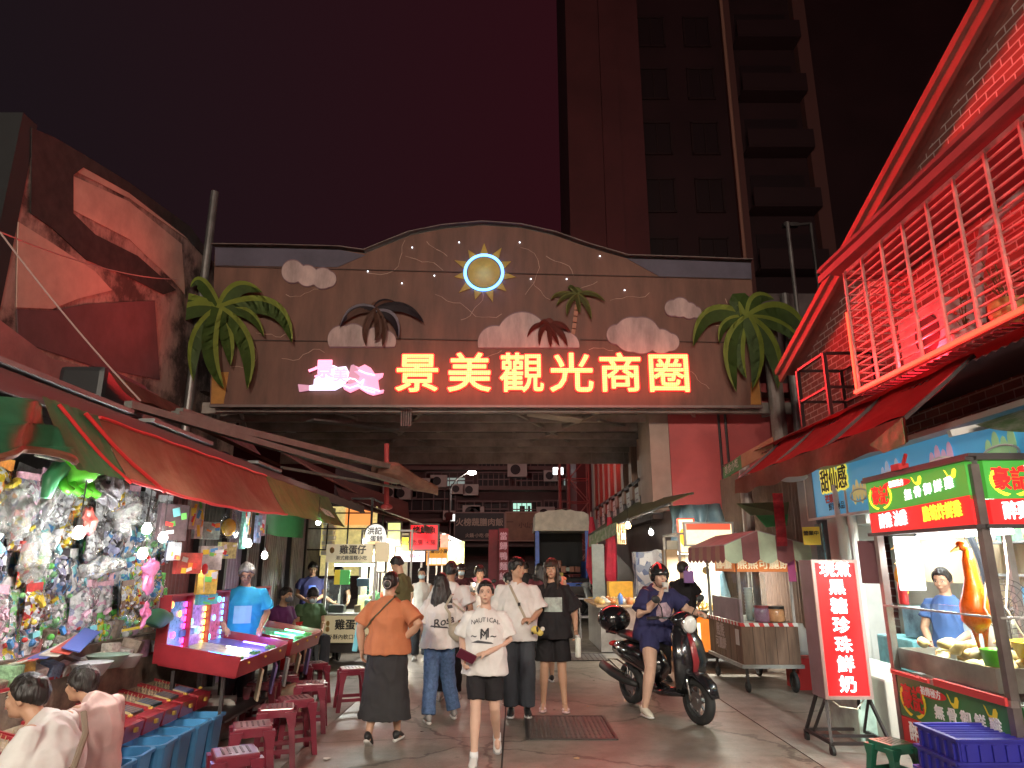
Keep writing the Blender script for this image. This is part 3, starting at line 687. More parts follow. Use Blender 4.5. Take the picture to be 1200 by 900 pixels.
b = B(gredge); b.text('海鮮熱炒', frame((-2.57, 9.7, 2.32), (-.05, 1, 0), (-.7, 0, .7)), .17, mat=M('faded_white', (.35, .4, .33), .7)); b.obj('faded_lettering', aw)
aw2 = thing('awning', 'gathered dark green tarp hanging at the near left edge', 'awning', (-2.7, 3, 2.3), 0, 'canvas awnings over the left stalls')
def aw2p(u, v):
    y = 2.6 + 1.32 * u; return Vector((-2.72 + .16 * v + .05 * math.sin(u * 17 + v * 4), y, 2.52 - .34 * v * (1 + .15 * math.sin(u * 5)) + .03 * math.sin(v * 14 + u * 8)))
b = B(green_c); b.sheet(aw2p, 50, 18, thick=.008); b.obj('canvas', aw2, smooth=True)
b = B(rust_c); b.tube([aw2p(u / 30, 1.02) for u in range(31)], .022, 6); b.obj('red_hem', aw2)
aw3 = thing('awning', 'small plain green canvas flap hanging behind the rust awning', 'awning', (-2.9, 10, 2.1), 0, 'canvas awnings over the left stalls')
b = B(M('canvas_plain_green', (.04, .2, .06), .7, ns=3)); b.sheet(lambda u, v: Vector((-3.1 + .05 * math.sin(u * 9), 8.4 + 1.9 * u, 2.42 - .42 * v)), 20, 3, thick=.01); b.obj('canvas', aw3)
# long aluminium awning arms sticking out over the street
aa = thing('folding_awning', 'long rolled folding awning on aluminium arms jutting over the left side of the street', 'awning', (-2.6, 9.5, 3.2), 0)
armg = M('arm_grey', (.17, .165, .15), .7, ns=5)
alu = M('aluminium', (.42, .40, .38), .5, .35, ns=6)
for (pa, ya, pb, yb, wd) in [((150, 474), 6.3, (465, 565), 12.6, .09), ((205, 486), 7.2, (460, 548), 12.6, .11), ((210, 482), 7.6, (320, 520), 9.5, .1), ((330, 548), 10, (470, 572), 12.9, .05)]:
    B(armg).bar(at(*pa, ya), at(*pb, yb), wd, wd * .8).obj('arm', aa)
b = B(canvas('canvas_brown_old', (.16, .07, .05), (.28, .16, .11))); p0, p1 = at(462, 552, 12.6), at(510, 574, 13.3)
b.tube([p0 + Vector((-.3, -.3, 0)), p0, (p0 + p1) / 2 + Vector((0, 0, -.05)), p1, p1 + Vector((.05, .02, -.1))], [.12, .17, .14, .09, .01], 12); b.obj('rolled_canvas', aa)
b = B(canvas('canvas_brown_old', (), ())); b.sheet(lambda u, v: at(172, 470, 6.9).lerp(at(330, 545, 9.8), u) + Vector((-.5 * v, .1, .35 * v - .1 * math.sin(PI * v))), 12, 6, thick=.01); b.obj('canvas', aa)
# metal shutters along the left beyond the toy stall
sh = thing('shutter_wall', 'grey and maroon corrugated metal shutters left of the egg waffle stall', 'wall', (-4.2, 12, 0))
for y0, y1, mt, nm in [(7.9, 9.3, M('shutter_maroon', (.2, .07, .07), .5, .4, ns=3), 'shutter_panel'), (9.35, 10.2, M('shutter_grey', (.22, .21, .21), .45, .6, ns=3, na=.4), 'shutter_panel'), (10.25, 11.0, M('shutter_lilac', (.42, .35, .5), .5, .2, ns=2), 'shutter_panel'), (11.05, 15.4, M('shutter_grey', (), .45), 'shutter_panel')]:
    b = B(mt); nn = int((y1 - y0) / .1) * 4
    b.sheet(lambda u, v: Vector((-4.25 + .03 * (1 if (int(u * nn) % 4) < 2 else 0), y0 + (y1 - y0) * u, 2.75 * v)), nn, 1); b.obj(nm, sh)
for y in (7.85, 9.32, 10.22, 11.02, 13.2, 15.45): B(darksteel).box((-4.18, y, 1.4), (.08, .08, 2.8)).obj('post', sh)
B(M('soffit_grey', (.14, .13, .13), .7, ns=2)).box((-4.4, 12, 2.72), (1.4, 7.4, .08)).obj('lintel', sh)

# unseen street lamps added behind the viewpoint as soft fill light
def street_lamp(label, x, y, z, power):
    t = thing('street_lamp', label, 'street lamp', (x, y, 0)); sgn = -1 if x > 0 else 1
    b = B(darksteel); b.cyl((x, y, 0), (x, y, z), .07, .05, n=10); b.tube([(x, y, z), (x + sgn * .4, y, z + .3), (x + sgn * 1.4, y, z + .35)], .035, 8); b.obj('pole', t)
    B(M('street_head', (.5, .5, .5), .4, .5)).box((x + sgn * 1.6, y, z + .36), (.6, .22, .08), bev=.02).obj('lamp_head', t)
    B(M('street_diffuser', (1, .95, .85), .4, emit=12, ec=(1, .93, .8))).box((x + sgn * 1.6, y, z + .31), (.45, .16, .02)).obj('diffuser', t)
    lamp('street_light', (x + sgn * 1.6, y, z + .2), power, (1, .88, .72), t, size=.5)
street_lamp('street lamp on the left behind the viewpoint', -4.5, -10, 7.5, 2000)
street_lamp('street lamp on the right behind the viewpoint', 5.0, -12, 7.8, 1900)
street_lamp('farther street lamp behind the viewpoint', -3.5, -17, 8.5, 1900)
# ================================================================= right-hand brick house with caged balcony
def brick_mat():
    m = bpy.data.materials.new('red_brick'); m.use_nodes = True; n = m.node_tree; p = n.nodes['Principled BSDF']; L = n.links
    t = n.nodes.new('ShaderNodeTexCoord'); s = n.nodes.new('ShaderNodeSeparateXYZ'); c = n.nodes.new('ShaderNodeCombineXYZ'); L.new(t.outputs['Object'], s.inputs[0]); L.new(s.outputs['Y'], c.inputs[0]); L.new(s.outputs['Z'], c.inputs[1])
    b = n.nodes.new('ShaderNodeTexBrick'); L.new(c.outputs[0], b.inputs['Vector']); b.inputs['Scale'].default_value = 1; b.inputs['Brick Width'].default_value = .27; b.inputs['Row Height'].default_value = .095; b.inputs['Mortar Size'].default_value = .009
    b.inputs['Color1'].default_value = (.32, .09, .07, 1); b.inputs['Color2'].default_value = (.22, .06, .05, 1); b.inputs['Mortar'].default_value = (.62, .45, .42, 1)
    z = pnoise(n, t.outputs['Object'], 3, 6, .3, .7, (.6, .6, .6), (1, 1, 1)); L.new(pmul(n, b.outputs[0], z.outputs[0]), p.inputs['Base Color']); p.inputs['Roughness'].default_value = .8
    bp = n.nodes.new('ShaderNodeBump'); bp.invert = True; bp.inputs['Distance'].default_value = .01; L.new(b.outputs['Fac'], bp.inputs['Height']); L.new(bp.outputs[0], p.inputs['Normal']); return m
bh = thing('brick_house', 'red brick house with sloping roof edge and caged balcony, upper right', 'house', (5, 7, 0))
b = B(brick_mat()); rl = lambda y: 5.09 + (10.9 - y) * .37
b.poly([(5, 11.4, 0), (5, 1, 0), (5, 1, rl(1)), (5, 11.4, rl(11.4))], ext=(7, 0, 0)); b.obj('wall', bh)
b = B(M('roof_board', (.2, .06, .05), .6, ns=3)); b.bar((4.85, 11.6, rl(11.6) + .06), (4.85, .6, rl(.6) + .06), .42, .1); b.bar((4.72, 11.6, rl(11.6) - .03), (4.72, .6, rl(.6) - .03), .05, .2); b.obj('roof', bh)
cage = M('cage_paint', (.6, .36, .33), .45, .3, ns=5, na=.4)
b = B(cage); CX = 4.2; cy0, cy1, cz0, cz1 = 1.5, 8.0, 3.68, 5.2
yy = cy1
while yy > cy0: b.box((CX, yy, (cz0 + cz1) / 2), (.028, .028, cz1 - cz0)); yy -= .44
nb = 15
for i in range(nb + 1):
    z = cz0 + (cz1 - cz0) * i / nb; b.box((CX + .016, (cy0 + cy1) / 2, z), (.02, cy1 - cy0, .016 if 0 < i < nb else .05))
    b.box((4.6, cy1 - .016, z), (.8, .02, .016 if 0 < i < nb else .045))
for x in (4.45, 4.7): b.box((x, cy1, (cz0 + cz1) / 2), (.022, .022, cz1 - cz0))
b.box((CX - .01, (cy0 + cy1) / 2, cz0 - .03), (.05, cy1 - cy0 + .06, .06)); b.obj('cage', bh)
b = B(M('red_neon', (1, .05, .03), .4, emit=1.6, ec=(1, .05, .02))); b.box((CX - .05, (cy0 + cy1) / 2, cz0 - .03), (.02, cy1 - cy0 + .05, .035)); b.box((CX - .02, cy1 + .03, (cz0 + .5)), (.02, .02, 1.0)); b.obj('neon_strip', bh)
for yv in (2.2, 4.1, 6.0, 7.7): lamp('neon_light', (CX - .45, yv, cz0 - .12), 7, (1, .035, .04), bh, size=.12)
for yv in (2.6, 4.6, 6.8): lamp('neon_light', (CX + .12, yv, cz0 + .1), 22, (1, .02, .035), bh, size=.08)
b = B(M('cage_floor', (.12, .1, .1), .6, .3))
yy = cy1
while yy > cy0: b.box((4.6, yy - .03, cz0 - .075), (.78, .035, .02)); yy -= .12
b.obj('floor_slat', bh)
b = B(M('balcony_roof', (.16, .06, .06), .6, ns=2)); b.box((4.5, 4.7, cz1 + .09), (1.0, 7.2, .05), rot=Euler((0, .12, 0)).to_matrix()); b.box((4.02, 4.7, cz1 + .03), (.03, 7.2, .09)); b.obj('balcony_roof', bh)
b = B(M('balcony_window', (.06, .05, .06), .2)); b.box((4.985, 4.4, 4.5), (.03, 1.8, 1.2)); wn = b.obj('window', bh)
b = B(cage)
for yv in (3.5, 4.4, 5.3): b.box((4.96, yv, 4.5), (.05, .06, 1.26))
for z in (3.9, 5.1): b.box((4.96, 4.4, z), (.045, 1.86, .06))
b.obj('frame', wn)
t = thing('air_conditioner', 'white air conditioner standing inside the caged balcony of the brick house', 'air conditioner', (4.62, 7.05, cz0)); B(M('ac_white', (.4, .36, .35), .5, ns=5)).box((4.62, 7.05, cz0 + .34), (.32, .85, .62), bev=.02).obj('case', t)
b = B(tdark); b.cyl((4.45, 6.95, cz0 + .34), (4.455, 6.95, cz0 + .34), .22, n=18); b.obj('fan_grille', t)
b = B(M('flex_pipe', (.3, .25, .25), .5)); b.tube([(4.5, 6.2, 3.8), (4.48, 6.1, 4.3), (4.5, 5.9, 4.75), (4.7, 5.6, 4.95), (4.95, 5.4, 4.9)], .05, 8); b.solo('flexible_duct', 'pale flexible duct climbing inside the balcony cage', 'duct')
for i, (y, s, c_) in enumerate([(6.35, .13, (.4, .38, .36)), (5.75, .16, (.45, .3, .1)), (5.3, .12, (.3, .32, .3)), (4.9, .15, (.35, .12, .08))]):
    t = thing('plant_pot', ['grey round jar with a wilted plant in the balcony cage', 'yellowish pot with a dry plant in the balcony cage', 'small grey pot beside the yellowish one in the balcony cage', 'brick red pot with leaves nearest the street end of the cage row'][i], 'plant pot', (4.45, y, cz0))
    B(M('pot%d' % i, c_, .6)).lathe([(.6 * s, 0), (s, .8 * s), (.95 * s, 1.4 * s), (s * .8, 1.6 * s)], (4.45, y, cz0), 14).obj('pot', t, smooth=True)
    b = B(M('leaf_dull', (.08, .1, .03), .6))
    for k in range(26):
        a = random.uniform(0, 6.28); h = random.uniform(.1, .4); r_ = random.uniform(.02, .18); p = Vector((4.45 + r_ * math.cos(a), y + r_ * math.sin(a), cz0 + 1.6 * s + h)); d = Vector((random.uniform(-1, 1), random.uniform(-1, 1), random.uniform(-.3, .6))) * .05; s2 = d.cross(Vector((0, 0, 1))) * .5
        b.poly([p - d, p + s2, p + d, p - s2])
        if k % 4 == 0: b.tube([(4.45, y, cz0 + 1.3 * s), p], .006, 4)
    b.obj('leaves', t)
# black steel rail box at the balcony foot
b = B(M('black_steel', (.02, .016, .016), .5, .4)); rx0, rx1, ry0, ry1 = 4.3, 4.95, 9.0, 9.9; rz0, rz1 = 3.35, 4.45
for x in (rx0, rx1):
    for y in (ry0, ry1): b.box((x, y, (rz0 + rz1) / 2), (.05, .05, rz1 - rz0))
for z in (rz0, rz0 + .62, rz1):
    for y in (ry0, ry1): b.box(((rx0 + rx1) / 2, y, z), (rx1 - rx0 - .05, .035, .035))
    for x in (rx0, rx1): b.box((x, (ry0 + ry1) / 2, z), (.035, ry1 - ry0 - .05, .035))
b.solo('steel_frame', 'black steel frame box fixed on the brick wall below the caged balcony', 'frame')
# lamp post without light, dark, right
b = B(darksteel); p = at(950, 262, 16.5); b.cyl((p.x, p.y, 0), p, .05, n=8); b.bar(p, p + Vector((-.5, 0, -.05)), .06); b.box(p + Vector((-.55, 0, -.05)), (.4, .16, .1)); b.solo('street_lamp', 'unlit street lamp on a thin pole beside the right palm cutout', 'street lamp')

# awnings over the right-hand stalls
red_c = canvas('canvas_red', (.6, .03, .035), (.65, .06, .055), 1.2, .6); red_v = canvas('canvas_red_brown', (.26, .07, .04), (.36, .13, .08), 1.2, .4)
ra = thing('awning', 'red canvas awning with a brown front flap over the crepe and chicken stalls', 'awning', (3.3, 7, 2.6))
b = B(red_c); b.sheet(lambda u, v: Vector((3.0 + .62 * v, 5.1 + 4.1 * u, 2.74 + .50 * v - .05 * math.sin(PI * v) + .012 * math.sin(u * 30))), 40, 6, thick=.008); b.obj('canvas', ra)
b = B(red_v); b.sheet(lambda u, v: Vector((2.995 - .02 * math.sin(u * 26) * v, 5.1 + 4.1 * u, 2.735 - .2 * v - .015 * math.sin(u * 30) * v)), 40, 3, thick=.006); b.obj('front_flap', ra)
b = B(canvas('canvas_green_patch', (.06, .14, .05), (.2, .12, .06))); b.poly([(2.975, 5.1, 2.72), (2.975, 5.1, 2.52), (2.975, 5.42, 2.5), (2.975, 5.62, 2.6)], ext=(-.004, 0, 0)); b.obj('green_patch', ra)
b = B(darksteel)
for y in (5.12, 6.5, 7.9, 9.1): b.bar((3.0, y, 2.72), (3.62, y, 3.22), .03)
b.obj('frame', ra)
rb_ = thing('awning', 'upper red sheet metal canopy below the caged balcony', 'awning', (3.9, 6, 3.2))
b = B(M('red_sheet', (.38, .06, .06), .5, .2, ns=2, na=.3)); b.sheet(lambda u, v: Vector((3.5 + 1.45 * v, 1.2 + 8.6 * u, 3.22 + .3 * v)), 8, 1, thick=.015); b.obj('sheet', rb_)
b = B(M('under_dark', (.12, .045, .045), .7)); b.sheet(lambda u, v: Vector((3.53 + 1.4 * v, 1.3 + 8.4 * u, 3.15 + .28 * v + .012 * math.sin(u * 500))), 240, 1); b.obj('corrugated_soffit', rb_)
rc = thing('awning', 'worn grey green canvas flap with faded letters at the top right edge', 'awning', (3.3, 4, 2.6))
camo = canvas('canvas_camo', (.12, .2, .08), (.38, .36, .3), 6)
b = B(camo); b.sheet(lambda u, v: Vector((3.35 + .5 * (1 - v) + .03 * math.sin(u * 20), 2.8 + 2.1 * u, 2.78 + .1 * math.sin(u * 7) * v - .22 * v)), 40, 6, thick=.006); b.obj('canvas', rc)
b = B(M('awning_pole_white', (.6, .58, .55), .4, .3)); b.bar((3.25, 5.0, 2.58), (4.3, 4.9, 2.8), .05); b.obj('pole', rc)
# green strip awning further down and brown one on the right
rd = thing('awning', 'narrow awning with green end and faded orange side below the right palm cutout', 'awning', (2.9, 10.8, 2.9))
p0, p1 = at(868, 533, 10.2), at(905, 512, 9.3); o_ = at(847, 548, 11.0)
b = B(canvas('canvas_orange_old', (.3, .13, .06), (.35, .2, .1))); b.poly([p0, p1, p1 + Vector((0, 0, -.18)), p0 + Vector((0, 0, -.2))], ext=(.02, .02, 0)); b.obj('side_flap', rd)
b = B(M('canvas_plain_green', (), .7)); b.poly([o_, p0, p0 + Vector((0, 0, -.2)), o_ + Vector((0, 0, -.18))], ext=(.02, .02, 0)); b.obj('green_flap', rd)
b = B(M('faded_white', (), .6)); b.text('美食小吃', frame((o_ + p0) / 2 + Vector((-.02, -.03, -.1)), p0 - o_, (0, 0, 1)), .15); b.obj('faded_lettering', rd)
b = B(M('brown_sheet', (.12, .07, .06), .6, .2, ns=2)); b.poly([o_ + Vector((0, 0, .02)), p1 + Vector((.3, -.6, .05)), p1 + Vector((1.6, -.6, .55)), o_ + Vector((1.8, 0, .5))], ext=(0, 0, .02)); b.obj('roof_sheet', rd)
b = B(M('pale_scrap', (.5, .5, .5), .5)); b.ell(at(930, 560, 8.9), (.16, .25, .05)); b.solo('plastic_scrap', 'pale plastic scrap caught under the upper red canopy', 'scrap')

# ================================================================= blue shop board and lit shop behind the chicken cart
BX = 4.05
sb = thing('shop_sign', 'long light blue board with yellow characters and fruit cups under the red awning', 'sign', (BX, 7, 2.2))
skyb = M('board_sky_blue', (.08, .42, .72), .45, emit=.12, ec=(.10, .45, .75)); p0 = atx(948, 608, BX); p1 = atx(945, 572, BX); zb_, zt_ = p0.z, p0.z + .62
b = B(skyb); b.box((BX + .06, (p0.y + 4.2) / 2, (zb_ + zt_) / 2), (.1, p0.y - 4.2, zt_ - zb_)); b.obj('board', sb)
b = B(M('board_edge_white', (.7, .7, .68), .5)); b.box((BX + .06, (p0.y + 4.2) / 2, zb_ - .015), (.14, p0.y - 4.2 + .04, .03)); b.box((BX + .06, p0.y + .02, (zb_ + zt_) / 2), (.13, .03, zt_ - zb_)); b.obj('edge', sb)
fb = lambda y, z, dx=0: frame((BX - .004 - dx, y, z), (0, -1, 0), (0, 0, 1))
b = B(M('board_yellow_glow', (.85, .75, .1), .5, emit=.25, ec=(.9, .8, .12))); b.text('甜仙感', fb(8.62, zb_ + .42, 0), .3, offset=.032, extrude=.002, sx=.8); b.obj('yellow_backing', sb)
b = B(M('ink_black', (.015, .013, .012), .6)); b.text('甜仙感', fb(8.62, zb_ + .42, .006), .3, offset=.004, extrude=.002, sx=.8); b.text('鮮果 冰品', fb(8.62, zb_ + .1), .1, extrude=.002); b.obj('lettering', sb)
b = B(M('board_red', (.6, .05, .04), .5)); b.text('芒果冰', fb(8.75, zb_ + .2), .11, offset=.006, extrude=.002); b.obj('red_lettering', sb)
def cup(y, z, s, c1):
    b = B(M('cup_rim', (.8, .85, .8), .3)); b.tube([Vector((BX - .02, y + .2 * s * math.cos(a / 8 * PI), z + .07 * s * math.sin(a / 8 * PI))) for a in range(16)], .01 * s, 5, closed=True); c_ = b.obj('fruit_cup_picture', sb)
    b = B(M('fruit' + c1[0], c1[1], .5, emit=.12, ec=c1[1]))
    for k in range(4): b.ell((BX - .005, y + (.13 - .085 * k) * s, z + (.02 + .05 * (k % 2)) * s), (.004, .045 * s, .12 * s), n=10)
    b.obj('fruit', c_)
cup(8.0, zb_ + .18, 1.0, ('a', (.75, .65, .25))); cup(7.3, zb_ + .28, 1.1, ('b', (.5, .65, .8))); cup(6.4, zb_ + .3, 1.1, ('c', (.6, .4, .55))); cup(5.6, zb_ + .28, 1.1, ('d', (.35, .6, .3)))
shop = thing('lit_shop', 'brightly lit shop interior with cream walls behind the chicken cart', 'shop', (5.0, 6.5, 0))
cream = M('shop_cream', (.62, .56, .46), .7, ns=2, na=.15); whitep = M('pillar_white', (.66, .66, .62), .6, ns=2, na=.15)
B(cream).box((4.93, 6.5, 1.4), (.06, 5.2, 2.8)).obj('back_wall', shop)
b = B(M('curtain_cream', (.55, .42, .27), .7)); b.sheet(lambda u, v: Vector((4.85 + .03 * math.sin(u * 60), 5.3 + 2.0 * u, .9 + 1.6 * v)), 90, 2); b.obj('curtain', shop)
b = B(whitep); b.box((4.35, 8.9, 1.3), (.5, .3, 2.6)); b.box((4.35, 8.45, 2.2), (.4, .6, .2)); b.cyl((4.08, 8.62, 0), (4.08, 8.62, 2.6), .06); b.cyl((4.1, 8.38, 0), (4.1, 8.38, 2.6), .05); b.obj('pillar', shop)
b = B(M('grey_pillar', (.24, .25, .27), .6, ns=2)); b.box((4.3, 9.5, 1.5), (.5, .5, 3.0)); b.obj('grey_pillar', shop)
b = B(M('arch_trim', (.05, .05, .06), .5)); cyw = 7.5
b.tube([(4.6, cyw + .6 * math.cos(a / 20 * PI), 1.45 + .75 * math.sin(a / 20 * PI)) for a in range(21)], .03, 6); b.obj('arched_window_trim', shop)
B(M('arch_warm', (.65, .5, .28), .6)).poly([(4.63, cyw + .58 * math.cos(a / 20 * PI), 1.45 + .72 * math.sin(a / 20 * PI)) for a in range(21)], ext=(.02, 0, 0)).obj('arched_window', shop)
B(M('shop_ceiling', (.4, .38, .34), .7)).box((4.4, 6.2, 2.84), (1.0, 5.2, .05)).obj('ceiling', shop)
def tube_lamp(name, label, a, c, power, r=.02, colr=(.95, 1, .95), es=6, group=None, soft=True):
    a, c = Vector(a), Vector(c); t = thing(name, label, 'lamp', (a + c) / 2, 0, group)
    B(M('tube_glass%d' % int(es * 10), (1, 1, 1), .4, emit=es, ec=colr)).cyl(a, c, r, n=8).obj('tube', t)
    B(M('batten_white', (.7, .7, .68), .5)).bar(a + Vector((0, 0, .04)), c + Vector((0, 0, .04)), .05, .025).obj('batten', t)
    if power:
        l = lamp('tube_light', (a + c) / 2 + Vector((0, 0, -.05)), power, colr, t, 'AREA', .06, (c - a).length)
        d = (c - a).normalized(); z = Vector((0, 0, 1)); x = d.cross(z).normalized(); zz = x.cross(d)
        l.matrix_basis = chain_world(t).inverted() @ Matrix(((x.x, d.x, zz.x, l.matrix_basis[0][3] + t.location.x), (x.y, d.y, zz.y, l.matrix_basis[1][3] + t.location.y), (x.z, d.z, zz.z, l.matrix_basis[2][3] + t.location.z), (0, 0, 0, 1)))
    return t
tube_lamp('tube_lamp', 'fluorescent tube on the shop wall just left of the green poultry sign', (4.3, 8.0, 2.02), (4.3, 7.4, 2.05), 8)
tube_lamp('tube_lamp', 'fluorescent tube on the ceiling of the shop behind the chicken cart', (4.4, 7.0, 2.78), (4.4, 5.4, 2.78), 48)
# small yellow notice, drums, shelves and coolers in the shop
def flatbox(name, label, cat, c, size, mt, group=None, rz=0, bev=0):
    b = B(mt); b.box(c, size, rz=rz, bev=bev); return b.solo(name, label, cat, group)
ys = sign_board('notice', 'small yellow notice on a wire bracket by the grey pillar', atx(951, 628, 3.75), .2, .22, M('notice_yellow', (.75, .55, .06), .6), None, [('營業中', 0, .03, .06, M('ink_black', (), .6), .001)], rz=-.5, thick=.02)
b = B(M('banner_blue_gold', (.1, .2, .24), .6, ns=12, na=.6)); b.box(atx(962, 640, 3.9), (.02, .2, .55)); b.solo('banner', 'narrow teal and gold vertical banner beside the white pillar', 'banner')
wallc = M('cooler_aqua', (.25, .65, .72), .4, ns=6, na=.4)
flatbox('foam_cooler', 'aqua blue cooler box standing under the arched window', 'cooler', (4.25, 7.6, .45), (.5, .7, .9), wallc, bev=.02)
flatbox('carton', 'white and blue carton standing on the aqua cooler', 'box', (4.3, 7.35, 1.06), (.34, .5, .3), M('carton_blue', (.35, .6, .85), .6, ns=5, na=.7))
flatbox('carton', 'pale carton standing left of the tall white bucket', 'box', (4.3, 6.75, 1.02), (.34, .5, .36), M('carton_pale', (.6, .7, .8), .6, ns=4))
flatbox('work_table', 'steel work table inside the lit shop', 'table', (4.45, 6.3, .42), (.5, 1.6, .83), alu)
b = B(M('bucket_cream', (.8, .75, .65), .4)); b.lathe([(.12, 0), (.14, .3), (.15, .31), (.15, .33), (.0, .335)], (4.2, 6.2, .84), 18); b.solo('bucket', 'tall cream bucket standing on the steel work table', 'bucket', smooth=True)
# wall clutter on the shop wall (shelf goods)
rs = random.Random(21)
for i in range(14):
    y = 4.3 + rs.random() * 2.6; z = rs.choice([1.35, 1.65, 1.95]); c_ = rs.choice([((.7, .15, .1), 'red'), ((.15, .4, .6), 'blue'), ((.7, .6, .2), 'yellow'), ((.6, .6, .58), 'white'), ((.2, .5, .25), 'green')])
    flatbox('goods_box', '%s goods box on the shelves of the lit shop' % c_[1], 'box', (4.72, 4.35 + i * .19, z), (.14, .15, rs.uniform(.1, .22)), M('goods_' + c_[1], c_[0], .5, ns=9, na=.4), '%s boxes on the shop shelves' % c_[1])
b = B(alu)
for z in (1.24, 1.54, 1.84): b.box((4.74, 5.6, z), (.24, 2.8, .02))
b.solo('shelf_unit', 'thin metal shelves on the wall of the lit shop', 'shelves')
# standing fan
fn = thing('standing_fan', 'black round standing fan beside the woman in blue', 'fan', (3.95, 5.75, 0))
b = B(darksteel); b.cyl((3.95, 5.75, 0), (3.95, 5.75, 1.3), .018); b.lathe([(.2, 0), (.2, .02), (.03, .05)], (3.95, 5.75, 0), 18); b.obj('stand', fn)
b = B(darksteel)
for r_ in (.06, .12, .17, .21): b.torus((3.93, 5.68, 1.32), r_, .004, axis='Y', n=24, m=5)
for k in range(16): b.bar((3.93, 5.68, 1.32), (3.93 + .21 * math.cos(k * PI / 8), 5.68, 1.32 + .21 * math.sin(k * PI / 8)), .004)
b.obj('guard', fn)

# ================================================================= chicken cart
ckx0, ckx1, cky0, cky1 = 3.1, 4.25, 4.6, 6.0
ck = thing('chicken_cart', 'glass sided poultry cart with green and red signs full of cut chicken', 'food cart', (3.7, 5.3, 0))
signgreen = M('sign_green', (.04, .28, .05), .45, emit=.22, ec=(.10, .5, .05)); signred = M('sign_red', (.7, .02, .02), .45, emit=.36, ec=(.95, .02, .02))
pangreen = M('panel_green', (.05, .2, .07), .45, ns=3, na=.2); panred = M('panel_red', (.5, .03, .03), .45); whl = M('white_letters', (.85, .85, .85), .5); whle = M('white_letters_lit', (1, 1, 1), .5, emit=.55); yel = M('yellow_letters', (.9, .75, .05), .5); yele = M('yellow_letters_lit', (1, .85, .05), .5, emit=.5); rede = M('red_letters_lit', (.9, .02, .02), .5, emit=.35); redl = M('red_letters', (.65, .03, .03), .5)
stainless = M('stainless', (.5, .48, .46), .32, .85, ns=5, na=.3, bump=.1, bs=12)
b = B(stainless); b.box(((ckx0 + ckx1) / 2, (cky0 + cky1) / 2, .54), (ckx1 - ckx0 - .04, cky1 - cky0 - .04, .5)); b.box((3.12, (cky0 + cky1) / 2, .8), (.05, cky1 - cky0, .04)); b.obj('body', ck)
for (x, y) in ((ckx0 + .03, cky0 + .03), (ckx1 - .03, cky0 + .03), (ckx0 + .03, cky1 - .03), (ckx1 - .03, cky1 - .03)):
    B(M('post_grey', (.22, .19, .18), .4, .6, ns=4)).box((x, y, 1.28), (.055, .055, 2.04)).obj('post', ck)
for (x, y) in ((3.2, 4.75), (4.1, 4.75), (3.2, 5.85), (4.1, 5.85)):
    b = B(M('rubber', (.025, .025, .025), .7)); b.cyl((x - .025, y, .09), (x + .025, y, .09), .09, n=18); b.cyl((x, y, .15), (x, y, .28), .015); b.obj('wheel', ck)
def poultry_sign(par, o, right, W, Hh, lit, with_ext=True):
    """sign art in local metres: o = lower-left corner"""
    up = Vector((0, 0, 1)); rt = Vector(right).normalized(); nn = rt.cross(up)
    P = lambda x, y, d=0: Vector(o) + rt * x + up * y + nn * d
    gm, rm, wm, ym, rdm = (signgreen, signred, whle, yele, rede) if lit else (pangreen, panred, whl, yel, redl)
    b = B(gm); b.poly([P(0, Hh * .4), P(W, Hh * .4), P(W, Hh), P(0, Hh)], ext=-nn * .05); pn = b.obj('green_panel', par)
    b = B(rm); b.poly([P(0, 0), P(W, 0), P(W, Hh * .46), P(W * .55, Hh * .42), P(0, Hh * .38)], ext=-nn * .045, mat=rm)
    bmesh.ops.translate(b.bm, verts=b.bm.verts, vec=nn * .003); b.obj('red_panel', par)
    F = lambda x, y, d=.006: frame(P(x, y, d), rt, up)
    k = Hh / .42
    b = B(rdm); b.text('豪記', F(W * .16, Hh * .68, .008), .16 * k, offset=.004, extrude=.002, sx=.8, shear=-.05); b.obj('red_brush_name', par)
    b = B(ym)
    for s in (-1, 1):
        for i in range(9):
            a = -PI / 2 + s * (.35 + i * .22); q = P(W * .16 + math.cos(a) * W * .125, Hh * .68 + math.sin(a) * Hh * .235, .005); d_ = rt * math.cos(a + s * 1.1) + up * math.sin(a + s * 1.1); s_ = d_.cross(nn)
            b.poly([q - d_ * .028 * k, q + s_ * .011 * k, q + d_ * .028 * k, q - s_ * .011 * k], ext=nn * .002)
    b.obj('wheat_wreath', par)
    b = B(rdm); b.poly([P(W * (.36 + .15 * math.cos(a / 12 * PI) * 1.0), Hh * (.87 + .075 * math.sin(a / 12 * PI)), .004) for a in range(24)], ext=nn * .002); b.obj('red_badge', par)
    b = B(wm); b.text('祖傳秘方', F(W * .36, Hh * .87, .009), .055 * k, offset=.001, extrude=.001); b.text('無 骨 御 鮮 雞', F(W * .66, Hh * .66, .007), .088 * k, offset=.0028, extrude=.002, sx=1.16, shear=.06); b.obj('white_lettering', par)
    b = B(wm); b.text('醉雞 油雞', F(W * .27, Hh * .20, .009), .125 * k, offset=.003, extrude=.002, sx=.78, shear=.03); b.obj('white_lettering', par)
    b = B(ym); b.text('脆筍炸鮮雞', F(W * .755, Hh * .24, .009), .118 * k, offset=.003, extrude=.002, sx=.78, shear=.03); b.obj('yellow_lettering', par)
    b = B(ym)
    for cx in (.56, .87): b.poly([P(W * (cx + x_), Hh * (.8 + y_), .0045) for x_, y_ in [(-.045, .14), (-.02, .02), (.01, -.04), (.045, -.02), (.06, .08), (.05, .13), (.03, .12), (.015, .03), (-.01, .03), (-.03, .12)]], ext=nn * .001)
    b.obj('rooster_shape', par)
poultry_sign(ck, (3.085, 5.98, 1.9), (0, -1, 0), 1.34, .42, True)
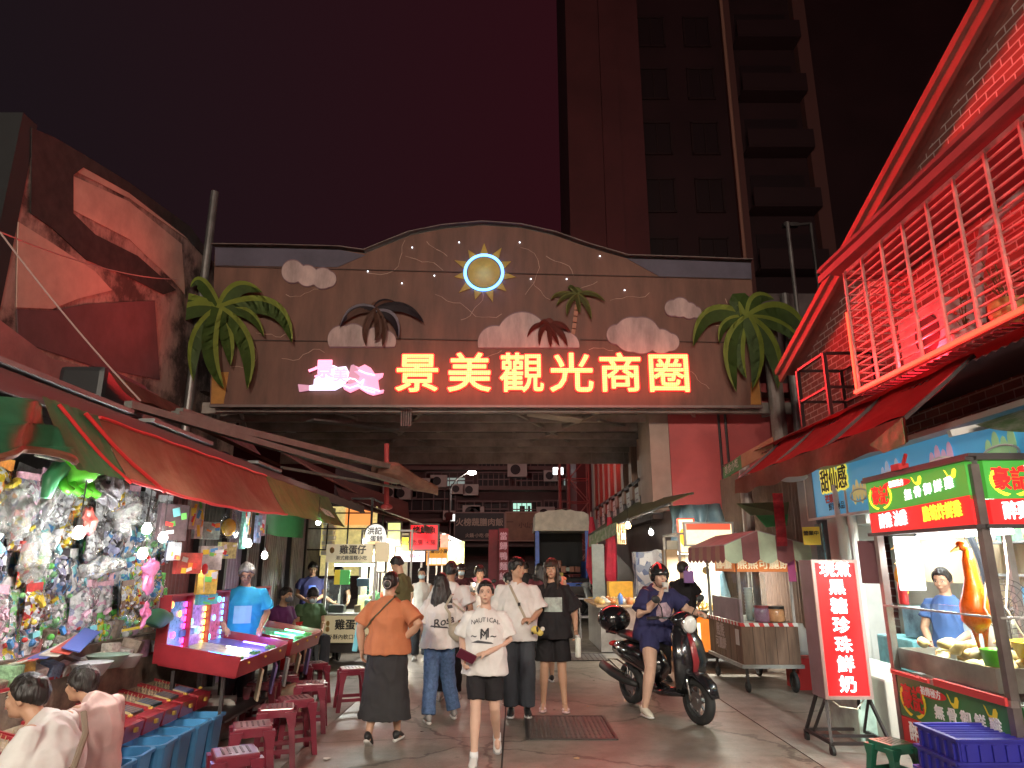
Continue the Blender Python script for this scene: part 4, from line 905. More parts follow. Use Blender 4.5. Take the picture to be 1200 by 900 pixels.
poultry_sign(ck, (3.17, 4.585, 1.9), (1, 0, 0), 1.05, .42, True)
poultry_sign(ck, (3.105, 5.93, .29), (0, -1, 0), 1.27, .49, False)
poultry_sign(ck, (3.17, 4.605, .29), (1, 0, 0), 1.0, .49, False)
b = B(M('sign_frame_dark', (.08, .07, .07), .5, .4))
for z in (1.885, 2.335): b.box((3.09, 5.3, z), (.06, 1.42, .025)); b.box((3.68, 4.59, z), (1.12, .06, .025))
b.box((3.68, 5.3, 2.36), (1.2, 1.44, .02)); b.obj('sign_frame', ck)
b = B(M('red_strip', (.6, .05, .05), .5)); b.box((3.085, 5.0, .81), (.02, .75, .05)); b.box((3.085, 5.7, .80), (.02, .5, .025)); b.obj('red_edge', ck)
gl = glass('clear_glass', (.93, .97, .95), .07)
for (c, s) in [((3.1, 5.3, 1.05), (.006, 1.32, .5)), ((3.68, 4.6, 1.05), (1.08, .006, .5)), ((3.33, 5.3, 1.32), (.46, 1.34, .006))]: B(gl).box(c, s).obj('glass_pane', ck)
b = B(alu)
b.bar((3.1, 4.65, 1.31), (3.1, 5.97, 1.31), .014); b.bar((3.12, 4.6, 1.31), (4.2, 4.6, 1.31), .014); b.obj('glass_rail', ck)
tr = thing('meat_tray', 'large stainless tray heaped with pale cut chicken', 'tray', (3.6, 5.35, .83))
b = B(stainless); tz = .84
b.box((3.6, 5.35, tz), (.9, 1.15, .01))
for s in (-1, 1): b.box((3.6 + s * .45, 5.35, tz + .07), (.012, 1.16, .15)); b.box((3.6, 5.35 + s * .575, tz + .07), (.89, .012, .15))
b.obj('tray', tr)
meat = M('chicken_meat', (.78, .55, .24), .38, ns=12, na=.35, coat=.4); rm_ = random.Random(4)
for i in range(46):
    x = 3.22 + rm_.random() * .72; y = 4.9 + rm_.random() * .95; z = tz + .09 + rm_.random() * .14
    b = B(meat); rt_ = Euler((rm_.uniform(-.5, .5), rm_.uniform(-.5, .5), rm_.uniform(0, 3.1))).to_matrix(); b.ell((x, y, z), (.09, .045, .032), rot=rt_, n=10); b.jitter(.022, 16)
    b.solo('chicken_piece', 'pale cooked chicken piece heaped in the steel tray', 'food', 'cut chicken pieces heaped in the tray', smooth=True)
def basket(label, c, r, colr, nm, sx=1):
    b = B(M('plastic_' + nm, colr, .35, coat=.3)); b.lathe([(r * .8, 0), (r, .1), (r * 1.08, .105), (r * .98, .11), (r * .78, .012), (0, .012)], c, 22); 
    return b.solo('plastic_basket', label, 'basket', smooth=True)
basket('bright yellow plastic basket inside the chicken cart', (3.62, 4.98, 1.02), .17, (.85, .55, .02), 'yellow'); basket('red plastic basket inside the chicken cart', (3.5, 4.72, 1.02), .13, (.8, .05, .02), 'red'); basket('small blue plastic basket inside the chicken cart at its right', (3.9, 4.75, 1.02), .12, (.12, .1, .5), 'blue'); basket('lime green plastic bowl at the corner of the meat tray', (3.26, 4.92, .98), .085, (.2, .8, .05), 'lime')
def duck(name, label, top, s, colr):
    t = thing(name, label, 'roast duck', top); sk = M('duck_' + name + '%d' % int(colr[1] * 100), colr, .28, coat=.5, ns=8, na=.25)
    x, y, z = top; b = B(sk)
    b.tube([(x, y, z - .02 * s), (x, y + .005, z - .1 * s), (x, y, z - .22 * s), (x, y, z - .30 * s), (x - .01, y, z - .40 * s), (x - .01, y, z - .50 * s), (x - .01, y, z - .58 * s)], [.026 * s, .042 * s, .046 * s, .066 * s, .092 * s, .092 * s, .03 * s], 14); b.obj('body', t, smooth=True)
    b = B(sk); b.ell((x - .03 * s, y, z + .0), (.045 * s, .03 * s, .032 * s), rot=Euler((0, .5, 0)).to_matrix()); b.obj('head', t, smooth=True)
    b = B(M('beak', (.7, .4, .1), .4)); b.cyl((x - .06 * s, y, z - .01 * s), (x - .12 * s, y, z - .04 * s), .016 * s, .006 * s); b.obj('beak', t)
    for k in (-1, 1): b = B(sk); b.tube([(x + k * .035 * s, y, z - .52 * s), (x + k * .03 * s, y, z - .62 * s), (x + k * .02 * s, y, z - .7 * s)], [.03 * s, .013 * s, .008 * s], 8); b.obj('leg', t, smooth=True)
    b = B(alu); b.cyl((x, y, z), (x, y, z + .12 * s), .004, n=6); b.torus((x, y, z + .13 * s), .014, .004, axis='Y', n=10, m=5); b.obj('hook', t)
duck('hanging_duck', 'large bright orange roast duck hanging behind the near cart post', (3.27, 5.05, at(1140, 640, 5.05).z), 1.02, (.8, .12, .004))
duck('hanging_duck', 'small orange roast duck hanging beside the white menu panel', (3.2, 5.82, 1.78), .52, (.8, .33, .02)); duck('hanging_duck', 'yellow brown roast duck hanging at the far cart corner', (3.3, 5.99, 1.66), .45, (.6, .3, .03)); duck('hanging_duck', 'orange roast duck hanging right of the near cart post', (3.6, 4.72, 1.55), .5, (.85, .3, .02))
b = B(M('menu_white_lit', (1, 1, 1), .5, emit=1.0)); b.box((3.22, 5.72, 1.65), (.2, .02, .42)); b.solo('menu_sheet', 'glowing white blank menu panel inside the chicken cart', 'panel')
b = B(M('menu_maroon', (.2, .08, .09), .6)); b.box((3.12, 6.1, 1.66), (.03, .22, .36), rz=.6); b.solo('menu_board', 'narrow maroon menu board hanging at the far corner of the chicken cart', 'menu')
b = B(M('bottle_red', (.6, .03, .04), .3, coat=.4)); b.lathe([(.0, 0), (.035, .0), (.035, .13), (.012, .17), (.012, .2), (0, .2)], (3.2, 5.84, 1.325), 14); b.solo('sauce_bottle', 'red sauce bottle standing on the glass shelf of the chicken cart', 'bottle', smooth=True)
tube_lamp('tube_lamp', 'fluorescent tube under the sign of the chicken cart', (3.4, 5.85, 1.86), (3.4, 4.75, 1.86), 60)
for x, c_ in ((3.3, 3.5), (3.45, 3.55)):
    b = B(M('cable_cream', (.7, .65, .5), .5)); b.tube([(x, 4.9, 1.86), (x + .02, 4.95, 1.6), (x - .04, 4.95, 1.35), (x + .02, 4.9, 1.15)], .006, 5); b.solo('cord', 'cream electric cord dangling inside the chicken cart', 'cord', 'cords in the chicken cart')
b = B(M('clip_red', (.6, .03, .03), .5)); b.box((3.1, 5.45, 2.39), (.08, .12, .05)); b.bar((3.1, 5.4, 2.4), (3.1, 5.34, 2.48), .02); b.solo('clip_lamp', 'small red clamp on top of the poultry sign near its left end', 'clamp')
# stack of blue crates
rcr = random.Random(9)
blue = M('crate_blue', (.03, .028, .30), .38, coat=.2, ns=4, na=.2)
for k in range(5):
    c = Vector((2.88 + .02 * k, 4.72 + (.0 if k < 4 else .0), .125 * k)); t = thing('blue_crate', ['lowest', 'second lowest', 'middle', 'second highest', 'topmost'][k] + ' deep blue plastic crate in the stack at the chicken cart corner', 'crate', c, 0, 'blue plastic crates stacked at lower right')
    b = B(blue); W, D, H0 = .56 , .42, .12
    b.box((0, 0, .01), (W - .03, D - .03, .016))
    for s in (-1, 1):
        b.box((s * W / 2, 0, H0 / 2), (.012, D, H0)); b.box((0, s * D / 2, H0 / 2), (W - .012, .012, H0)); b.box((s * (W / 2 + .008), 0, H0), (.03, D + .03, .016)); b.box((0, s * (D / 2 + .008), H0 + .001), (W + .03, .03, .016))
        for i in range(7): b.box((-W / 2 + W * (i + .5) / 7, s * (D / 2 + .01), H0 / 2 - .01), (.02, .02, H0 - .03))
        for i in range(5): b.box((s * (W / 2 + .01), -D / 2 + D * (i + .5) / 5, H0 / 2 - .01), (.02, .02, H0 - .03))
    b.obj('tub', t, world=False)
    b = B(blue)
    for i in range(4 if k < 4 else 9): b.box((0, -D / 2 + D * (i + .5) / (4 if k < 4 else 9), H0 - .012), (W - .02, .012, .02))
    b.obj('divider', t, world=False)
# low green stool
def stool_mesh(par, mt, w_top, w_bot, h, name='seat'):
    b = B(mt); k = w_top / 2
    b.box((0, 0, h - .012), (w_top, w_top, .024), bev=.01)
    for s in (-1, 1):
        b.box((s * (k - .006), 0, h - .04), (.014, w_top * .96, .06)); b.box((0, s * (k - .006), h - .041), (w_top * .96, .014, .06))
    b.obj('seat', par, world=False)
    hh = w_bot / 2
    for sx in (-1, 1):
        for sy in (-1, 1):
            b = B(mt); t0 = Vector((sx * (k - .02), sy * (k - .02), h - .03)); t1 = Vector((sx * (hh - .02), sy * (hh - .02), 0))
            def L(c, s): return [c + Vector((a * s, d * s, 0)) for a, d in ((-1, -1), (1, -1), (1, 1), (-1, 1))]
            b.rings([L(t1, .022), L(t0.lerp(t1, .3), .026), L(t0, .045)]); b.obj('leg', par, world=False)
    zr = h * .28; kk = hh + (k - hh) * .28
    b = B(mt)
    for s in (-1, 1): b.box((s * (kk - .015), 0, zr), (.014, 2 * kk - .05, .035)); b.box((0, s * (kk - .015), zr + .0005), (2 * kk - .05, .014, .035))
    b.obj('stretcher', par, world=False)
    b = B(M(mt.name + '_slot', (.06, .012, .015), .6) if 'wine' in mt.name else mt)
    for i in range(5): b.box((-.08 + .04 * i, 0, h + .0015), (.014, w_top * .62, .003))
    b.obj('seat_slots', par, world=False)
gs = thing('plastic_stool', 'low dark green plastic stool tucked beside the chicken cart', 'stool', atz(1045, 868, .3).xy.to_3d(), .3); stool_mesh(gs, M('stool_green', (.015, .12, .07), .35, coat=.2), .24, .3, .3)
gb = B(M('foam_box_cream', (.62, .55, .48), .7, ns=3, na=.15)); gb.box((3.62, 7.1, .3), (.3, .5, .6), bev=.02); gb.solo('foam_box', 'cream bin standing between the red sign and the chicken cart', 'bin')
flatbox('foam_box', 'white and green foam carton on the ground behind the red sign', 'box', (3.5, 7.4, .35), (.4, .6, .7), M('carton_wgreen', (.55, .72, .62), .6, ns=3, na=.5))

# ================================================================= red light box sign on wheels
ls = thing('light_box_sign', 'tall red light box sign with white characters on a wheeled steel frame', 'sign', (3.1, 6.93, 0))
lw, lh, ld = .44, 1.24, .27
b = B(M('light_box_side', (.32, .2, .22), .5, .2, ns=2)); b.box((3.1, 6.945, 1.06), (lw, ld, lh)); b.obj('case', ls)
b = B(M('light_red', (.9, .015, .015), .4, emit=.5, ec=(1, .008, .012))); b.box((3.1, 6.803, 1.06), (lw - .05, .006, lh - .05)); b.obj('lit_face', ls)
b = B(M('frame_rose', (.5, .36, .33), .4, .5))
for s in (-1, 1): b.box((3.1 + s * (lw / 2 - .014), 6.797, 1.06), (.03, .018, lh + .002)); b.box((3.1, 6.798, 1.06 + s * (lh / 2 - .014)), (lw - .058, .018, .03))
b.obj('frame', ls)
b = B(M('sign_white_glow', (1, 1, 1), .4, emit=1.1))
b.text('現煮', frame((3.1, 6.79, 1.585), (1, 0, 0), (0, 0, 1)), .15, offset=.0035, extrude=.002)
for i, ch in enumerate('黑糖珍珠鮮奶'): b.text(ch, frame((3.1, 6.79, 1.42 - i * .172), (1, 0, 0), (0, 0, 1)), .15, offset=.0035, extrude=.002, sx=1.1)
b.obj('lettering', ls)
lamp('sign_glow', (3.1, 6.6, 1.1), 5, (1, .12, .1), ls, 'AREA', .4, 1.2, aim=(0, -1, 0))
b = B(darksteel)
for sx in (-1, 1):
    for sy in (-1, 1): b.bar((3.1 + sx * .2, 6.945 + sy * .1, .44), (3.1 + sx * .26, 6.945 + sy * .27, .1), .025)
    b.bar((3.1 + sx * .26, 6.67, .1), (3.1 + sx * .26, 7.22, .1), .028); b.bar((3.1 + sx * .2, 6.85, .44), (3.1 + sx * .24, 7.1, .1), .02)
for y in (6.67, 6.95, 7.22): b.bar((2.84, y, .1), (3.36, y, .1), .026)
b.obj('stand', ls)
for sx in (-1, 1):
    for sy in (-1, 1):
        b = B(M('rubber', (), .7)); c = Vector((3.1 + sx * .26, 6.945 + sy * .275, .04)); b.cyl(c - Vector((.014, 0, 0)), c + Vector((.014, 0, 0)), .04, n=16); b.box(c + Vector((0, .01, .035)), (.034, .03, .045), mat=darksteel); b.obj('caster', ls)
b = B(M('cable_cream', (), .5)); b.tube([(2.95, 6.9, .44), (3.0, 6.8, .38), (3.15, 6.78, .36), (3.28, 6.9, .42)], .007, 5); b.solo('cord', 'pale cord looped under the red light box sign', 'cord')

# ================================================================= crepe cart
wood = M('cart_wood', (.20, .12, .08), .65, ns=2.2, na=.45, bump=.2, bs=20, stretch=(6, 6, .7))
cc = thing('crepe_cart', 'wooden crepe cart with striped scalloped canopy and orange name board', 'food cart', (3.43, 10.4, 0))
X0, X1, Y0, Y1 = 3.06, 3.82, 9.65, 11.2
b = B(wood); b.box(((X0 + X1) / 2, (Y0 + Y1) / 2, .6), (X1 - X0, Y1 - Y0, .5)); b.obj('body', cc)
b = B(M('plank_gap', (.06, .035, .025), .8))
for k in range(1, 5): b.box((X0 + (X1 - X0) * k / 5, Y0 - .001, .6), (.006, .004, .49))
for k in range(1, 6): b.box((X0 - .001, Y0 + (Y1 - Y0) * k / 6, .6), (.004, .006, .49))
b.obj('plank_joint', cc)
b = B(M('cart_base_steel', (.42, .42, .4), .45, .6, ns=4)); b.box(((X0 + X1) / 2, (Y0 + Y1) / 2, .33), (X1 - X0 + .06, Y1 - Y0 + .06, .045)); b.obj('base_frame', cc)
redw = [M('tape_red', (.6, .04, .04), .5), M('tape_white', (.75, .75, .72), .5)]
b = B(redw[0]); n_s = 12
for k in range(n_s):
    xa = X0 - .01 + (X1 - X0 + .02) * k / n_s; w_ = (X1 - X0 + .02) / n_s; m_ = redw[k % 2]
    b.poly([(xa, Y0 - .012, .83), (xa + w_, Y0 - .012, .83), (xa + w_ - .02, Y0 - .012, .875), (xa - .02, Y0 - .012, .875)], ext=(0, .01, 0), mat=m_)
for k in range(22):
    ya = Y0 + (Y1 - Y0) * k / 22; w_ = (Y1 - Y0) / 22; m_ = redw[k % 2]
    b.poly([(X0 - .012, ya, .83), (X0 - .012, ya + w_, .83), (X0 - .012, ya + w_ + .02, .875), (X0 - .012, ya + .02, .875)], ext=(.01, 0, 0), mat=m_)
b.obj('striped_edge', cc)
b = B(stainless); b.box(((X0 + X1) / 2, (Y0 + Y1) / 2, .862), (X1 - X0 - .01, Y1 - Y0 - .01, .02)); b.obj('counter_top', cc)
cw = M('faint_white_letters', (.45, .33, .3), .6)
b = B(cw); b.text('熊熊', frame((X0 - .008, 10.6, .7), (0, -1, 0), (0, 0, 1)), .2, offset=.003, extrude=.002); b.text('可麗餅', frame((X0 - .008, 10.6, .52), (0, -1, 0), (0, 0, 1)), .17, offset=.003, extrude=.002); b.obj('painted_lettering', cc)
b = B(M('sticker_white', (.6, .58, .55), .6)); b.box((X0 - .004, 9.83, .68), (.006, .14, .2)); b.obj('sticker', cc)
for (x, y) in ((X0 + .06, Y0 + .08), (X1 - .08, Y0 + .08), (X0 + .06, Y1 - .1), (X1 - .08, Y1 - .1)):
    big = x > 3.5
    b = B(M('rubber', (), .7)); r_ = .13 if big else .07; b.torus((x, y, r_ + .0), r_ - .03, .03, axis='X', n=20, m=8); b.cyl((x - .015, y, r_), (x + .015, y, r_), r_ - .04, n=14, mat=darksteel); b.box((x, y, (r_ + .31) / 2 + .03), (.03, .04, .31 - r_ - .02), mat=darksteel); b.obj('wheel', cc)
for (x, y) in ((X0 + .03, Y0 + .03), (X1 - .03, Y0 + .03), (X0 + .03, Y1 - .03), (X1 - .03, Y1 - .03)):
    B(alu).box((x, y, 1.38), (.035, .035, 1.02)).obj('post', cc)
# canopy
cnm = [M('canopy_maroon', (.28, .10, .11), .75, ns=4, na=.25), M('canopy_mint', (.52, .62, .45), .75, ns=4, na=.2)]
cx0, cx1, cy_0, cy_1, cz = 2.86, 4.02, 9.45, 11.4, 1.88
rid = Vector(((cx0 + cx1) / 2 - .12, 0, 2.08))
b = B(cnm[0]); 
def front(u): # top edge of the valance, rising to the gable
    x = cx0 + (cx1 - cx0) * u; z = cz + (2.07 - cz) * (1 - abs((x - rid.x) / ((cx1 - rid.x) if x > rid.x else (rid.x - cx0)))); return x, z
n_p = 5
for k in range(n_p):
    for i in range(8):
        u0 = (k + i / 8) / n_p; u1 = (k + (i + 1) / 8) / n_p; xa, za = front(u0); xb_, zb2 = front(u1)
        dz = lambda t: 1.70 - .055 * math.sin(PI * t)
        b.poly([(xa, cy_0, za), (xb_, cy_0, zb2), (xb_, cy_0 - .01, dz((i + 1) / 8)), (xa, cy_0 - .01, dz(i / 8))], ext=(0, .008, 0), mat=cnm[(k + 1) % 2])
b.obj('front_valance', cc)
b = B(cnm[0])
for k in range(9):
    for i in range(6):
        y0 = cy_0 + (cy_1 - cy_0) * (k + i / 6) / 9; y1 = cy_0 + (cy_1 - cy_0) * (k + (i + 1) / 6) / 9; dz = lambda t: 1.70 - .05 * math.sin(PI * t)
        b.poly([(cx0, y0, cz), (cx0, y1, cz), (cx0 - .01, y1, dz((i + 1) / 6)), (cx0 - .01, y0, dz(i / 6))], ext=(.008, 0, 0), mat=cnm[0] if k % 2 == 0 else M('canopy_brown', (.34, .2, .15), .75, ns=4))
b.obj('side_valance', cc)
b = B(M('canopy_top', (.36, .32, .33), .7, ns=3)); b.poly([(cx0, cy_0, cz), (rid.x, cy_0, 2.07), (rid.x, cy_1, 2.07), (cx0, cy_1, cz)], ext=(0, 0, .01)); b.poly([(rid.x, cy_0, 2.07), (cx1, cy_0, cz), (cx1, cy_1, cz), (rid.x, cy_1, 2.07)], ext=(0, 0, .01)); b.obj('canopy_top', cc)
orange = M('board_orange', (.62, .2, .06), .55, emit=.12, ec=(.9, .25, .05)); yw = M('letters_cream_lit', (.85, .75, .5), .5, emit=.2)
b = B(orange); b.box((3.46, 9.62, 1.63), (.80, .02, .19)); b.box((3.04, 10.1, 1.63), (.02, .9, .19)); b.obj('name_board', cc)
b = B(yw); b.text('熊熊可麗餅', frame((3.42, 9.606, 1.63), (1, 0, 0), (0, 0, 1)), .145, offset=.003, extrude=.002); b.text('熊熊可麗餅', frame((3.026, 10.1, 1.63), (0, -1, 0), (0, 0, 1)), .145, offset=.003, extrude=.002); b.obj('lettering', cc)
B(M('tag_pink', (.6, .12, .35), .6)).box((3.79, 9.59, 1.56), (.1, .02, .3)).obj('pink_tag', cc)
for (c, s) in [((X0 + .03, 10.42, 1.2), (.006, 1.45, .6)), ((3.25, Y0 + .03, 1.2), (.4, .006, .6))]: B(gl).box(c, s).obj('glass_pane', cc)
B(M('crepe_side_panel', (.33, .26, .3), .5, ns=3)).box((X0 + .02, 10.3, 1.03), (.03, 1.3, .3)).obj('side_panel', cc)
for i, (x, y, r_, h, c_, lab) in enumerate([(3.42, 9.85, .1, .18, (.5, .2, .35), 'pink jar with a red lid on the crepe cart counter'), (3.62, 9.85, .11, .17, (.75, .4, .2), 'orange jar with a dark lid on the crepe cart counter'), (3.75, 10.1, .08, .16, (.05, .16, .15), 'dark teal jar on the crepe cart counter')]):
    t = thing('jar', lab, 'jar', (x, y, .875)); B(M('jar%d' % i, c_, .3, coat=.5, ns=9)).lathe([(r_ * .9, 0), (r_, .02), (r_, h - .03), (r_ * .9, h)], (x, y, .875), 18).obj('body', t, smooth=True); B(M(['lid_red', 'lid_dark', 'lid_teal'][i], [(.4, .04, .05), (.03, .03, .03), (.04, .12, .12)][i], .4)).cyl((x, y, .875 + h), (x, y, .905 + h), r_ * .96, n=18).obj('lid', t)
for k in range(9):
    b = B(M('cup_white', (.75, .75, .72), .4)); z = .875 + k * .045; b.lathe([(.045, 0), (.058, .07), (.062, .075), (0, .074)], (3.36, 10.15, z), 14); b.solo('paper_cup', 'white paper cup in the tall stack on the crepe cart', 'cup', 'stacked paper cups on the crepe cart', smooth=True)
t = thing('bag', 'purple paper bag hanging beside the fries stall', 'bag', at(807, 672, 10.9)); b = B(M('bag_purple', (.28, .14, .4), .6)); p = at(807, 676, 10.9); b.box(p, (.15, .06, .18), bev=.01); b.obj('body', t); B(M('bag_purple', (), .6)).torus(p + Vector((0, 0, .11)), .04, .007, axis='Y', n=14, m=5).obj('handle', t)
wd = thing('water_jug', 'white plastic water jug hanging at the right end of the crepe cart', 'jug', (3.95, 9.9, .5)); B(M('jug_white', (.7, .72, .7), .4)).lathe([(.09, 0), (.12, .06), (.12, .26), (.05, .36), (.04, .4), (0, .4)], (3.95, 9.9, .45), 16).obj('body', wd, smooth=True)
flatbox('red_bin', 'red plastic bin behind the crepe cart', 'bin', (4.0, 10.1, .2), (.3, .4, .4), M('bin_red', (.55, .03, .03), .45))
b = B(M('flag_red', (.5, .04, .06), .6, ns=10, na=.5)); b.sheet(lambda u, v: at(905 + 12 * u + 6 * v, 578 + 62 * v, 9.2 + .05 * math.sin(v * 9)), 4, 12, thick=.004); b.solo('banner', 'red and white narrow cloth banner hanging above the crepe cart', 'banner')
b = B(M('canvas_olive', (.12, .13, .06), .7, ns=2)); b.poly([at(863, 590, 9.6), at(925, 588, 9.4), at(923, 603, 9.3), at(880, 604, 9.5)], ext=(0, .02, 0)); b.poly([at(886, 604, 9.5), at(924, 602, 9.3), at(922, 616, 9.3), at(898, 618, 9.4)], ext=(0, .02, 0), mat=M('canvas_plain_green', (), .7)); b.solo('awning', 'small olive and green awning tucked below the red awning behind the crepe cart', 'awning')
# wall behind the crepe cart
bw_ = thing('corrugated_wall', 'brown corrugated sheet wall behind the crepe and fries stalls', 'wall', (4.3, 12, 0)); b = B(M('sheet_brown', (.20, .13, .10), .6, .3, ns=2, na=.35)); b.sheet(lambda u, v: Vector((4.55 - .0 * v + .02 * math.sin(u * 260), 9.8 + 5.2 * u, 3.4 * v)), 260, 1); b.obj('sheet', bw_)
b = B(greybeam)
for (x, y) in ((4.45, 9.9), (3.95, 11.6), (4.45, 13.2)): b.cyl((x, y, 0), (x, y, 3.3), .07 if y != 11.6 else .09, n=10)
b.obj('pipe', bw_)
# ================================================================= toy stall on the left
def toy_mat(name, cols, scale, rough=.25, coat=.6):
    m = bpy.data.materials.new(name); m.use_nodes = True; n = m.node_tree; p = n.nodes['Principled BSDF']; L = n.links
    t = n.nodes.new('ShaderNodeTexCoord'); v = n.nodes.new('ShaderNodeTexVoronoi'); v.inputs['Scale'].default_value = scale; L.new(t.outputs['Object'], v.inputs['Vector'])
    s = n.nodes.new('ShaderNodeSeparateColor'); L.new(v.outputs['Color'], s.inputs[0])
    r = n.nodes.new('ShaderNodeValToRGB'); r.color_ramp.interpolation = 'CONSTANT'; e = r.color_ramp.elements
    for i, c in enumerate(cols):
        x = e[0] if i == 0 else (e[1] if i == 1 else e.new(i / len(cols))); x.position = i / len(cols); x.color = (*c, 1)
    L.new(s.outputs[0], r.inputs[0]); L.new(r.outputs[0], p.inputs['Base Color']); p.inputs['Roughness'].default_value = rough; p.inputs['Coat Weight'].default_value = coat; p.inputs['Coat Roughness'].default_value = .08
    b = n.nodes.new('ShaderNodeTexNoise'); b.inputs['Scale'].default_value = 22; b.inputs['Detail'].default_value = 3; L.new(t.outputs['Object'], b.inputs['Vector']); bp = n.nodes.new('ShaderNodeBump'); bp.inputs['Strength'].default_value = .9; bp.inputs['Distance'].default_value = .03; L.new(b.outputs[0], bp.inputs['Height']); L.new(bp.outputs[0], p.inputs['Normal']); L.new(bp.outputs[0], p.inputs['Coat Normal'])
    MATS[name] = m; return m
W_ = (.78, .8, .8); SV = (.55, .58, .6); GR = (.15, .6, .12); BL = (.08, .3, .65); RD = (.7, .06, .05); YL = (.8, .6, .05); PKc = (.75, .45, .55); AQ = (.2, .6, .65); OR = (.8, .3, .05); PU = (.4, .42, .62); BR = (.2, .12, .08); BK = (.03, .03, .035)
kinds = [('green and white', [W_, GR, W_, SV, (.3, .7, .3), AQ], .22, .32), ('pale blue and silver', [W_, AQ, SV, BL, W_, SV], .2, .28), ('orange and yellow', [OR, YL, W_, BR, YL, W_], .18, .3), ('pink and purple', [PKc, W_, PU, (.8, .5, .65), SV, W_], .2, .3),
         ('red and white', [RD, W_, SV, W_, BR, YL], .18, .26), ('mixed bright', [GR, RD, W_, BL, YL, PKc, SV], .24, .3), ('grey silver', [SV, W_, (.2, .2, .21), SV, (.3, .3, .3), W_], .26, .4), ('dark and blue', [BK, BL, SV, (.1, .1, .14), W_, PU], .2, .3),
         ('brown and cream', [BR, (.5, .4, .25), W_, (.3, .2, .12), SV, YL], .2, .26), ('lime green', [GR, (.35, .8, .1), W_, SV, (.1, .35, .1), YL], .2, .34)]
film = bpy.data.materials.new('clear_film'); film.use_nodes = True; n_ = film.node_tree; n_.nodes.clear()
o1 = n_.nodes.new('ShaderNodeOutputMaterial'); mx1 = n_.nodes.new('ShaderNodeMixShader'); t1 = n_.nodes.new('ShaderNodeBsdfTransparent'); g1 = n_.nodes.new('ShaderNodeBsdfGlossy'); g1.inputs['Roughness'].default_value = .16; t1.inputs[0].default_value = (.96, .97, .97, 1)
fr1 = n_.nodes.new('ShaderNodeLayerWeight'); fr1.inputs[0].default_value = .22; n_.links.new(fr1.outputs['Facing'], mx1.inputs[0]); n_.links.new(t1.outputs[0], mx1.inputs[1]); n_.links.new(g1.outputs[0], mx1.inputs[2]); n_.links.new(mx1.outputs[0], o1.inputs[0])
nn1 = n_.nodes.new('ShaderNodeTexNoise'); nn1.inputs['Scale'].default_value = 14; nb1 = n_.nodes.new('ShaderNodeBump'); nb1.inputs['Strength'].default_value = 1; nb1.inputs['Distance'].default_value = .05; tc1 = n_.nodes.new('ShaderNodeTexCoord'); n_.links.new(tc1.outputs['Object'], nn1.inputs['Vector']); n_.links.new(nn1.outputs[0], nb1.inputs['Height']); n_.links.new(nb1.outputs[0], g1.inputs['Normal']); n_.links.new(nb1.outputs[0], fr1.inputs['Normal'])
rt = random.Random(77)
protos = []
for ki, (nm, cols, bw, bh_) in enumerate(kinds):
  for var in range(2):
    t = thing('toy_bag', 'clear plastic bag of %s toys hanging in the toy stall' % nm, 'toy bag', (0, 0, -20), 0, 'hanging bags of %s toys' % nm)
    tm = MATS.get('toys_' + nm) or toy_mat('toys_' + nm, cols, 26 if ki % 2 else 36)
    ox, oy = rt.random() * 9, rt.random() * 9
    def pil(u, v, s, d, off=0):
        e = (1 - (2 * u - 1) ** 4) * (1 - (2 * v - 1) ** 4); nz_ = noise.noise(Vector((u * 3 + ox, v * 4 + oy, ki)))
        return Vector(((u - .5) * bw * (1 + .12 * noise.noise(Vector((0, v * 3 + oy, ki)))), -s * (d * e * (.7 + .8 * nz_) + .004) + off, -.05 - v * bh_ + .02 * noise.noise(Vector((u * 2 + ox, 0, ki)))))
    b = B(tm); b.sheet(lambda u, v: pil(u, v, 1, .035), 9, 11); b.sheet(lambda u, v: pil(u, v, -1, .03), 5, 6); b.obj('contents', t, smooth=True, world=False)
    b = B(film); b.sheet(lambda u, v: pil(u * 1.0, v, 1, .075, -.006), 9, 11); b.obj('plastic_film', t, smooth=True, world=False)
    b = B(M('header_' + nm.split()[0], cols[var + (1 if var else 0)], .5, ns=20, na=.4)); b.box((0, 0, -.03), (bw * .96, .008, .06 + .02 * var)); b.obj('header_card', t, world=False)
    # loose toys pressing against the film, in several colours
    b = B(tm)
    for j in range(7):
        c = cols[rt.randrange(len(cols))]; mm = M('toypart%d%d%d' % tuple(int(x * 99) for x in c), c, .35, coat=.4)
        p = ((rt.random() - .5) * bw * .75, -.045 - rt.random() * .02, -.1 - rt.random() * (bh_ - .1)); s = rt.uniform(.012, .035)
        if j % 3: b.box(p, (s * rt.uniform(1, 3), s * .7, s), mat=mm, rot=Euler((0, rt.uniform(-1.5, 1.5), 0)).to_matrix())
        else: b.ell(p, s * .8, mm, n=8)
    b.obj('toys', t, world=False)
    protos.append(t)
first = [True] * len(protos); order = []
def put(i, loc, rz, sc=1, tilt=0):
    if first[i]: o = protos[i]; first[i] = False
    else: o = copy_tree(protos[i])
    o.location = loc; o.rotation_euler = (rt.uniform(-.08, .08), rt.uniform(-.12, .12) + tilt, rz); o.scale = (sc, sc * 1.2, sc); return o
YA, YB = 3.35, 7.35
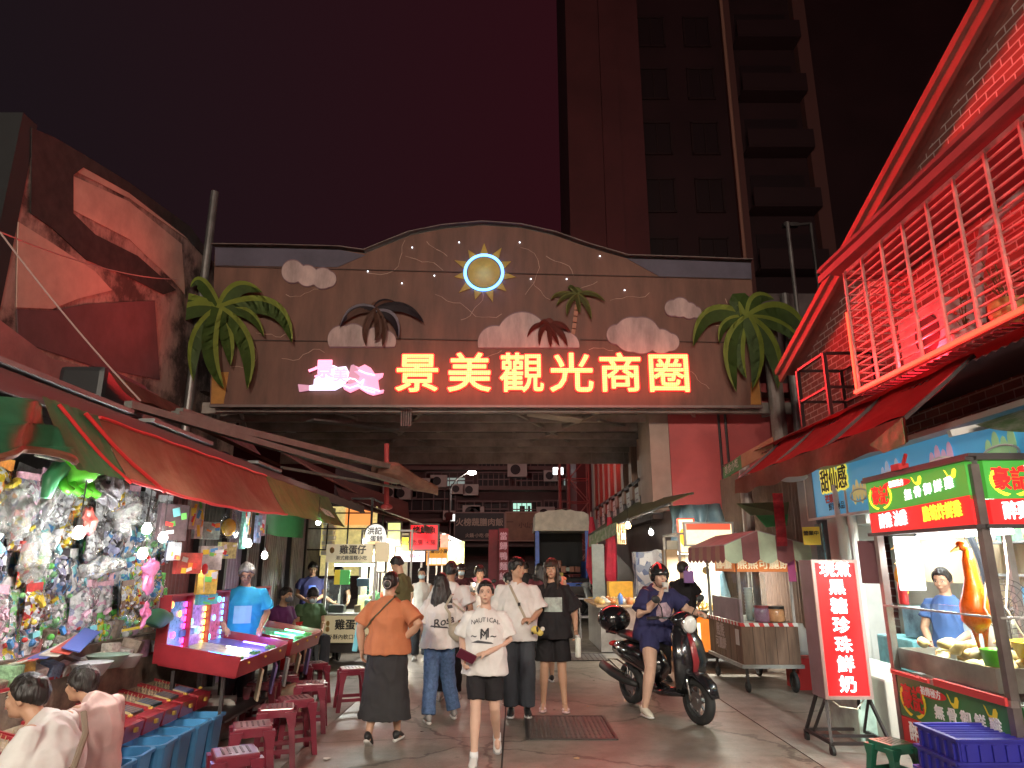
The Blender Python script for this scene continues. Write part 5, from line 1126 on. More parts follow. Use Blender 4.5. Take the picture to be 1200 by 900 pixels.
for layer, (xx, n) in enumerate([(-3.85, 19), (-3.6, 18)]):
    for c in range(n):
        for r_ in range(5):
            y = YA + (YB - YA) * (c + .5 * (r_ % 2)) / n; z = 2.42 - r_ * .27 - rt.random() * .08 - layer * .05
            if r_ <= 0: i = rt.choice([12, 13, 12, 14, 13, 4, 5, 6])
            elif r_ == 1: i = rt.choice([12, 13, 2, 3, 2, 14, 4, 0, 8])
            elif r_ in (2, 3): i = rt.choice([2, 3, 2, 3, 0, 1, 10, 11, 6, 15, 4, 8])
            else: i = rt.choice([0, 1, 18, 19, 2, 3, 0, 10, 17, 5])
            put(i, (xx + rt.uniform(-.05, .05), y + rt.uniform(-.04, .04), z), PI / 2 + rt.uniform(-.35, .35), rt.uniform(.85, 1.2))
for i in range(len(protos)):
    if first[i]: put(i, (-3.5, 3.6 + i * .18, 1.5), PI / 2)
# big crumpled grey and clear sacks under the awning
def sack(label, c, s, mt, seed, group=None, name='plastic_sack'):
    b = B(mt); b.ell(c, (s[0] * .7, s[1] * .9, s[2] * .95), n=56); cc3 = Vector(c)
    for v in b.bm.verts:
        q = v.co - cc3; o3 = Vector((seed * 3, 0, 0)); r1 = abs(noise.noise((q + o3) * 7)); r2 = abs(noise.noise((q + o3) * 15)); up3 = max(0, q.z / s[2])
        q *= (1.12 - 1.1 * r1 - .45 * r2) * (1 - .55 * up3 ** 2); q += noise.noise_vector((q + o3) * 5) * .07 * max(s) / .2 * .6; v.co = cc3 + q + Vector((0, 0, .04 * up3))
    return b.solo(name, label, 'plastic bag', group, smooth=True)
sackm = M('sack_grey', (.28, .29, .28), .2, coat=.8, ns=7, na=.6, bump=1, bs=26, alpha=.6); sackc = M('sack_clear', (.45, .47, .45), .14, coat=1, ns=9, na=.5, bump=1, bs=30, alpha=.45); sackp = M('sack_pink', (.7, .2, .42), .3, coat=.6, ns=9, na=.5, bump=.6, bs=14); sackdk = M('sack_dark', (.09, .09, .1), .25, coat=.8, bump=.8, bs=15)
def px3(px, py, X): return atx(px, py, X)
for i, (px, py, X, s, m_, lab) in enumerate([(20, 600, -3.1, (.14, .16, .2), sackc, 'cloudy clear sack hanging at the near left edge of the toy stall'), (60, 570, -3.0, (.1, .12, .2), sackm, 'grey sack hanging left of the green toy frog'), (45, 650, -3.1, (.12, .14, .22), sackc, 'brownish clear sack hanging low at the near left edge'),
     (130, 575, -2.95, (.12, .22, .13), sackdk, 'dark crumpled sack hanging under the awning corner'), (120, 665, -3.1, (.1, .32, .09), sackm, 'wide silver sack slung below the bulbs'), (150, 600, -3.0, (.1, .16, .2), sackm, 'grey plastic sack hanging between the bulbs and the awning'), (175, 672, -3.0, (.06, .13, .17), sackp, 'bright pink and white wrapped toy bundle hanging beside the goods'), (168, 720, -3.0, (.05, .08, .13), sackp, 'lower pink toy bundle hanging under the bright pink one'),
     (100, 610, -3.0, (.08, .1, .12), M('sack_red', (.6, .12, .1), .3, coat=.6, ns=12, na=.6, bump=.5), 'red patterned toy pack hanging near the brightest bulb'), (205, 560, -2.9, (.05, .1, .1), sackm, 'small clear pack with yellow toy hanging right under the awning edge')]):
    sack(lab, px3(px, py, X), s, m_, i)
# green inflatable frog
fg = thing('toy_frog', 'glossy green inflatable frog toy hanging under the awning', 'toy', px3(90, 555, -2.9)); c = px3(90, 552, -2.9); gm = M('frog_green', (.10, .55, .03), .25, coat=.8)
b = B(gm); b.ell(c, (.09, .2, .1), n=18); b.ell(c + Vector((0, .17, .05)), (.07, .07, .07)); b.ell(c + Vector((.03, .2, .12)), .025); b.obj('body', fg, smooth=True)
for i in range(4): b = B(gm); b.tube([c + Vector((0, -.15 + .1 * i, -.05)), c + Vector((.04, -.17 + .1 * i, -.12)), c + Vector((.07, -.13 + .1 * i, -.15))], [.035, .028, .03], 8); b.obj('leg', fg, smooth=True)
b = B(M('frog_tail', (.1, .45, .2), .3, coat=.6)); b.tube([c + Vector((0, -.16, 0)), c + Vector((0, -.24, -.08)), c + Vector((0, -.26, -.2))], [.06, .05, .03], 8); b.obj('tail', fg, smooth=True)
# boxed games and flat packs hanging by the right end
gx = -2.86
def pack(label, px, py, w_, h_, col_, ns=14, X=gx, name='game_box', cat='toy box', d=.05, rz=None, extra=None):
    c = px3(px, py, X); t = thing(name, label, cat, c, rt.uniform(.9, 1.3) if rz is None else rz)
    B(M('pk_%d_%d' % (px, py), col_, .35, coat=.4, ns=ns, na=.5)).box((0, 0, 0), (w_, d, h_), bev=.004).obj('carton', t, world=False)
    cc2 = [RD, W_, BL, YL, GR, W_, OR, AQ]; b = B(MATS['toypart151560'] if 'toypart151560' in MATS else M('pk_art', W_, .4))
    for k in range(5 if extra is None else extra):
        c_ = cc2[rt.randrange(8)]; b.box((rt.uniform(-.36, .36) * w_, -d / 2 - .002 - .0006 * k, rt.uniform(-.38, .38) * h_), (w_ * rt.uniform(.15, .4), .003, h_ * rt.uniform(.08, .28)), mat=M('pkart%d%d' % (int(c_[0] * 99), int(c_[1] * 99)), c_, .4), rot=Euler((0, rt.uniform(-.3, .3), 0)).to_matrix())
    b.obj('printed_label', t, world=False); return t
pack('dark boxed game with an orange and green picture, uppermost under the awning', 202, 612, .26, .3, (.10, .07, .08)); pack('white narrow carton hanging right of the dark boxed game', 233, 605, .08, .4, (.6, .58, .56)); pack('red and white boxed toy hanging tilted below the dark boxed game', 220, 660, .26, .18, (.55, .06, .05)); pack('blue and white small blister pack left of the red boxed toy', 204, 646, .1, .15, (.5, .55, .62))
pack('white toy pack with a dark picture hanging right of the red boxed toy', 246, 654, .22, .22, (.6, .58, .55)); pack('light green and blue card of toys hanging below the white carton', 246, 622, .2, .16, (.35, .55, .5)); pack('yellow and pink chequered toy card near the bulbs', 266, 645, .2, .16, (.7, .7, .3), 30); pack('tall thin pack of colourful sticks hanging at the right end of the stall', 286, 615, .05, .5, (.25, .6, .5), 40); pack('second tall thin pack with blue and white stripes beside the colourful sticks', 291, 615, .04, .48, (.6, .65, .7), 40)
pack('yellow orange pack with a red dot hanging beside the man in blue', 242, 680, .2, .26, (.75, .5, .08), X=-2.95); pack('small turquoise pack hanging below the yellow orange pack', 242, 702, .24, .1, (.12, .5, .55), X=-2.95)
t = thing('toy_ball_net', 'amber ball in a clear hanging bag', 'toy', px3(268, 617, gx)); B(M('amber_ball', (.65, .4, .05), .25, coat=.6)).ell(px3(268, 618, gx), (.07, .09, .09), n=16).obj('ball', t, smooth=True); b = B(film); b.lathe([(.01, .26), (.04, .16), (.1, .05), (.11, -.03), (.08, -.1), (.01, -.11)], px3(268, 618, gx), 14); b.obj('bag', t, smooth=True)
for i, (px, py) in enumerate([(307, 612), (302, 620), (225, 600)]): pack(['narrow red and white pack hanging by the far bulbs', 'narrow blue pack beside the narrow red one', 'thin white pack with red text between the boxed games'][i], px, py, .07, .3, [(.5, .3, .35), (.3, .35, .5), (.6, .5, .5)][i])
b = B(M('lolly_red', (.7, .04, .05), .4)); c = px3(240, 667, -2.8); b.ell(c, (.02, .05, .05)); b.cyl(c, c + Vector((0, .03, -.2)), .005, mat=M('stick_pale', (.7, .6, .45), .5)); b.solo('toy_fan', 'round red toy fan on a pale stick in front of the yellow pack', 'toy', smooth=True)
# poles and cords of the stall
b = B(alu); b.cyl((-2.88, 4.1, 2.28), (-2.88, 5.4, 2.28), .008, n=6); b.cyl((-3.0, 2.5, 2.47), (-3.0, 7.6, 2.47), .01, n=6); b.solo('hanging_rail', 'thin rail under the roof carrying the hanging bags', 'rail')

# light bulbs
bulbm = M('bulb_white', (1, 1, 1), .4, emit=14, ec=(1, .99, .93)); bulbw = M('bulb_warm', (1, .9, .6), .4, emit=12, ec=(1, .72, .35))
def bulb(label, c, power, warm=False, group='bare bulbs hanging in the stalls', r=.035):
    t = thing('light_bulb', label, 'light bulb', c, 0, group); c = Vector(c)
    b = B(bulbw if warm else bulbm); b.lathe([(.0, -r * 1.1), (r * .7, -r * .85), (r, -r * .1), (r * .75, r * .7), (r * .42, r * 1.3), (0, r * 1.35)], c, 14); b.obj('globe', t, smooth=True)
    B(M('bulb_socket', (.1, .1, .1), .5)).cyl(c + Vector((0, 0, r * 1.25)), c + Vector((0, 0, r * 2.6)), r * .45, n=10).obj('socket', t)
    B(M('cord_black', (.02, .02, .02), .6)).cyl(c + Vector((0, 0, r * 2.5)), c + Vector((0, 0, r * 2.5 + .25)), .005, n=5).obj('cord', t)
    if power: lamp('bulb_light', c + Vector((0, 0, -.005)), power, (1, .7, .38) if warm else (1, .97, .9), t, size=r)
    b = None; return t
for (px, py, X, pw, lab) in [(92, 625, -2.75, 120, 'brightest bare bulb, nearest the green frog'), (172, 620, -2.7, 100, 'bare bulb under the middle of the awning, upper of a close pair'), (167, 649, -2.7, 85, 'bare bulb under the middle of the awning, lower of a close pair'), (191, 630, -2.78, 60, 'small bare bulb just right of the close pair'), (291, 637, -2.75, 60, 'bare bulb above and right of the man in blue'), (310, 651, -2.8, 48, 'lower bare bulb beside the grey post'), (373, 612, -2.6, 70, 'bare bulb at the green end of the awning'), (238, 664, -2.95, 10, 'small bulb glowing above the yellow pack')]:
    bulb(lab, px3(px, py, X), pw)
for i, (y, pw) in enumerate([(1.8, 150), (-.6, 150), (-3.2, 150)]): bulb(['bare bulb under the near stall roof, next before the frog', 'second bare bulb before the frog, near the viewpoint', 'third bare bulb before the frog, behind the viewpoint'][i], (-2.9, y, 2.15), pw)  # unseen bulbs added along the near left side as fill light

for i, y in enumerate((2.2, -.2, -2.8)): bulb(['bare bulb under the right-hand stall roof beside the viewpoint', 'bare bulb on the right just behind the viewpoint', 'bare bulb on the right farther behind the viewpoint'][i], (3.0, y, 2.3), 190)  # more unseen bulbs added on the right to brighten the people
# stepped counter and goods
ct = thing('goods_counter', 'stepped counter with brown cloth along the toy stall', 'counter', (-3.5, 5.3, 0))
brc = M('counter_cloth', (.16, .12, .09), .8, ns=9, na=.5, bump=.4, bs=20)
b = B(brc); b.box((-3.72, 5.2, .5), (.5, 4.9, 1.0)); b.obj('upper_step', ct); b = B(brc); b.box((-3.38, 5.2, .42), (.2, 4.9, .84)); b.obj('lower_step', ct)
gk = [((.55, .5, .42), 'cream'), ((.6, .2, .18), 'red'), ((.2, .35, .55), 'blue'), ((.62, .62, .6), 'white'), ((.65, .45, .1), 'amber'), ((.25, .45, .25), 'green'), ((.5, .3, .45), 'mauve'), ((.24, .18, .14), 'brown')]
for k in range(64):
    row = k % 2; y = 3.2 + (k // 2) * .132; c_, cn = gk[rt.choice([0, 3, 3, 7, 7, 7, 0, 1, 2, 4, 5, 6])]; h = rt.uniform(.07, .17); z0 = 1.0 if row == 0 else .84; x = -3.6 if row == 0 else -3.36
    b = B(M('pkt_' + cn, c_, .35, coat=.5, ns=24, na=.55, bump=.4, bs=50)); b.box((x + rt.uniform(-.03, .03), y, z0 + h / 2), (rt.uniform(.08, .16), .115, h), rot=Euler((rt.uniform(-.1, .1), rt.uniform(-.15, .35), rt.uniform(-.2, .2))).to_matrix(), bev=.008)
    b.solo('goods_packet', '%s packet standing on the stepped counter of the toy stall' % cn, 'packet', '%s packets on the stepped counter' % cn)
for k in range(22):
    y = 3.3 + k * .18; c_, cn = gk[rt.randrange(8)]; b = B(M('pkt_' + cn, (), .35)); b.box((-3.72, y, 1.09 + .03 * (k % 3)), (.2, .16, .1 + .06 * (k % 3)), rz=rt.uniform(-.4, .4), bev=.01); b.solo('goods_packet', '%s packet lying on the top step of the toy stall counter' % cn, 'packet', '%s packets on the top step' % cn)
# newspapers/flat kites, bowls
b = B(M('kites', (.6, .58, .5), .5, ns=12, na=.5)); 
for k in range(6): b.box((-3.36 + .02 * k, 5.3 + .04 * k, 1.03 + .012 * k), (.12, .75, .008), rot=Euler((.1, .1 * k - .2, .08 * k)).to_matrix(), mat=[M('kites', (), 1), M('kite_red', (.5, .08, .06), .5), M('kite_blue', (.08, .12, .4), .5)][k % 3])
b.solo('toy_kites', 'flat bundle of folded toy kites lying on the goods', 'toy')
b = B(M('toy_yellow_pen', (.75, .6, .05), .4)); 
for k in range(6): b.bar((-3.4, 6.3 + .05 * k, 1.08), (-3.2, 6.4 + .06 * k, 1.12), .02, mat=[M('toy_yellow_pen', (), 1), M('frog_green', (), 1), M('toypen_or', (.8, .3, .05), .4)][k % 3])
b.solo('toy_sticks', 'small bundle of yellow and green toy sticks on the goods', 'toy')
def bowl(label, c, r, mt): b = B(mt); b.lathe([(.0, 0), (r * .6, .0), (r, .09), (r * 1.05, .095), (r * .95, .09), (r * .55, .015), (0, .012)], c, 20); return b.solo('bowl', label, 'bowl', smooth=True)
bowl('grey green plastic bowl with a red ball at its rim on the machines', px3(125, 782, -3.15), .15, M('bowl_green', (.22, .32, .26), .35, coat=.3)); bowl('clear plastic bowl beside the grey green one', px3(148, 782, -3.15), .11, M('bowl_clear', (.5, .52, .52), .2, coat=.6)); bowl('shallow grey bowl nearest the two seated customers', px3(105, 792, -3.1), .14, M('bowl_grey', (.35, .36, .38), .3, coat=.4))
b = B(M('ball_red', (.7, .03, .05), .3)); b.ell(px3(137, 777, -3.1), .025); b.solo('small_ball', 'small red ball on the rim of the grey green bowl', 'ball', smooth=True)
sack('white plastic bag and blue basket end on the counter near the light-up machines', px3(207, 730, -3.2), (.12, .15, .09), M('bag_white', (.7, .7, .72), .4, bump=.6, bs=10), 3); b = B(M('basket_blue', (.1, .18, .45), .4)); b.box(px3(208, 741, -3.2), (.2, .3, .06), bev=.01); b.solo('plastic_basket', 'blue basket under the white plastic bag', 'basket')
b = B(M('cloth_dkgreen', (.02, .1, .05), .6)); b.ell(px3(185, 725, -3.1), (.08, .2, .08), n=16); b.jitter(.05, 8); b.solo('folded_cloth', 'dark green folded cloth between the pink bundle and the counter', 'cloth', smooth=True)

# ================================================================= small pinball machines in a row
mred = M('machine_red', (.30, .02, .03), .35, coat=.4, ns=6, na=.2); mdark = M('machine_bed', (.34, .27, .2), .5, ns=20, na=.6); gold_ = M('brass_bit', (.6, .4, .08), .35, .6)
def small_machine():
    t = thing('pinball_machine', '', 'game machine', (0, 0, 0), 0, 'small red pinball machines in a row')
    # local: front towards -Y (rot 90 -> +X)
    tilt = Euler((R(13), 0, 0)).to_matrix()
    def tl(p): return tilt @ Vector(p) + Vector((0, 0, .5))
    b = B(mred)
    for s in (-1, 1): b.box(tl((s * .125, .02, .045)), (.016, .5, .05), rot=tilt)
    b.box(tl((0, -.21, .05)), (.235, .08, .06), rot=tilt, bev=.006); b.box(tl((0, .02, .02)), (.234, .5, .02), rot=tilt); b.box(tl((0, -.262, .02)), (.26, .016, .12), rot=tilt); b.obj('cabinet', t, world=False)
    b = B(mdark); b.box(tl((0, .05, .045)), (.23, .42, .012), rot=tilt); b.obj('play_bed', t, world=False)
    b = B(M('bed_rails', (.5, .42, .25), .4, .3))
    for k in range(5): b.box(tl((-.08 + .04 * k, -.05, .06)), (.006, .13, .03), rot=tilt)
    for k in range(16): b.cyl(tl((-.09 + .06 * (k % 4) + .02 * (k // 4 % 2), .05 + .045 * (k // 4), .05)), tl((-.09 + .06 * (k % 4) + .02 * (k // 4 % 2), .05 + .045 * (k // 4), .08)), .003, n=5)
    b.obj('pins', t, world=False)
    b = B(mred); b.box((0, .3, .70), (.27, .06, .32)); b.obj('back_box', t, world=False)
    b = B(M('machine_art', (.3, .22, .12), .4, ns=30, na=.8)); b.box((0, .268, .72), (.2, .004, .24)); b.obj('art_panel', t, world=False)
    b = B(gold_); b.ell(tl((.03, -.2, .11)), (.02, .02, .012), n=8); b.box((0, -.29, .475), (.035, .02, .03)); b.obj('button', t, world=False)
    return t
sm = small_machine(); cols_ = [(.1, .12, .35), (.3, .25, .1), (.06, .25, .16), (.35, .28, .08)]
for i in range(13):
    o = sm if i == 0 else copy_tree(sm); y = 6.62 - i * .292; o.location = (-3.03, y, 0); o.rotation_euler = (0, 0, PI / 2)
    o['label'] = ['red pinball machine nearest the light-up cabinets', 'second red pinball machine from the light-up cabinets', 'third red pinball machine from the light-up cabinets', 'fourth red pinball machine from the light-up cabinets', 'fifth red pinball machine from the light-up cabinets', 'sixth red pinball machine from the light-up cabinets, next to the customers', 'seventh red pinball machine from the light-up cabinets, behind the seated customers', 'eighth red pinball machine counted from the light-up cabinets'][i] if i < 8 else '%s red pinball machine counted from the light-up cabinets' % ['ninth', 'tenth', 'eleventh', 'twelfth', 'thirteenth'][i - 8]
    b = B(M('led_digit_red', (1, .02, .02), .4, emit=5, ec=(1, .06, .03))); b.text(rt.choice(['7', '0', '5', '77', '3']), frame((-3.03 - .268 + .006, y - .02, .75), (0, 1, 0), (0, 0, 1)), .055, offset=.002, extrude=.001); b.obj('red_digit', o)
    b = B(M('bedplate%d' % (i % 4), cols_[i % 4], .4, ns=12, na=.4)); b.box((0, .0, .0), (.15, .14, .02), rot=Euler((R(13), 0, 0)).to_matrix()); bmesh.ops.translate(b.bm, verts=b.bm.verts, vec=(.01, -.07, .55)); b.obj('score_plate', o, world=False)
bn = thing('machine_bench', 'low dark bench carrying the row of red pinball machines', 'bench', (-3.0, 4.9, 0)); B(M('bench_board', (.08, .06, .05), .7, ns=5)).box((-3.02, 4.87, .465), (.5, 3.9, .03)).obj('board', bn)
for y in (3.1, 4.3, 5.5, 6.7): B(darksteel).box((-3.05, y, .225), (.4, .04, .45)).obj('leg', bn)
# blue tubs
tub = M('tub_blue', (.07, .28, .55), .4, coat=.3, ns=4, na=.15)
def tub_obj():
    t = thing('blue_tub', '', 'tub', (0, 0, 0), 0, 'blue plastic tubs in front of the pinball machines'); 
    def ring(w_, z, k=0): 
        pts = []
        for cx, cy, a0 in ((1, 1, 0), (-1, 1, 90), (-1, -1, 180), (1, -1, 270)):
            for j in range(4): a = R(a0 + 30 * j); pts.append(Vector((cx * (w_ / 2 - .05) + .05 * math.cos(a), cy * (w_ * .85 / 2 - .05) + .05 * math.sin(a), z)))
        return pts
    b = B(tub); b.rings([ring(.26, 0), ring(.31, .36), ring(.345, .365), ring(.345, .385), ring(.30, .385), ring(.25, .02)], caps=True); b.obj('tub', t, world=False, smooth=False)
    b = B(tub)
    for s in (-1, 1): b.box((0, s * .148, .33), (.1, .02, .03))
    b.obj('handle', t, world=False); return t
tb = tub_obj()
for i in range(7):
    o = tb if i == 0 else copy_tree(tb); o.location = (-2.68 + .02 * math.sin(i * 3), 6.42 - i * .3, 0); o.rotation_euler = (0, 0, rt.uniform(-.08, .08))
    o['label'] = ['blue tub farthest up the row, nearest the wine red stools', 'second blue tub from the far end of the row', 'third blue tub from the far end of the row', 'fourth blue tub from the far end of the row', 'fifth blue tub from the far end, beside the seated customers', 'sixth blue tub from the far end, beside the seated customers', 'seventh blue tub from the far end of the row', 'eighth blue tub from the far end of the row', 'ninth blue tub, at the near end of the row'][i]
# stools
wine = M('stool_wine', (.17, .018, .035), .3, coat=.35, ns=5, na=.2)
st0 = thing('plastic_stool', '', 'stool', (0, 0, 0), 0, 'wine red plastic stools'); stool_mesh(st0, wine, .27, .36, .46)
for i, (px, py, rz, lab) in enumerate([(276, 879, .5, 'nearest wine red stool, cut by the bottom edge of the view'), (296, 848, .4, 'wine red stool just behind the nearest one'), (325, 827, .3, 'wine red stool third in the line from the camera'), (347, 817, .5, 'wine red stool fourth in the line, overlapping the third'), (365, 799, .2, 'wine red stool standing free at the right of the line'), (309, 798, .1, 'wine red stool tucked under the light-up cabinet corner'), (333, 789, .3, 'dark wine red stool behind the tucked one'), (352, 778, .2, 'farthest wine red stool of the cluster, in shade'), (413, 782, .35, 'lone wine red stool beside the woman in the black skirt'), (368, 776, .6, 'dark wine red stool beside the farthest one')]):
    o = st0 if i == 0 else copy_tree(st0); p = atz(px, py, .46); o.location = (p.x, p.y, 0); o.rotation_euler = (0, 0, rz); o['label'] = lab
# ================================================================= light-up cabinets
def cab(label, y0, y1, lanes, back):
    t = thing('light_up_cabinet', label, 'game machine', (-2.7, (y0 + y1) / 2, 0), 0, 'light-up pinball cabinets'); yc = (y0 + y1) / 2; D = y1 - y0; x0, x1 = -3.12, -2.42
    tl = Euler((0, R(9), 0)).to_matrix(); C0 = Vector(((x0 + x1) / 2, yc, .80))
    P = lambda x, y, z: C0 + tl @ Vector((x, y, z))
    b = B(mred); L2 = (x1 - x0) / 2
    b.box(P(0, 0, -.03), (2 * L2, D, .1), rot=tl)
    for s in (-1, 1): b.box(P(0, s * (D / 2 + .008), .02), (2 * L2 + .03, .016, .17), rot=tl)
    b.box(P(L2 + .008, 0, .0), (.016, D, .14), rot=tl); b.obj('cabinet', t)
    b = B(mred); b.box((x0 - .03, yc, 1.07), (.05, D, .56)); 
    for k in range(len(lanes) + 1): b.box((x0 + .02, y0 + D * k / len(lanes), 1.07), (.07, .018, .56))
    b.box((x0 + .02, yc, 1.36), (.08, D + .02, .02)); b.obj('back_box', t)
    for k, (c_, gs_) in enumerate(lanes):
        w_ = D / len(lanes); ym = y0 + w_ * (k + .5) - yc
        b = B(M('lane_bed_%d%d%d' % tuple(int(q * 9) for q in c_), tuple(.12 + .3 * q for q in c_), .35, ns=18, na=.6)); b.box(P(0, ym, .026), (2 * L2 - .02, w_ * .92, .01), rot=tl); b.obj('play_bed', t)
        b = B(M('led_bar_%d%d%d' % tuple(int(q * 9) for q in c_), c_, .4, emit=4.5, ec=c_)); b.bar(P(-.02, ym - .01, .06), P(.22, ym - .01, .06), .03, .014); lb = b.obj('led_bar', t)
        lamp('led_light', P(.1, ym, .12), 1.6, c_, t, size=.06)
        b = B(M('lane_green', (.1, .3, .08), .4, ns=20))
        for j in range(6): b.box(P(.24 + .02 * (j % 3), ym - .05 + .02 * j, .05), (.03, .012, .03), rot=tl)
        b.obj('flippers', t)
        b = B(M('back_art_%d' % k, gs_, .3, coat=.5, ns=26, na=.7, emit=.25, ec=gs_)); b.box((x0 - .002, ym + yc, 1.08), (.006, w_ * .82, .44)); b.obj('back_glass', t)
        e_ = [(1, .3, .05), (.1, .4, 1), (.1, 1, .3), (1, .05, .5), (.05, .9, 1), (1, .8, .1)]
        for j in range(5):
            cc_ = e_[(k * 2 + j * 3) % 6]; b = B(M('led_dot_%d' % ((k * 2 + j * 3) % 6), cc_, .4, emit=3.0, ec=cc_))
            if j < 2:
                for q in range(7): b.box((x0 + .012, y0 + w_ * (k + .1 + .8 * j), .88 + .065 * q), (.012, .012, .045))
            else: b.ell((x0 + .012, y0 + w_ * (k + .25 + .2 * (j - 2)), .92 + .09 * ((j * 7 + k * 3) % 5)), (.01, .028, .03), n=8)
            b.obj('led_strip', t)
        b = B(gold_); b.ell(P(L2 + .02, ym, .03), .014, n=8); b.obj('button', t)
    for (x, y) in ((x0 + .1, y0 + .1), (x1 - .15, y0 + .1), (x0 + .1, y1 - .1), (x1 - .15, y1 - .1)): B(darksteel).box((x, y, .36), (.03, .03, .72)).obj('leg', t)
    B(darksteel).box(((x0 + x1) / 2, yc, .3), (.5, D - .2, .02)).obj('shelf', t)
    return t
cab('nearer light-up pinball cabinet with blue, white and violet glowing lanes', 6.45, 7.75, [((.05, .3, 1), (.1, .25, .5)), ((1, .85, .7), (.3, .15, .5)), ((.15, .12, 1), (.5, .1, .2))], 0)
cab('farther light-up pinball cabinet with white and green glowing lanes', 7.95, 9.05, [((.9, 1, .95), (.2, .3, .5)), ((.1, 1, .5), (.05, .45, .6)), ((.2, 1, .55), (.6, .15, .1))], 0)
for i, (x, y, z, lab) in enumerate([(-2.9, 7.4, .0, 'plastic bag of cardboard pieces under the light-up cabinets'), (-2.5, 8.1, 0, 'crumpled brown paper stack under the light-up cabinets')]):
    b = B(M('scrap%d' % i, [(.4, .38, .35), (.3, .22, .15)][i], .6, ns=6, na=.5, bump=.5, bs=9)); b.box((x, y, .18), (.35, .45, .36), rz=.3, bev=.06); b.jitter(.09, 5); b.solo('paper_bundle', lab, 'bundle')
for k in range(5):
    b = B([M('panel_beige', (.5, .4, .28), .6), M('panel_violet', (.2, .15, .35), .6), M('panel_greyw', (.4, .38, .36), .6)][k % 3]); b.box((-2.44, 7.1 + .4 * k, .52), (.02, .14, .28), rot=Euler((.2 * (k % 2), .12, .5)).to_matrix()); b.solo('card_strip', ['beige', 'violet', 'grey'][k % 3] + ' card strip hanging from the front of the light-up cabinets', 'card', ['beige', 'violet', 'grey'][k % 3] + ' card strips under the cabinets')

# litter on the paving
for i in range(16):
    c_, cn = [((.6, .58, .52), 'pale paper'), ((.5, .35, .2), 'brown leaf or wrapper'), ((.12, .1, .09), 'dark flattened')][i % 3]; x, y = rt.uniform(-1.9, 2.4), rt.uniform(5.2, 13)
    b = B(M('litter%d' % (i % 3), c_, .8)); s_ = rt.uniform(.015, .04); b.poly([(x + s_ * rt.uniform(.6, 1.3) * math.cos(a * 1.25), y + s_ * rt.uniform(.6, 1.3) * math.sin(a * 1.25), .008) for a in range(5)], ext=(0, 0, .003)); b.solo('paper_scrap', cn + ' scrap lying on the paving', 'litter', cn + ' scraps on the paving')
# ================================================================= metal clad building, right middle distance
mb = thing('metal_building', 'metal clad building with tall pilasters and a row of white posters, right of the street', 'building', (3.6, 22, 0))
pil_m = M('pilaster_tan', (.34, .2, .15), .6, .2, ns=3, na=.35, stretch=(6, 6, .4)); grm = M('clad_grey', (.2, .15, .15), .6, .2, ns=2)
b = B(grm); b.box((6.1, 24, 4.2), (5, 15, 8.4)); b.obj('wall', mb)
for k in range(9):
    y = 16.9 + k * 1.45
    B(pil_m).box((3.52, y, 5.9), (.2, .5, 5.0)).obj('pilaster', mb)
    b = B(M('clad_window', (.05, .03, .03), .4)); b.box((3.585, y + .72, 6.2), (.04, .7, 4.2)); b.obj('window', mb)
    if 0 < k < 8:
        b = B(M('poster_white', (.6, .52, .5), .6, ns=14, na=.4)); b.box((3.46, y + .65, 3.25), (.03, .62, .85)); po = b.obj('poster', mb)
        b = B(M('poster_ink', (.25, .15, .18), .6)); 
        for j in range(4): b.box((3.442, y + .65, 3.0 + .17 * j), (.004, .3 + .1 * (j % 2), .04))
        b.obj('print', po)
b = B(M('ledge_dark', (.1, .07, .07), .7)); b.box((3.5, 23, 2.72), (.3, 13, .12)); b.box((3.5, 23, 3.82), (.16, 13, .1)); b.obj('ledge', mb)
pb = thing('box_building', 'pale and crimson box-like upper storey jutting over the right-hand stalls', 'building', (4.5, 15.6, 0))
b = B(M('wall_buff', (.42, .3, .25), .7, ns=1)); b.box((3.28, 15.7, 4.2), (.42, 1.4, 2.8)); b.obj('side_wall', pb)
b = B(M('wall_crimson', (.5, .09, .09), .65, ns=1.2, na=.2)); b.box((5.0, 15.4, 4.2), (3.0, .8, 2.8)); b.obj('front_wall', pb)
b = B(grm); b.box((5.3, 17, 1.4), (3.4, 3.4, 2.79)); b.obj('lower_wall', pb)
b = B(darksteel); b.cyl((4.6, 14.9, 2.9), (4.6, 14.9, 5.5), .03, n=6); b.cyl((4.75, 14.9, 3.3), (4.75, 14.9, 5.5), .03, n=6); b.box((4.9, 14.8, 3.2), (.5, .2, .1)); b.obj('pipe', pb)
# scaffolding tower
sf = thing('scaffold_tower', 'thin steel lattice scaffold tower standing in front of the far block', 'scaffolding', (2.55, 28, 0))
b = B(M('scaffold_steel', (.28, .15, .14), .5, .5)); sx0, sx1, sy0, sy1 = 2.3, 3.1, 27.6, 28.4
for x in (sx0, sx1, 1.95):
    for y in (sy0, sy1): b.cyl((x, y, 0), (x, y, 6.9 if x > 2 else 6.0), .035, n=6)
for k in range(8):
    z = .3 + .93 * k
    for y in (sy0, sy1): b.cyl((sx0, y, z), (sx1, y, z), .025, n=5); b.cyl((sx0 if k % 2 else sx1, y, z), (sx1 if k % 2 else sx0, y, z + .93), .02, n=5) if k < 7 else None
    for x in (sx0, sx1): b.cyl((x, sy0, z), (x, sy1, z), .025, n=5); b.cyl((x, sy0, z), (x, sy1, min(6.9, z + .93)), .02, n=5)
    b.cyl((1.95, sy0, z), (sx0, sy0, z), .02, n=5)
b.obj('lattice', sf)
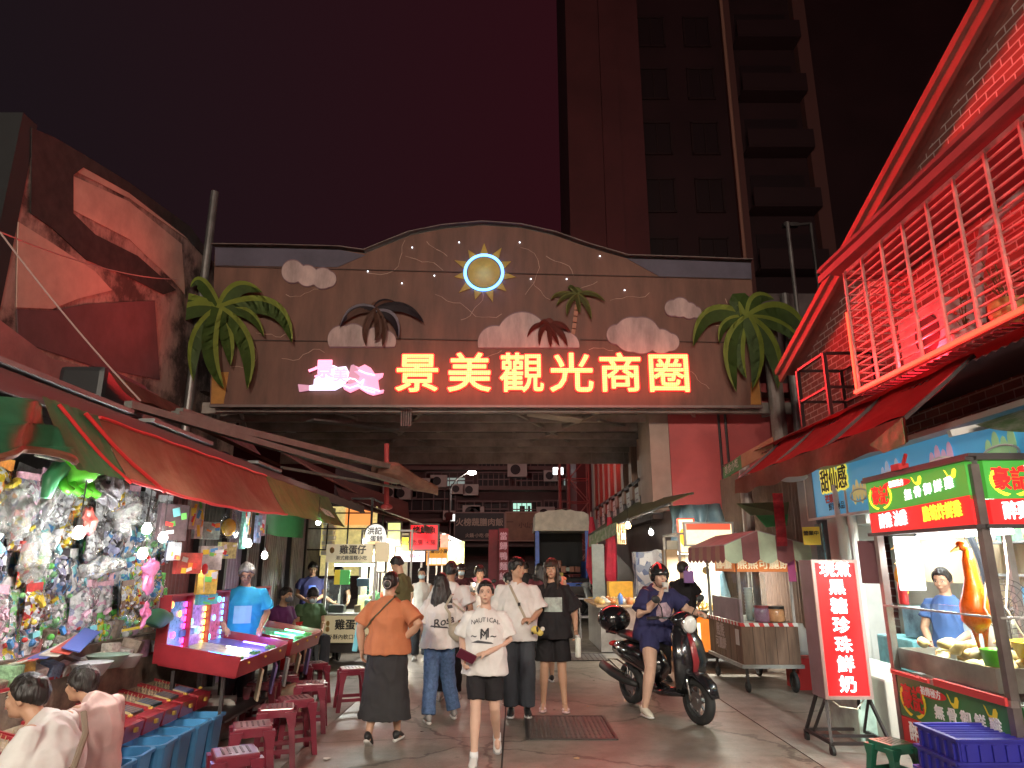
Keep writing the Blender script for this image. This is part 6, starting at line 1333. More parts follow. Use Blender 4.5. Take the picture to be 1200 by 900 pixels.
# flags on the building
for i, (px, y) in enumerate([(693, 18.4), (714, 16.4)]):
    p = at(px, 606, y); fl_ = thing('folded_flag', ['farther', 'nearer'][i] + ' of two furled crimson flags on the metal building', 'flag', p, 0, 'furled crimson flags')
    b = B(M('flag_crimson', (.5, .02, .05), .6, ns=5)); b.tube([p, p + Vector((.02, 0, -.6)), p + Vector((-.02, 0, -1.3)), p + Vector((.01, 0, -1.7))], [.05, .13, .16, .07], 8); b.obj('cloth', fl_); b = B(alu); b.cyl(p + Vector((0, .1, -2)), p + Vector((0, .1, .15)), .015, n=6); b.obj('pole', fl_)
# street lamp far, lit, and traffic light
slp = thing('street_lamp', 'lit white street lamp on a curved arm before the far block', 'street lamp', (-1.7, 30, 0)); q = at(553, 554, 30); p0 = Vector((at(527, 600, 30).x, 30, 0))
b = B(darksteel); b.cyl(p0, p0 + Vector((0, 0, q.z - .7)), .06, n=8); b.tube([p0 + Vector((0, 0, q.z - .7)), p0 + Vector((.3, 0, q.z - .25)), Vector((q.x - .2, 30, q.z + .02)), q], .04, 6); b.box(p0 + Vector((0, -.1, q.z - 1.9)), (.3, .2, .35)); b.obj('pole', slp)
B(M('street_led', (1, 1, .9), .4, emit=30, ec=(1, 1, .85))).ell(q, (.2, .12, .09), n=10).obj('lamp_head', slp); lamp('street_light', q + Vector((0, 0, -.15)), 160, (1, 1, .88), slp, size=.15)
B(M('meter_white', (.8, .85, .8), .5, emit=.8)).box(p0 + Vector((.15, -.15, q.z - 1.95)), (.18, .05, .28)).obj('control_box', slp)
tl_ = thing('traffic_light', 'red traffic light glowing at the end of the street', 'traffic light', at(661, 620, 33)); q = at(661, 620, 33); b = B(darksteel); b.box(q + Vector((-.35, .1, 0)), (1.1, .15, .34)); b.cyl(q + Vector((-.9, .1, -3.3)), q + Vector((-.9, .1, .2)), .05, n=6); b.obj('housing', tl_); B(M('signal_red', (1, .05, .05), .4, emit=8, ec=(1, .04, .05))).ell(q, (.13, .03, .13), n=12).obj('lens', tl_)
for i, (px, py, Y) in enumerate([(654, 552, 34), (558, 531, 36), (651, 524, 36)]):
    b = B(M('far_white_lamp', (.9, 1, 1), .4, emit=[1.5, .5, 1.2][i])); b.box(at(px, py, Y), (.5, .1, .35)); b.box(at(px, py, Y) + Vector((0, -.08, -.2)), (.08, .05, .5), mat=tdark); b.solo('wall_light', ['small white wall light with a dark figure beside the scaffold', 'dim wall light at the upper left of the far block', 'small white wall light under the arch roof, upper right'][i], 'light panel')
# truck with white canvas
tk = thing('canvas_truck', 'parked small truck with off-white canvas roof and blue frame at the street end', 'truck', (1.6, 22.6, 0)); cv = M('canvas_offwhite', (.62, .55, .48), .75, ns=3, na=.3)
b = B(cv); xa, xb = .72, 2.38
b.rings([[Vector((xa + (xb - xa) * t, y, 3.16 + .2 * math.sin(PI * (.04 + .92 * t)) ** .5 - .1 + .02 * math.sin(t * 30))) for t in [i / 12 for i in range(13)]] + [Vector((xb + .03, y, 2.62)), Vector((xa - .03, y, 2.62))] for y in (21.6, 22.6, 23.6)]); b.obj('canvas_roof', tk)
b = B(M('truck_inside', (.02, .02, .022), .8)); b.box((1.55, 23.5, 2.1), (1.6, .1, 1.6)); b.box((1.55, 22.6, 1.15), (1.6, 2.0, .1)); b.obj('cargo_bed', tk)
b = B(M('truck_blue', (.05, .12, .5), .45, ns=3)); 
for x in (xa + .06, xb - .06): b.box((x, 21.66, 2.0), (.12, .08, 1.9)); b.box((x, 22.6, 1.4), (.05, 1.9, .6))
b.box((1.55, 21.62, .98), (1.7, .06, .18)); b.obj('frame', tk)
for x in (.85, 2.25):
    b = B(M('rubber', (), .7)); b.cyl((x - .1, 22.2, .38), (x + .1, 22.2, .38), .38, n=20); b.obj('wheel', tk)
    B(M('tail_lamp', (.6, .05, .03), .3)).box((x, 21.6, .85), (.18, .06, .1)).obj('tail_light', tk)
b = B(darksteel); b.box((1.55, 22.6, .72), (1.5, 2.2, .5)); b.obj('chassis', tk)
rk = random.Random(31)
for k in range(14):
    cc_, cn = rk.choice([((.5, .4, .1), 'yellow'), ((.5, .5, .5), 'grey'), ((.1, .2, .45), 'blue'), ((.3, .12, .08), 'brown'), ((.4, .42, .38), 'pale')]); b = B(M('cargo_' + cn, cc_, .6, ns=6)); b.box((.98 + .13 * (k % 9), 22.0 + .25 * (k // 5), 1.3 + .16 * (k // 5)), (.16, .3, rk.uniform(.1, .3)), rz=rk.uniform(-.3, .3), bev=.02); b.solo('cargo_box', cn + ' goods box loaded under the truck canvas', 'box', cn + ' goods loaded on the canvas truck')
# vertical red banner poles in the distance
for i, (px, y) in enumerate([(578, 27), (590, 26)]):
    p = at(px, 648, y); bb_ = thing('vertical_sign', ['plain maroon vertical signboard in the far street', 'maroon vertical signboard with pale characters in the far street'][i], 'sign', (p.x, y, 0)); B(M('sign_maroon', (.25, .05, .07), .6, ns=3)).box((p.x, y, 1.7), (.36, .1, 2.4)).obj('panel', bb_); B(darksteel).box((p.x, y, .26), (.3, .14, .5)).obj('base', bb_)
    if i: b = B(M('pink_pale_letters', (.6, .4, .45), .6, emit=.1)); [b.text(ch, frame((p.x, y - .06, 2.6 - .36 * j), (1, 0, 0), (0, 0, 1)), .3, offset=.004) for j, ch in enumerate('當歸鴨麵線')]; b.obj('lettering', bb_)

# ================================================================= left stalls beyond the shutters
def stall_frame(name, label, x0, x1, y0, y1, h, mt, cat='market stall'):
    t = thing(name, label, cat, ((x0 + x1) / 2, (y0 + y1) / 2, 0))
    for x in (x0, x1):
        for y in (y0, y1): B(mt).box((x, y, h / 2), (.04, .04, h)).obj('post', t)
    b = B(mt)
    for z in (h - .02,):
        for y in (y0, y1): b.box(((x0 + x1) / 2, y, z), (x1 - x0 - .04, .035, .035))
        for x in (x0, x1): b.box((x, (y0 + y1) / 2, z), (.035, y1 - y0 - .04, .035))
    b.obj('top_frame', t); return t
ink = M('ink_black', (), .6)
# egg waffle stall
ew = stall_frame('waffle_stall', 'egg waffle stall with cream signboards and a glass counter', -3.12, -2.3, 11.9, 12.9, 1.93, alu)
ecream = M('board_cream', (.55, .46, .28), .6, emit=.12, ec=(.6, .5, .3)); cwn = M('board_cream_lit', (.7, .62, .42), .5, emit=.12, ec=(.8, .7, .45)); 
b = B(ecream); b.box((-2.71, 11.88, .6), (.86, .03, .42)); b.box((-2.28, 12.4, .6), (.03, 1.0, .42)); b.obj('front_panel', ew)
b = B(stainless); b.box((-2.71, 12.4, .83), (.94, 1.1, .03)); b.obj('counter_top', ew)
b = B(darksteel); b.box((-2.71, 12.45, .3), (.8, .9, .16)); b.obj('base', ew)
for (x, y) in ((-3.05, 12), (-2.35, 12), (-3.05, 12.8), (-2.35, 12.8)): B(M('rubber', (), .7)).cyl((x - .02, y, .11), (x + .02, y, .11), .11, n=14).obj('wheel', ew)
b = B(ink); b.text('雞蛋仔', frame((-2.66, 11.86, .66), (1, 0, 0), (0, 0, 1)), .17, offset=.005, extrude=.002); b.text('外酥內軟口感綿密', frame((-2.68, 11.86, .475), (1, 0, 0), (0, 0, 1)), .085, offset=.001, extrude=.002); b.obj('lettering', ew)
b = B(M('waffle_logo', (.35, .18, .05), .6)); b.ell((-3.03, 11.87, .69), (.035, .01, .05)); b.ell((-3.03, 11.87, .6), (.04, .01, .05)); b.obj('egg_picture', ew)
b = B(cwn); b.box((-2.74, 11.86, 1.81), (.78, .05, .30)); b.box((-2.2, 11.9, 1.83), (.24, .05, .32), rz=.5); b.obj('top_sign', ew)
b = B(M('ink_soft', (.06, .05, .05), .6)); b.text('雞蛋仔', frame((-2.68, 11.83, 1.86), (1, 0, 0), (0, 0, 1)), .15, offset=.004, extrude=.002); b.text('港式雞蛋糕小吃', frame((-2.7, 11.83, 1.73), (1, 0, 0), (0, 0, 1)), .075, offset=.001, extrude=.002); b.obj('lettering', ew)
b = B(M('waffle_logo', (), .6)); b.ell((-3.03, 11.83, 1.86), (.04, .01, .05)); b.obj('egg_picture', ew)
B(gl).box((-2.71, 12.0, 1.1), (.8, .006, .5)).obj('glass_pane', ew)
tube_lamp('tube_lamp', 'fluorescent tube under the cream sign of the egg waffle stall', (-3.05, 12.15, 1.62), (-2.35, 12.15, 1.62), 24)
for i, (x, w_, c_, lab) in enumerate([(-2.95, .1, (.7, .55, .05), 'yellow paper bags hanging in the egg waffle stall'), (-2.82, .17, (.1, .5, .12), 'green paper bag hanging in the egg waffle stall')]): b = B(M('hangbag%d' % i, c_, .5, emit=.1, ec=c_)); b.box((x + .0, 11.98, 1.42), (w_, .03, .24), bev=.01); b.solo('paper_bag', lab, 'bag')
for i, (x, y, s, c_, lab) in enumerate([(-2.95, 12.1, (.26, .2, .12), (.05, .05, .05), 'black waffle iron on the egg waffle counter'), (-2.6, 12.1, (.1, .1, .12), (.35, .25, .15), 'brown tub on the egg waffle counter'), (-2.45, 12.15, (.1, .1, .2), (.35, .55, .45), 'pale green bottle crate on the egg waffle counter'), (-2.55, 12.4, (.2, .2, .26), (.7, .6, .2), 'yellow carton on the egg waffle counter'), (-2.52, 12.02, (.2, .06, .13), (.04, .1, .15), 'dark blue box hung on the egg waffle stall post')]):
    flatbox('counter_item', lab, 'container', (x, y, .85 + s[2] / 2 + (.42 if i == 4 else 0)), s, M('cnt%d' % i, c_, .4, ns=9), bev=.01)
# lit stall faces behind (built as panels with frames)
st2 = stall_frame('lit_stall', 'dark framed stall window glowing yellow and orange behind the round sign', -4.0, -2.75, 13.6, 14.8, 2.9, M('black_steel', (), .5))
b = B(M('warm_orange_lit', (.9, .35, .1), .5, emit=.45, ec=(1, .32, .08))); b.box((-3.2, 14.5, 2.62), (.55, .03, .4)); b.obj('orange_panel', st2)
b = B(M('yellow_wall_lit', (.75, .65, .25), .6, emit=.22, ec=(.9, .75, .3), ns=6, na=.5)); b.box((-3.4, 14.55, 2.3), (1.15, .03, 1.0)); b.box((-3.5, 14.56, 1.6), (.9, .03, .4)); b.obj('yellow_wall', st2)
b = B(M('black_steel', (), .5))
for z in (1.9, 2.3, 2.6): b.box((-3.37, 13.6, z), (1.2, .03, .025))
for x in (-3.6, -3.2): b.box((x, 13.6, 2.3), (.025, .03, .8))
b.obj('window_bars', st2)
for k in range(8): flatbox('paper_lantern', 'stacked white paper box in the glowing yellow stall window', 'box', (-3.75 + .02 * (k % 2), 14.3, 1.85 + .1 * k), (.22, .2, .085), M('box_whitelit', (.8, .78, .7), .6), 'stacked white boxes in the yellow stall window')
rs_ = thing('round_sign', 'arched white sign with black brush characters above the waffle stall', 'sign', at(440, 638, 13.2)); c = at(440, 628, 13.2)
b = B(M('sign_white_soft', (.75, .75, .72), .5, emit=.35)); b.poly([c + Vector((.2 * math.cos(a / 16 * PI), 0, .02 + .2 * math.sin(a / 16 * PI))) for a in range(17)] + [c + Vector((-.2, 0, -.15)), c + Vector((.2, 0, -.15))], ext=(0, .07, 0)); b.obj('panel', rs_)
b = B(darksteel); b.tube([c + Vector((.21 * math.cos(a / 16 * PI), -.005, .02 + .21 * math.sin(a / 16 * PI))) for a in range(17)], .012, 6); b.box(c + Vector((0, .02, -.2)), (.5, .3, .08)); b.obj('frame', rs_)
b = B(ink); b.text('洪記', frame(c + Vector((-.02, -.006, .08)), (1, 0, 0), (0, 0, 1)), .14, offset=.003, extrude=.002); b.text('蛋餅', frame(c + Vector((.02, -.006, -.06)), (1, 0, 0), (0, 0, 1)), .12, offset=.002, extrude=.002); b.obj('lettering', rs_)
b = B(M('food_glow', (.9, .6, .3), .5, emit=.5)); b.ell(c + Vector((0, -.1, -.13)), (.13, .08, .03)); b.solo('bread_pile', 'small pile of bread lit on the shelf below the arched sign', 'food')
sign_board('menu_board', 'glowing white menu sheet right of the cream sign', at(446, 656, 12.6), .17, .42, M('menu_white2', (1, .96, .85), .5, emit=.8, ec=(1, .95, .82)), M('frame_dk', (.1, .08, .07), .5), [], rz=.35, thick=.04, cat='menu')
# more stalls up the left side
yl = M('yellow_board_lit', (.9, .65, .05), .5, emit=.45, ec=(1, .72, .06)); pkl = M('pale_pink_lit', (.8, .7, .78), .5, emit=.35, ec=(.95, .85, .95)); orl = M('ochre_board', (.6, .28, .04), .5, emit=.2, ec=(.8, .38, .05))
rlit = M('red_board_lit', (.85, .03, .04), .5, emit=.45, ec=(1, .03, .04))
b = None
sign_board('shop_sign', 'bright red square board with black characters over the left stalls', at(497, 629.5, 15.2), .62, .54, rlit, M('frame_dk', (), .5), [('烤魷魚', 0, .14, .17, ink, .005), ('香腸 米腸', 0, -.12, .12, M('dark_maroon_ink', (.25, .01, .02), .6), .002)], thick=.06)
sign_board('shop_sign', 'small yellow lit board left of the red square board', at(477, 638, 15.6), .32, .3, yl, None, [('臭豆腐', 0, .03, .1, ink, .001)], thick=.05)
sign_board('shop_sign', 'ochre board with dark characters and white price cards below the red board', at(512, 652, 16.2), .48, .4, orl, None, [('大腸包小腸', 0, .11, .1, ink, .002), ('55 50 60 80', 0, -.1, .09, M('price_violet', (.3, .25, .6), .5), .002)], thick=.05)
b = B(M('price_cards', (.8, .78, .85), .5, emit=.5)); p = at(512, 657, 16.2)
for k in range(4): b.box(p + Vector((-.17 + .115 * k, -.03, -.01)), (.095, .012, .13))
b.solo('price_cards', 'row of white price cards under the ochre board', 'price card')
sign_board('shop_sign', 'pale pink lit board between the waffle stall and the ochre board', at(483, 652, 15.4), .55, .22, pkl, None, [('鮮榨果汁', 0, .0, .1, M('pink_ink', (.6, .2, .4), .5), .001)], thick=.05)
sign_board('shop_sign', 'small yellow green lit board high behind the red board', at(462, 626, 15.0), .3, .5, M('yg_lit', (.7, .75, .25), .5, emit=.5, ec=(.8, .85, .3), ns=8, na=.6), M('frame_dk', (), .5), [], thick=.05)
sign_board('shop_sign', 'yellow green lit menu at the end of the left stalls', at(533, 648, 18.5), .5, .6, M('yg_lit2', (.75, .8, .3), .5, emit=.35, ec=(.85, .9, .4), ns=7, na=.7), None, [], thick=.05)
sign_board('shop_sign', 'red white lit panel at the end of the left stalls', at(521, 636, 17), .2, .4, M('rw_lit', (.9, .4, .3), .5, emit=.5, ec=(1, .35, .25), ns=5, na=.7), None, [], thick=.05)
tube_lamp('tube_lamp', 'long bright tube lamp over the far left stalls', at(520, 627, 17.5), at(541, 636, 20), 26, r=.035, es=6, colr=(1, .98, .9))
tube_lamp('tube_lamp', 'tube lamp hidden over the juice stall on the left', (-2.7, 14.2, 2.2), (-2.7, 15.6, 2.2), 80, colr=(1, .95, .85))
tube_lamp('tube_lamp', 'tube lamp over the grill stall on the left', (-2.6, 16.6, 2.2), (-2.6, 18.4, 2.2), 90, colr=(1, .88, .65))
for i, (y, y1, lab, c_) in enumerate([(14.0, 15.6, 'juice stall with steel counter and bottles on the left', (.4, .4, .42)), (16.0, 17.8, 'grill stall with ochre front on the left', (.5, .3, .08)), (18.2, 20.2, 'farthest lit stall on the left with yellow front', (.6, .5, .15))]):
    t = stall_frame('market_stall', lab, -3.0, -2.0 + .1 * i, y, y1, 2.3, alu); B(M('stall_front%d' % i, c_, .5, ns=5)).box((-2.5, (y + y1) / 2, .42), (.85, y1 - y - .1, .82)).obj('counter', t); B(stainless).box((-2.5, (y + y1) / 2, .85), (.98, y1 - y, .03)).obj('counter_top', t); B(M('stall_backlit', (.6, .55, .4), .7, ns=6, na=.5)).box((-3.0, (y + y1) / 2, 1.5), (.03, y1 - y - .1, 1.3)).obj('back_panel', t)
    b = B(canvas('canvas_stall_grey', (.2, .14, .14), (.3, .24, .22))); b.poly([(-3.4, y - .2, 2.95), (-1.75, y - .2, 2.38), (-1.75, y1 + .15, 2.38), (-3.4, y1 + .15, 2.95)], ext=(0, 0, .012)); b.box((-1.75, (y + y1) / 2, 2.32), (.012, y1 - y + .3, .12)); b.obj('canopy', t)
    for k in range(12):
        c2, cn = rk.choice([((.7, .5, .1), 'amber'), ((.6, .6, .6), 'white'), ((.15, .45, .2), 'green'), ((.65, .1, .05), 'red'), ((.5, .3, .15), 'brown')]); q = B(M('btl_' + cn, c2, .3, coat=.4)); z0 = .87; x = -2.85 + .2 * (k % 4); yy_ = y + .15 + .38 * (k // 3)
        q.lathe([(0, 0), (.04, 0), (.045, .13), (.02, .17), (.018, .22), (0, .22)], (x, yy_, z0), 10); q.solo('bottle', cn + ' bottle on the counters of the left-hand stalls', 'bottle', cn + ' bottles on the left stall counters', smooth=True)
# dark lean-to roofs left above
for i, (a_, b__, c_, d_) in enumerate([((400, 590, 13), (480, 612, 16), (390, 560, 13.5), (478, 590, 16.5)), ((380, 560, 12.6), (440, 590, 15), (330, 530, 12.8), (400, 560, 15.2))]):
    b = B(M('leanto%d' % i, [(.16, .06, .06), (.2, .07, .06)][i], .6, .2, ns=3)); b.poly([at(*a_), at(*b__), at(*d_), at(*c_)], ext=(0, 0, .03)); b.solo('roof_sheet', ['maroon sheet roof over the waffle and juice stalls', 'maroon sheet roof just beyond the green awning end'][i], 'roof')
rp = thing('red_post', 'slim red painted post hanging down behind the folding awning arms', 'post', at(453, 594, 13.6)); b = B(M('post_red', (.45, .06, .06), .5)); b.cyl(at(453, 596, 13.6), at(453, 520, 13.6), .05, n=8); b.ell(at(453, 594, 13.6), (.12, .12, .06)); b.obj('post', rp)
# red stool and bucket by the seated man
t = thing('red_bin', 'bright red bin standing between the seated men at the shutters', 'bin', (-3.5, 11.6, 0)); B(M('bin_red2', (.6, .02, .02), .4, coat=.2)).lathe([(.13, .46), (.17, .75), (.18, .76), (.16, .75), (0, .5)], (-3.48, 11.4, 0), 16).obj('bucket', t); B(M('bin_red2', (), .4)).box((-3.48, 11.4, .23), (.3, .3, .45), bev=.02).obj('stand', t)

# ================================================================= right: food table, covered goods, fries stall
ft = thing('food_table', 'long steel fronted food table piled with snacks and a yellow box', 'table', (2.3, 15.2, 0))
b = B(stainless); b.box((2.25, 14.9, .42), (1.1, 2.2, .8)); b.obj('body', ft); B(M('table_wood', (.45, .28, .15), .5, ns=4)).box((2.25, 14.9, .85), (1.25, 2.4, .04)).obj('table_top', ft)
b = B(M('yellow_box', (.8, .42, .03), .5, ns=4)); b.box((2.3, 15.2, 1.08), (.5, .35, .38)); yb_ = b.solo('yellow_box', 'yellow orange box standing on the snack table', 'box'); 
snk = [((.7, .45, .15), 'golden'), ((.65, .6, .5), 'pale'), ((.6, .2, .06), 'red brown')]
for k in range(26):
    c_, cn = snk[k % 3]; b = B(M('snack_' + cn.split()[0], c_, .5, ns=10, coat=.2)); b.ell((1.75 + .11 * (k % 9), 13.95 + .3 * (k // 9) + .08 * rk.random(), .92), (.07, .06, rk.uniform(.04, .09)), n=10); b.jitter(.02, 14); b.solo('snack', cn + ' snack heap on the long snack table', 'food', cn + ' snacks on the long table', smooth=True)
b = B(M('btl_blue', (.1, .2, .5), .3)); b.lathe([(0, 0), (.05, 0), (.05, .16), (.02, .2), (0, .22)], (2.12, 14.0, .87), 12); b.solo('sauce_bottle', 'blue labelled sauce bottle on the snack table', 'bottle', smooth=True)
b = B(M('tarp_black', (.05, .045, .045), .4, ns=3, bump=.5, bs=6)); b.rings([[Vector((2.15, 16.6, 0)), Vector((3.2, 16.6, 0)), Vector((3.05, 16.6, 1.2)), Vector((2.3, 16.6, 2.05)), Vector((2.1, 16.6, 2.0))], [Vector((2.15, 18.0, 0)), Vector((3.2, 18.0, 0)), Vector((3.05, 18.0, 1.2)), Vector((2.3, 18.0, 2.1)), Vector((2.1, 18.0, 2.05))]]); bmesh.ops.subdivide_edges(b.bm, edges=b.bm.edges[:], cuts=5, use_grid_fill=True); b.jitter(.08, 3); b.solo('covered_goods', 'goods pile covered with black sheeting beside the crimson flags', 'covered goods')
b = B(M('board_greygreen', (.33, .38, .36), .6, ns=3)); b.box((2.0, 16.4, 1.1), (.28, .1, 1.95)); b.solo('folded_board', 'grey green folded board standing left of the black sheeting', 'board')
plaid = toy_mat('plaid_blue', [(.25, .3, .42), (.6, .62, .66), (.12, .16, .3), (.5, .5, .55)], 7, .6, 0)
b = B(plaid); b.box((3.3, 16.2, .95), (1.0, .8, 1.9)); bmesh.ops.subdivide_edges(b.bm, edges=b.bm.edges[:], cuts=6, use_grid_fill=True); b.jitter(.1, 2.5); b.solo('covered_goods', 'goods covered with blue and white checked tarpaulin behind the snack table', 'covered goods')
tarp = M('tarp_clear_blue', (.35, .5, .58), .25, coat=.6, ns=2, na=.3, bump=.7, bs=4)
b = B(tarp); b.sheet(lambda u, v: Vector((3.1 + .9 * u + .06 * math.sin(v * 9 + u * 12), 13.7 - .5 * u + .08 * math.sin(u * 25), 2.75 - 2.0 * v)), 30, 12, thick=.008); b.solo('plastic_curtain', 'hanging bluish plastic curtain behind the snack table, brightly lit', 'curtain', smooth=True)
# olive awning with bulbs
oa = thing('awning', 'olive green canvas awning over the snack table with bulbs under it', 'awning', (2.4, 14, 2.6))
b = B(M('canvas_olive', (), .7)); A1, A2, A3, A4 = at(690, 627, 17.5), at(785, 590, 12.6), at(812, 578, 12.8), at(745, 590, 18)
b.poly([A1, A2, A3, A4], ext=(0, 0, .02)); b.obj('canvas', oa)
b = B(canvas('canvas_camo', (), ())); b.poly([A1, at(722, 612, 15.2), at(722, 626, 15.2), at(690, 641, 17.5)], ext=(.02, 0, 0)); b.obj('front_flap', oa)
b = B(M('paper_strips', (.7, .55, .35), .6)); p = at(728, 620, 14.8)
for k in range(5): b.box(p + Vector((-.08 + .04 * k, 0, -.1)), (.025, .02, .42))
b.obj('hanging_strips', oa)
b = B(darksteel); b.bar(A1, A2, .04); b.bar(A4, A3, .04); b.obj('frame', oa)
bulb('warm bulb under the olive awning', at(736, 616, 14.6), 220, True, 'bulbs under the olive awning', r=.06); bulb('cool white bulb right of the warm one under the olive awning', at(763, 624, 14.2), 90, False, 'bulbs under the olive awning', r=.05); bulb('smaller white bulb left of the warm one under the olive awning', at(731, 629, 15.5), 50, False, 'bulbs under the olive awning', r=.05)
tube_lamp('tube_lamp', 'white tube shining through the plastic curtain', (3.2, 13.2, 2.2), (3.6, 13.2, 2.2), 40, r=.04, es=9, colr=(.85, .97, 1))
crt = M('carton_tan', (.42, .28, .16), .7, ns=3)
for k in range(3): flatbox('carton', ['lowest', 'middle', 'topmost'][k] + ' tall tan carton stacked left of the fries stall', 'box', (2.98, 13.0, .35 + .62 * k), (.34, .4, .6), crt)
# fries stall
fs = stall_frame('fries_stall', 'fries stall with glowing food light boxes, beside the crepe cart', 2.8, 3.75, 11.75, 12.9, 2.15, alu)
lb1 = M('lightbox_yellowwhite', (1, .9, .55), .5, emit=.6, ec=(1, .86, .5), ns=2.2, na=.7); rfr = M('lightbox_red', (.8, .1, .05), .5, emit=.5)
c1, c2 = at(791, 634, 12.2), at(818, 634, 11.7)
b = B(lb1); b.box(((c1.x + c2.x) / 2, 11.95, 2.1), (c2.x - c1.x, .06, .56)); b.obj('light_box', fs); b = B(rfr)
for s in (-1, 1): b.box(((c1.x + c2.x) / 2 + s * (c2.x - c1.x) / 2, 11.93, 2.1), (.02, .08, .58)); b.box(((c1.x + c2.x) / 2, 11.93, 2.1 + s * .285), ((c2.x - c1.x), .08, .02))
b.obj('light_box_frame', fs)
b = B(M('pic_fries', (.85, .5, .05), .5, emit=.6, ec=(1, .6, .05))); b.ell(((c1.x + c2.x) / 2 - .05, 11.915, 2.08), (.07, .006, .14), n=12); b.ell(((c1.x + c2.x) / 2 + .08, 11.915, 1.97), (.06, .006, .06), n=12); b.obj('food_picture', fs)
b = B(M('box_red_ink', (.7, .1, .05), .5)); b.text('脆薯', frame(((c1.x + c2.x) / 2 + .08, 11.912, 2.24), (1, 0, 0), (0, 0, 1)), .11, offset=.003); b.obj('lettering', fs)
b = B(lb1); b.box((3.3, 11.75, 2.12), (.78, .06, .34)); b.obj('light_box', fs); b = B(rfr); b.box((3.3, 11.715, 2.24), (.74, .012, .1)); b.obj('red_band', fs); b = B(M('lightbox_frame', (.55, .6, .6), .4, .4)); 
for s in (-1, 1): b.box((3.3, 11.73, 2.12 + s * .185), (.84, .09, .03)); b.box((3.3 + s * .4, 11.73, 2.12), (.03, .092, .34))
b.obj('light_box_frame', fs)
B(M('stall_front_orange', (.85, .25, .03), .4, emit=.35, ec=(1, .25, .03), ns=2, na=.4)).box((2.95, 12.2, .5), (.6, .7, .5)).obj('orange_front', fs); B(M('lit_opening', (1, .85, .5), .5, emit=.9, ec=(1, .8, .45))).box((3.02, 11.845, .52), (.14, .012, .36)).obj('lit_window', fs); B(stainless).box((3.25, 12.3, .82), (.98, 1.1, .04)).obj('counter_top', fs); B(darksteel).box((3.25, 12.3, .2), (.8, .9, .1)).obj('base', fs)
B(M('stall_backwall', (.55, .5, .42), .7, ns=3)).box((3.3, 12.9, 1.45), (.9, .03, 1.2)).obj('back_panel', fs)
tube_lamp('tube_lamp', 'tube lamp inside the fries stall', (2.9, 12.3, 1.82), (3.7, 12.3, 1.82), 50, colr=(1, .95, .8))
fry = M('fries_gold', (.85, .55, .1), .5, ns=12, emit=.05)
for k in range(4):
    t = thing('fries_pile', 'heap of golden fries on the fries stall counter', 'food', (2.95 + .24 * k, 12.0, .84), 0, 'heaps of fries on the stall'); b = B(fry)
    for j in range(42): a = rk.uniform(0, 6.28); r_ = rk.uniform(0, .1); p = Vector((r_ * math.cos(a), r_ * math.sin(a), rk.uniform(.02, .2 - r_))); b.bar(p, p + Vector((rk.uniform(-1, 1), rk.uniform(-1, 1), rk.uniform(-.2, 1.2))).normalized() * .09, .012)
    b.obj('fries', t, world=False); b = B(stainless); b.lathe([(.06, 0), (.12, .05), (.125, .055), (0, .03)], (0, 0, 0), 14); b.obj('dish', t, world=False)
t = thing('paper_lantern', 'small round paper ornament hanging in the fries stall', 'ornament', at(827, 665, 12)); B(M('ornament_cream', (.75, .65, .35), .5)).ell(at(827, 668, 12), .07, n=12).obj('globe', t)
# folding chairs, trolley bits far right
for i, (x, y) in enumerate([(2.05, 17.2), (1.75, 16.6)]):
    t = thing('folding_chair', ['yellow seated folding frame beside the snack table', 'thin white folding frame left of the snack table'][i], 'folding chair', (x, y, 0)); b = B([M('frame_yellow', (.55, .4, .06), .5), M('frame_white', (.5, .5, .5), .5)][i])
    for s in (-.18, .18): b.bar((x + s, y - .2, 0), (x + s, y + .2, .85), .025); b.bar((x + s, y + .2, 0), (x + s, y - .2, .5), .025)
    b.bar((x - .18, y + .19, .84), (x + .18, y + .19, .84), .03); b.box((x, y, .45), (.36, .34, .025)); b.obj('frame', t)
sr = thing('wire_rack', 'white wire rack trolley with grey boxes near the scaffold tower', 'rack', (2.75, 20.6, 0)); b = B(M('rack_white', (.6, .6, .6), .4, .5))
for x in (2.3, 3.1):
    for y in (20.2, 21): b.box((x, y, .9), (.03, .03, 1.8))
for z in (.5, 1.1, 1.79): b.box((2.7, 20.6, z), (.8, .8, .02))
b.obj('frame', sr)
for k in range(4): flatbox('storage_box', ['upper left', 'upper right', 'lower left', 'lower right'][k] + ' grey storage box on the white wire rack', 'box', (2.5 + .38 * (k % 2), 20.5, (1.25 if k < 2 else .65)), (.3, .4, .26), M('box_greyblue', (.35, .4, .45), .5, ns=4))
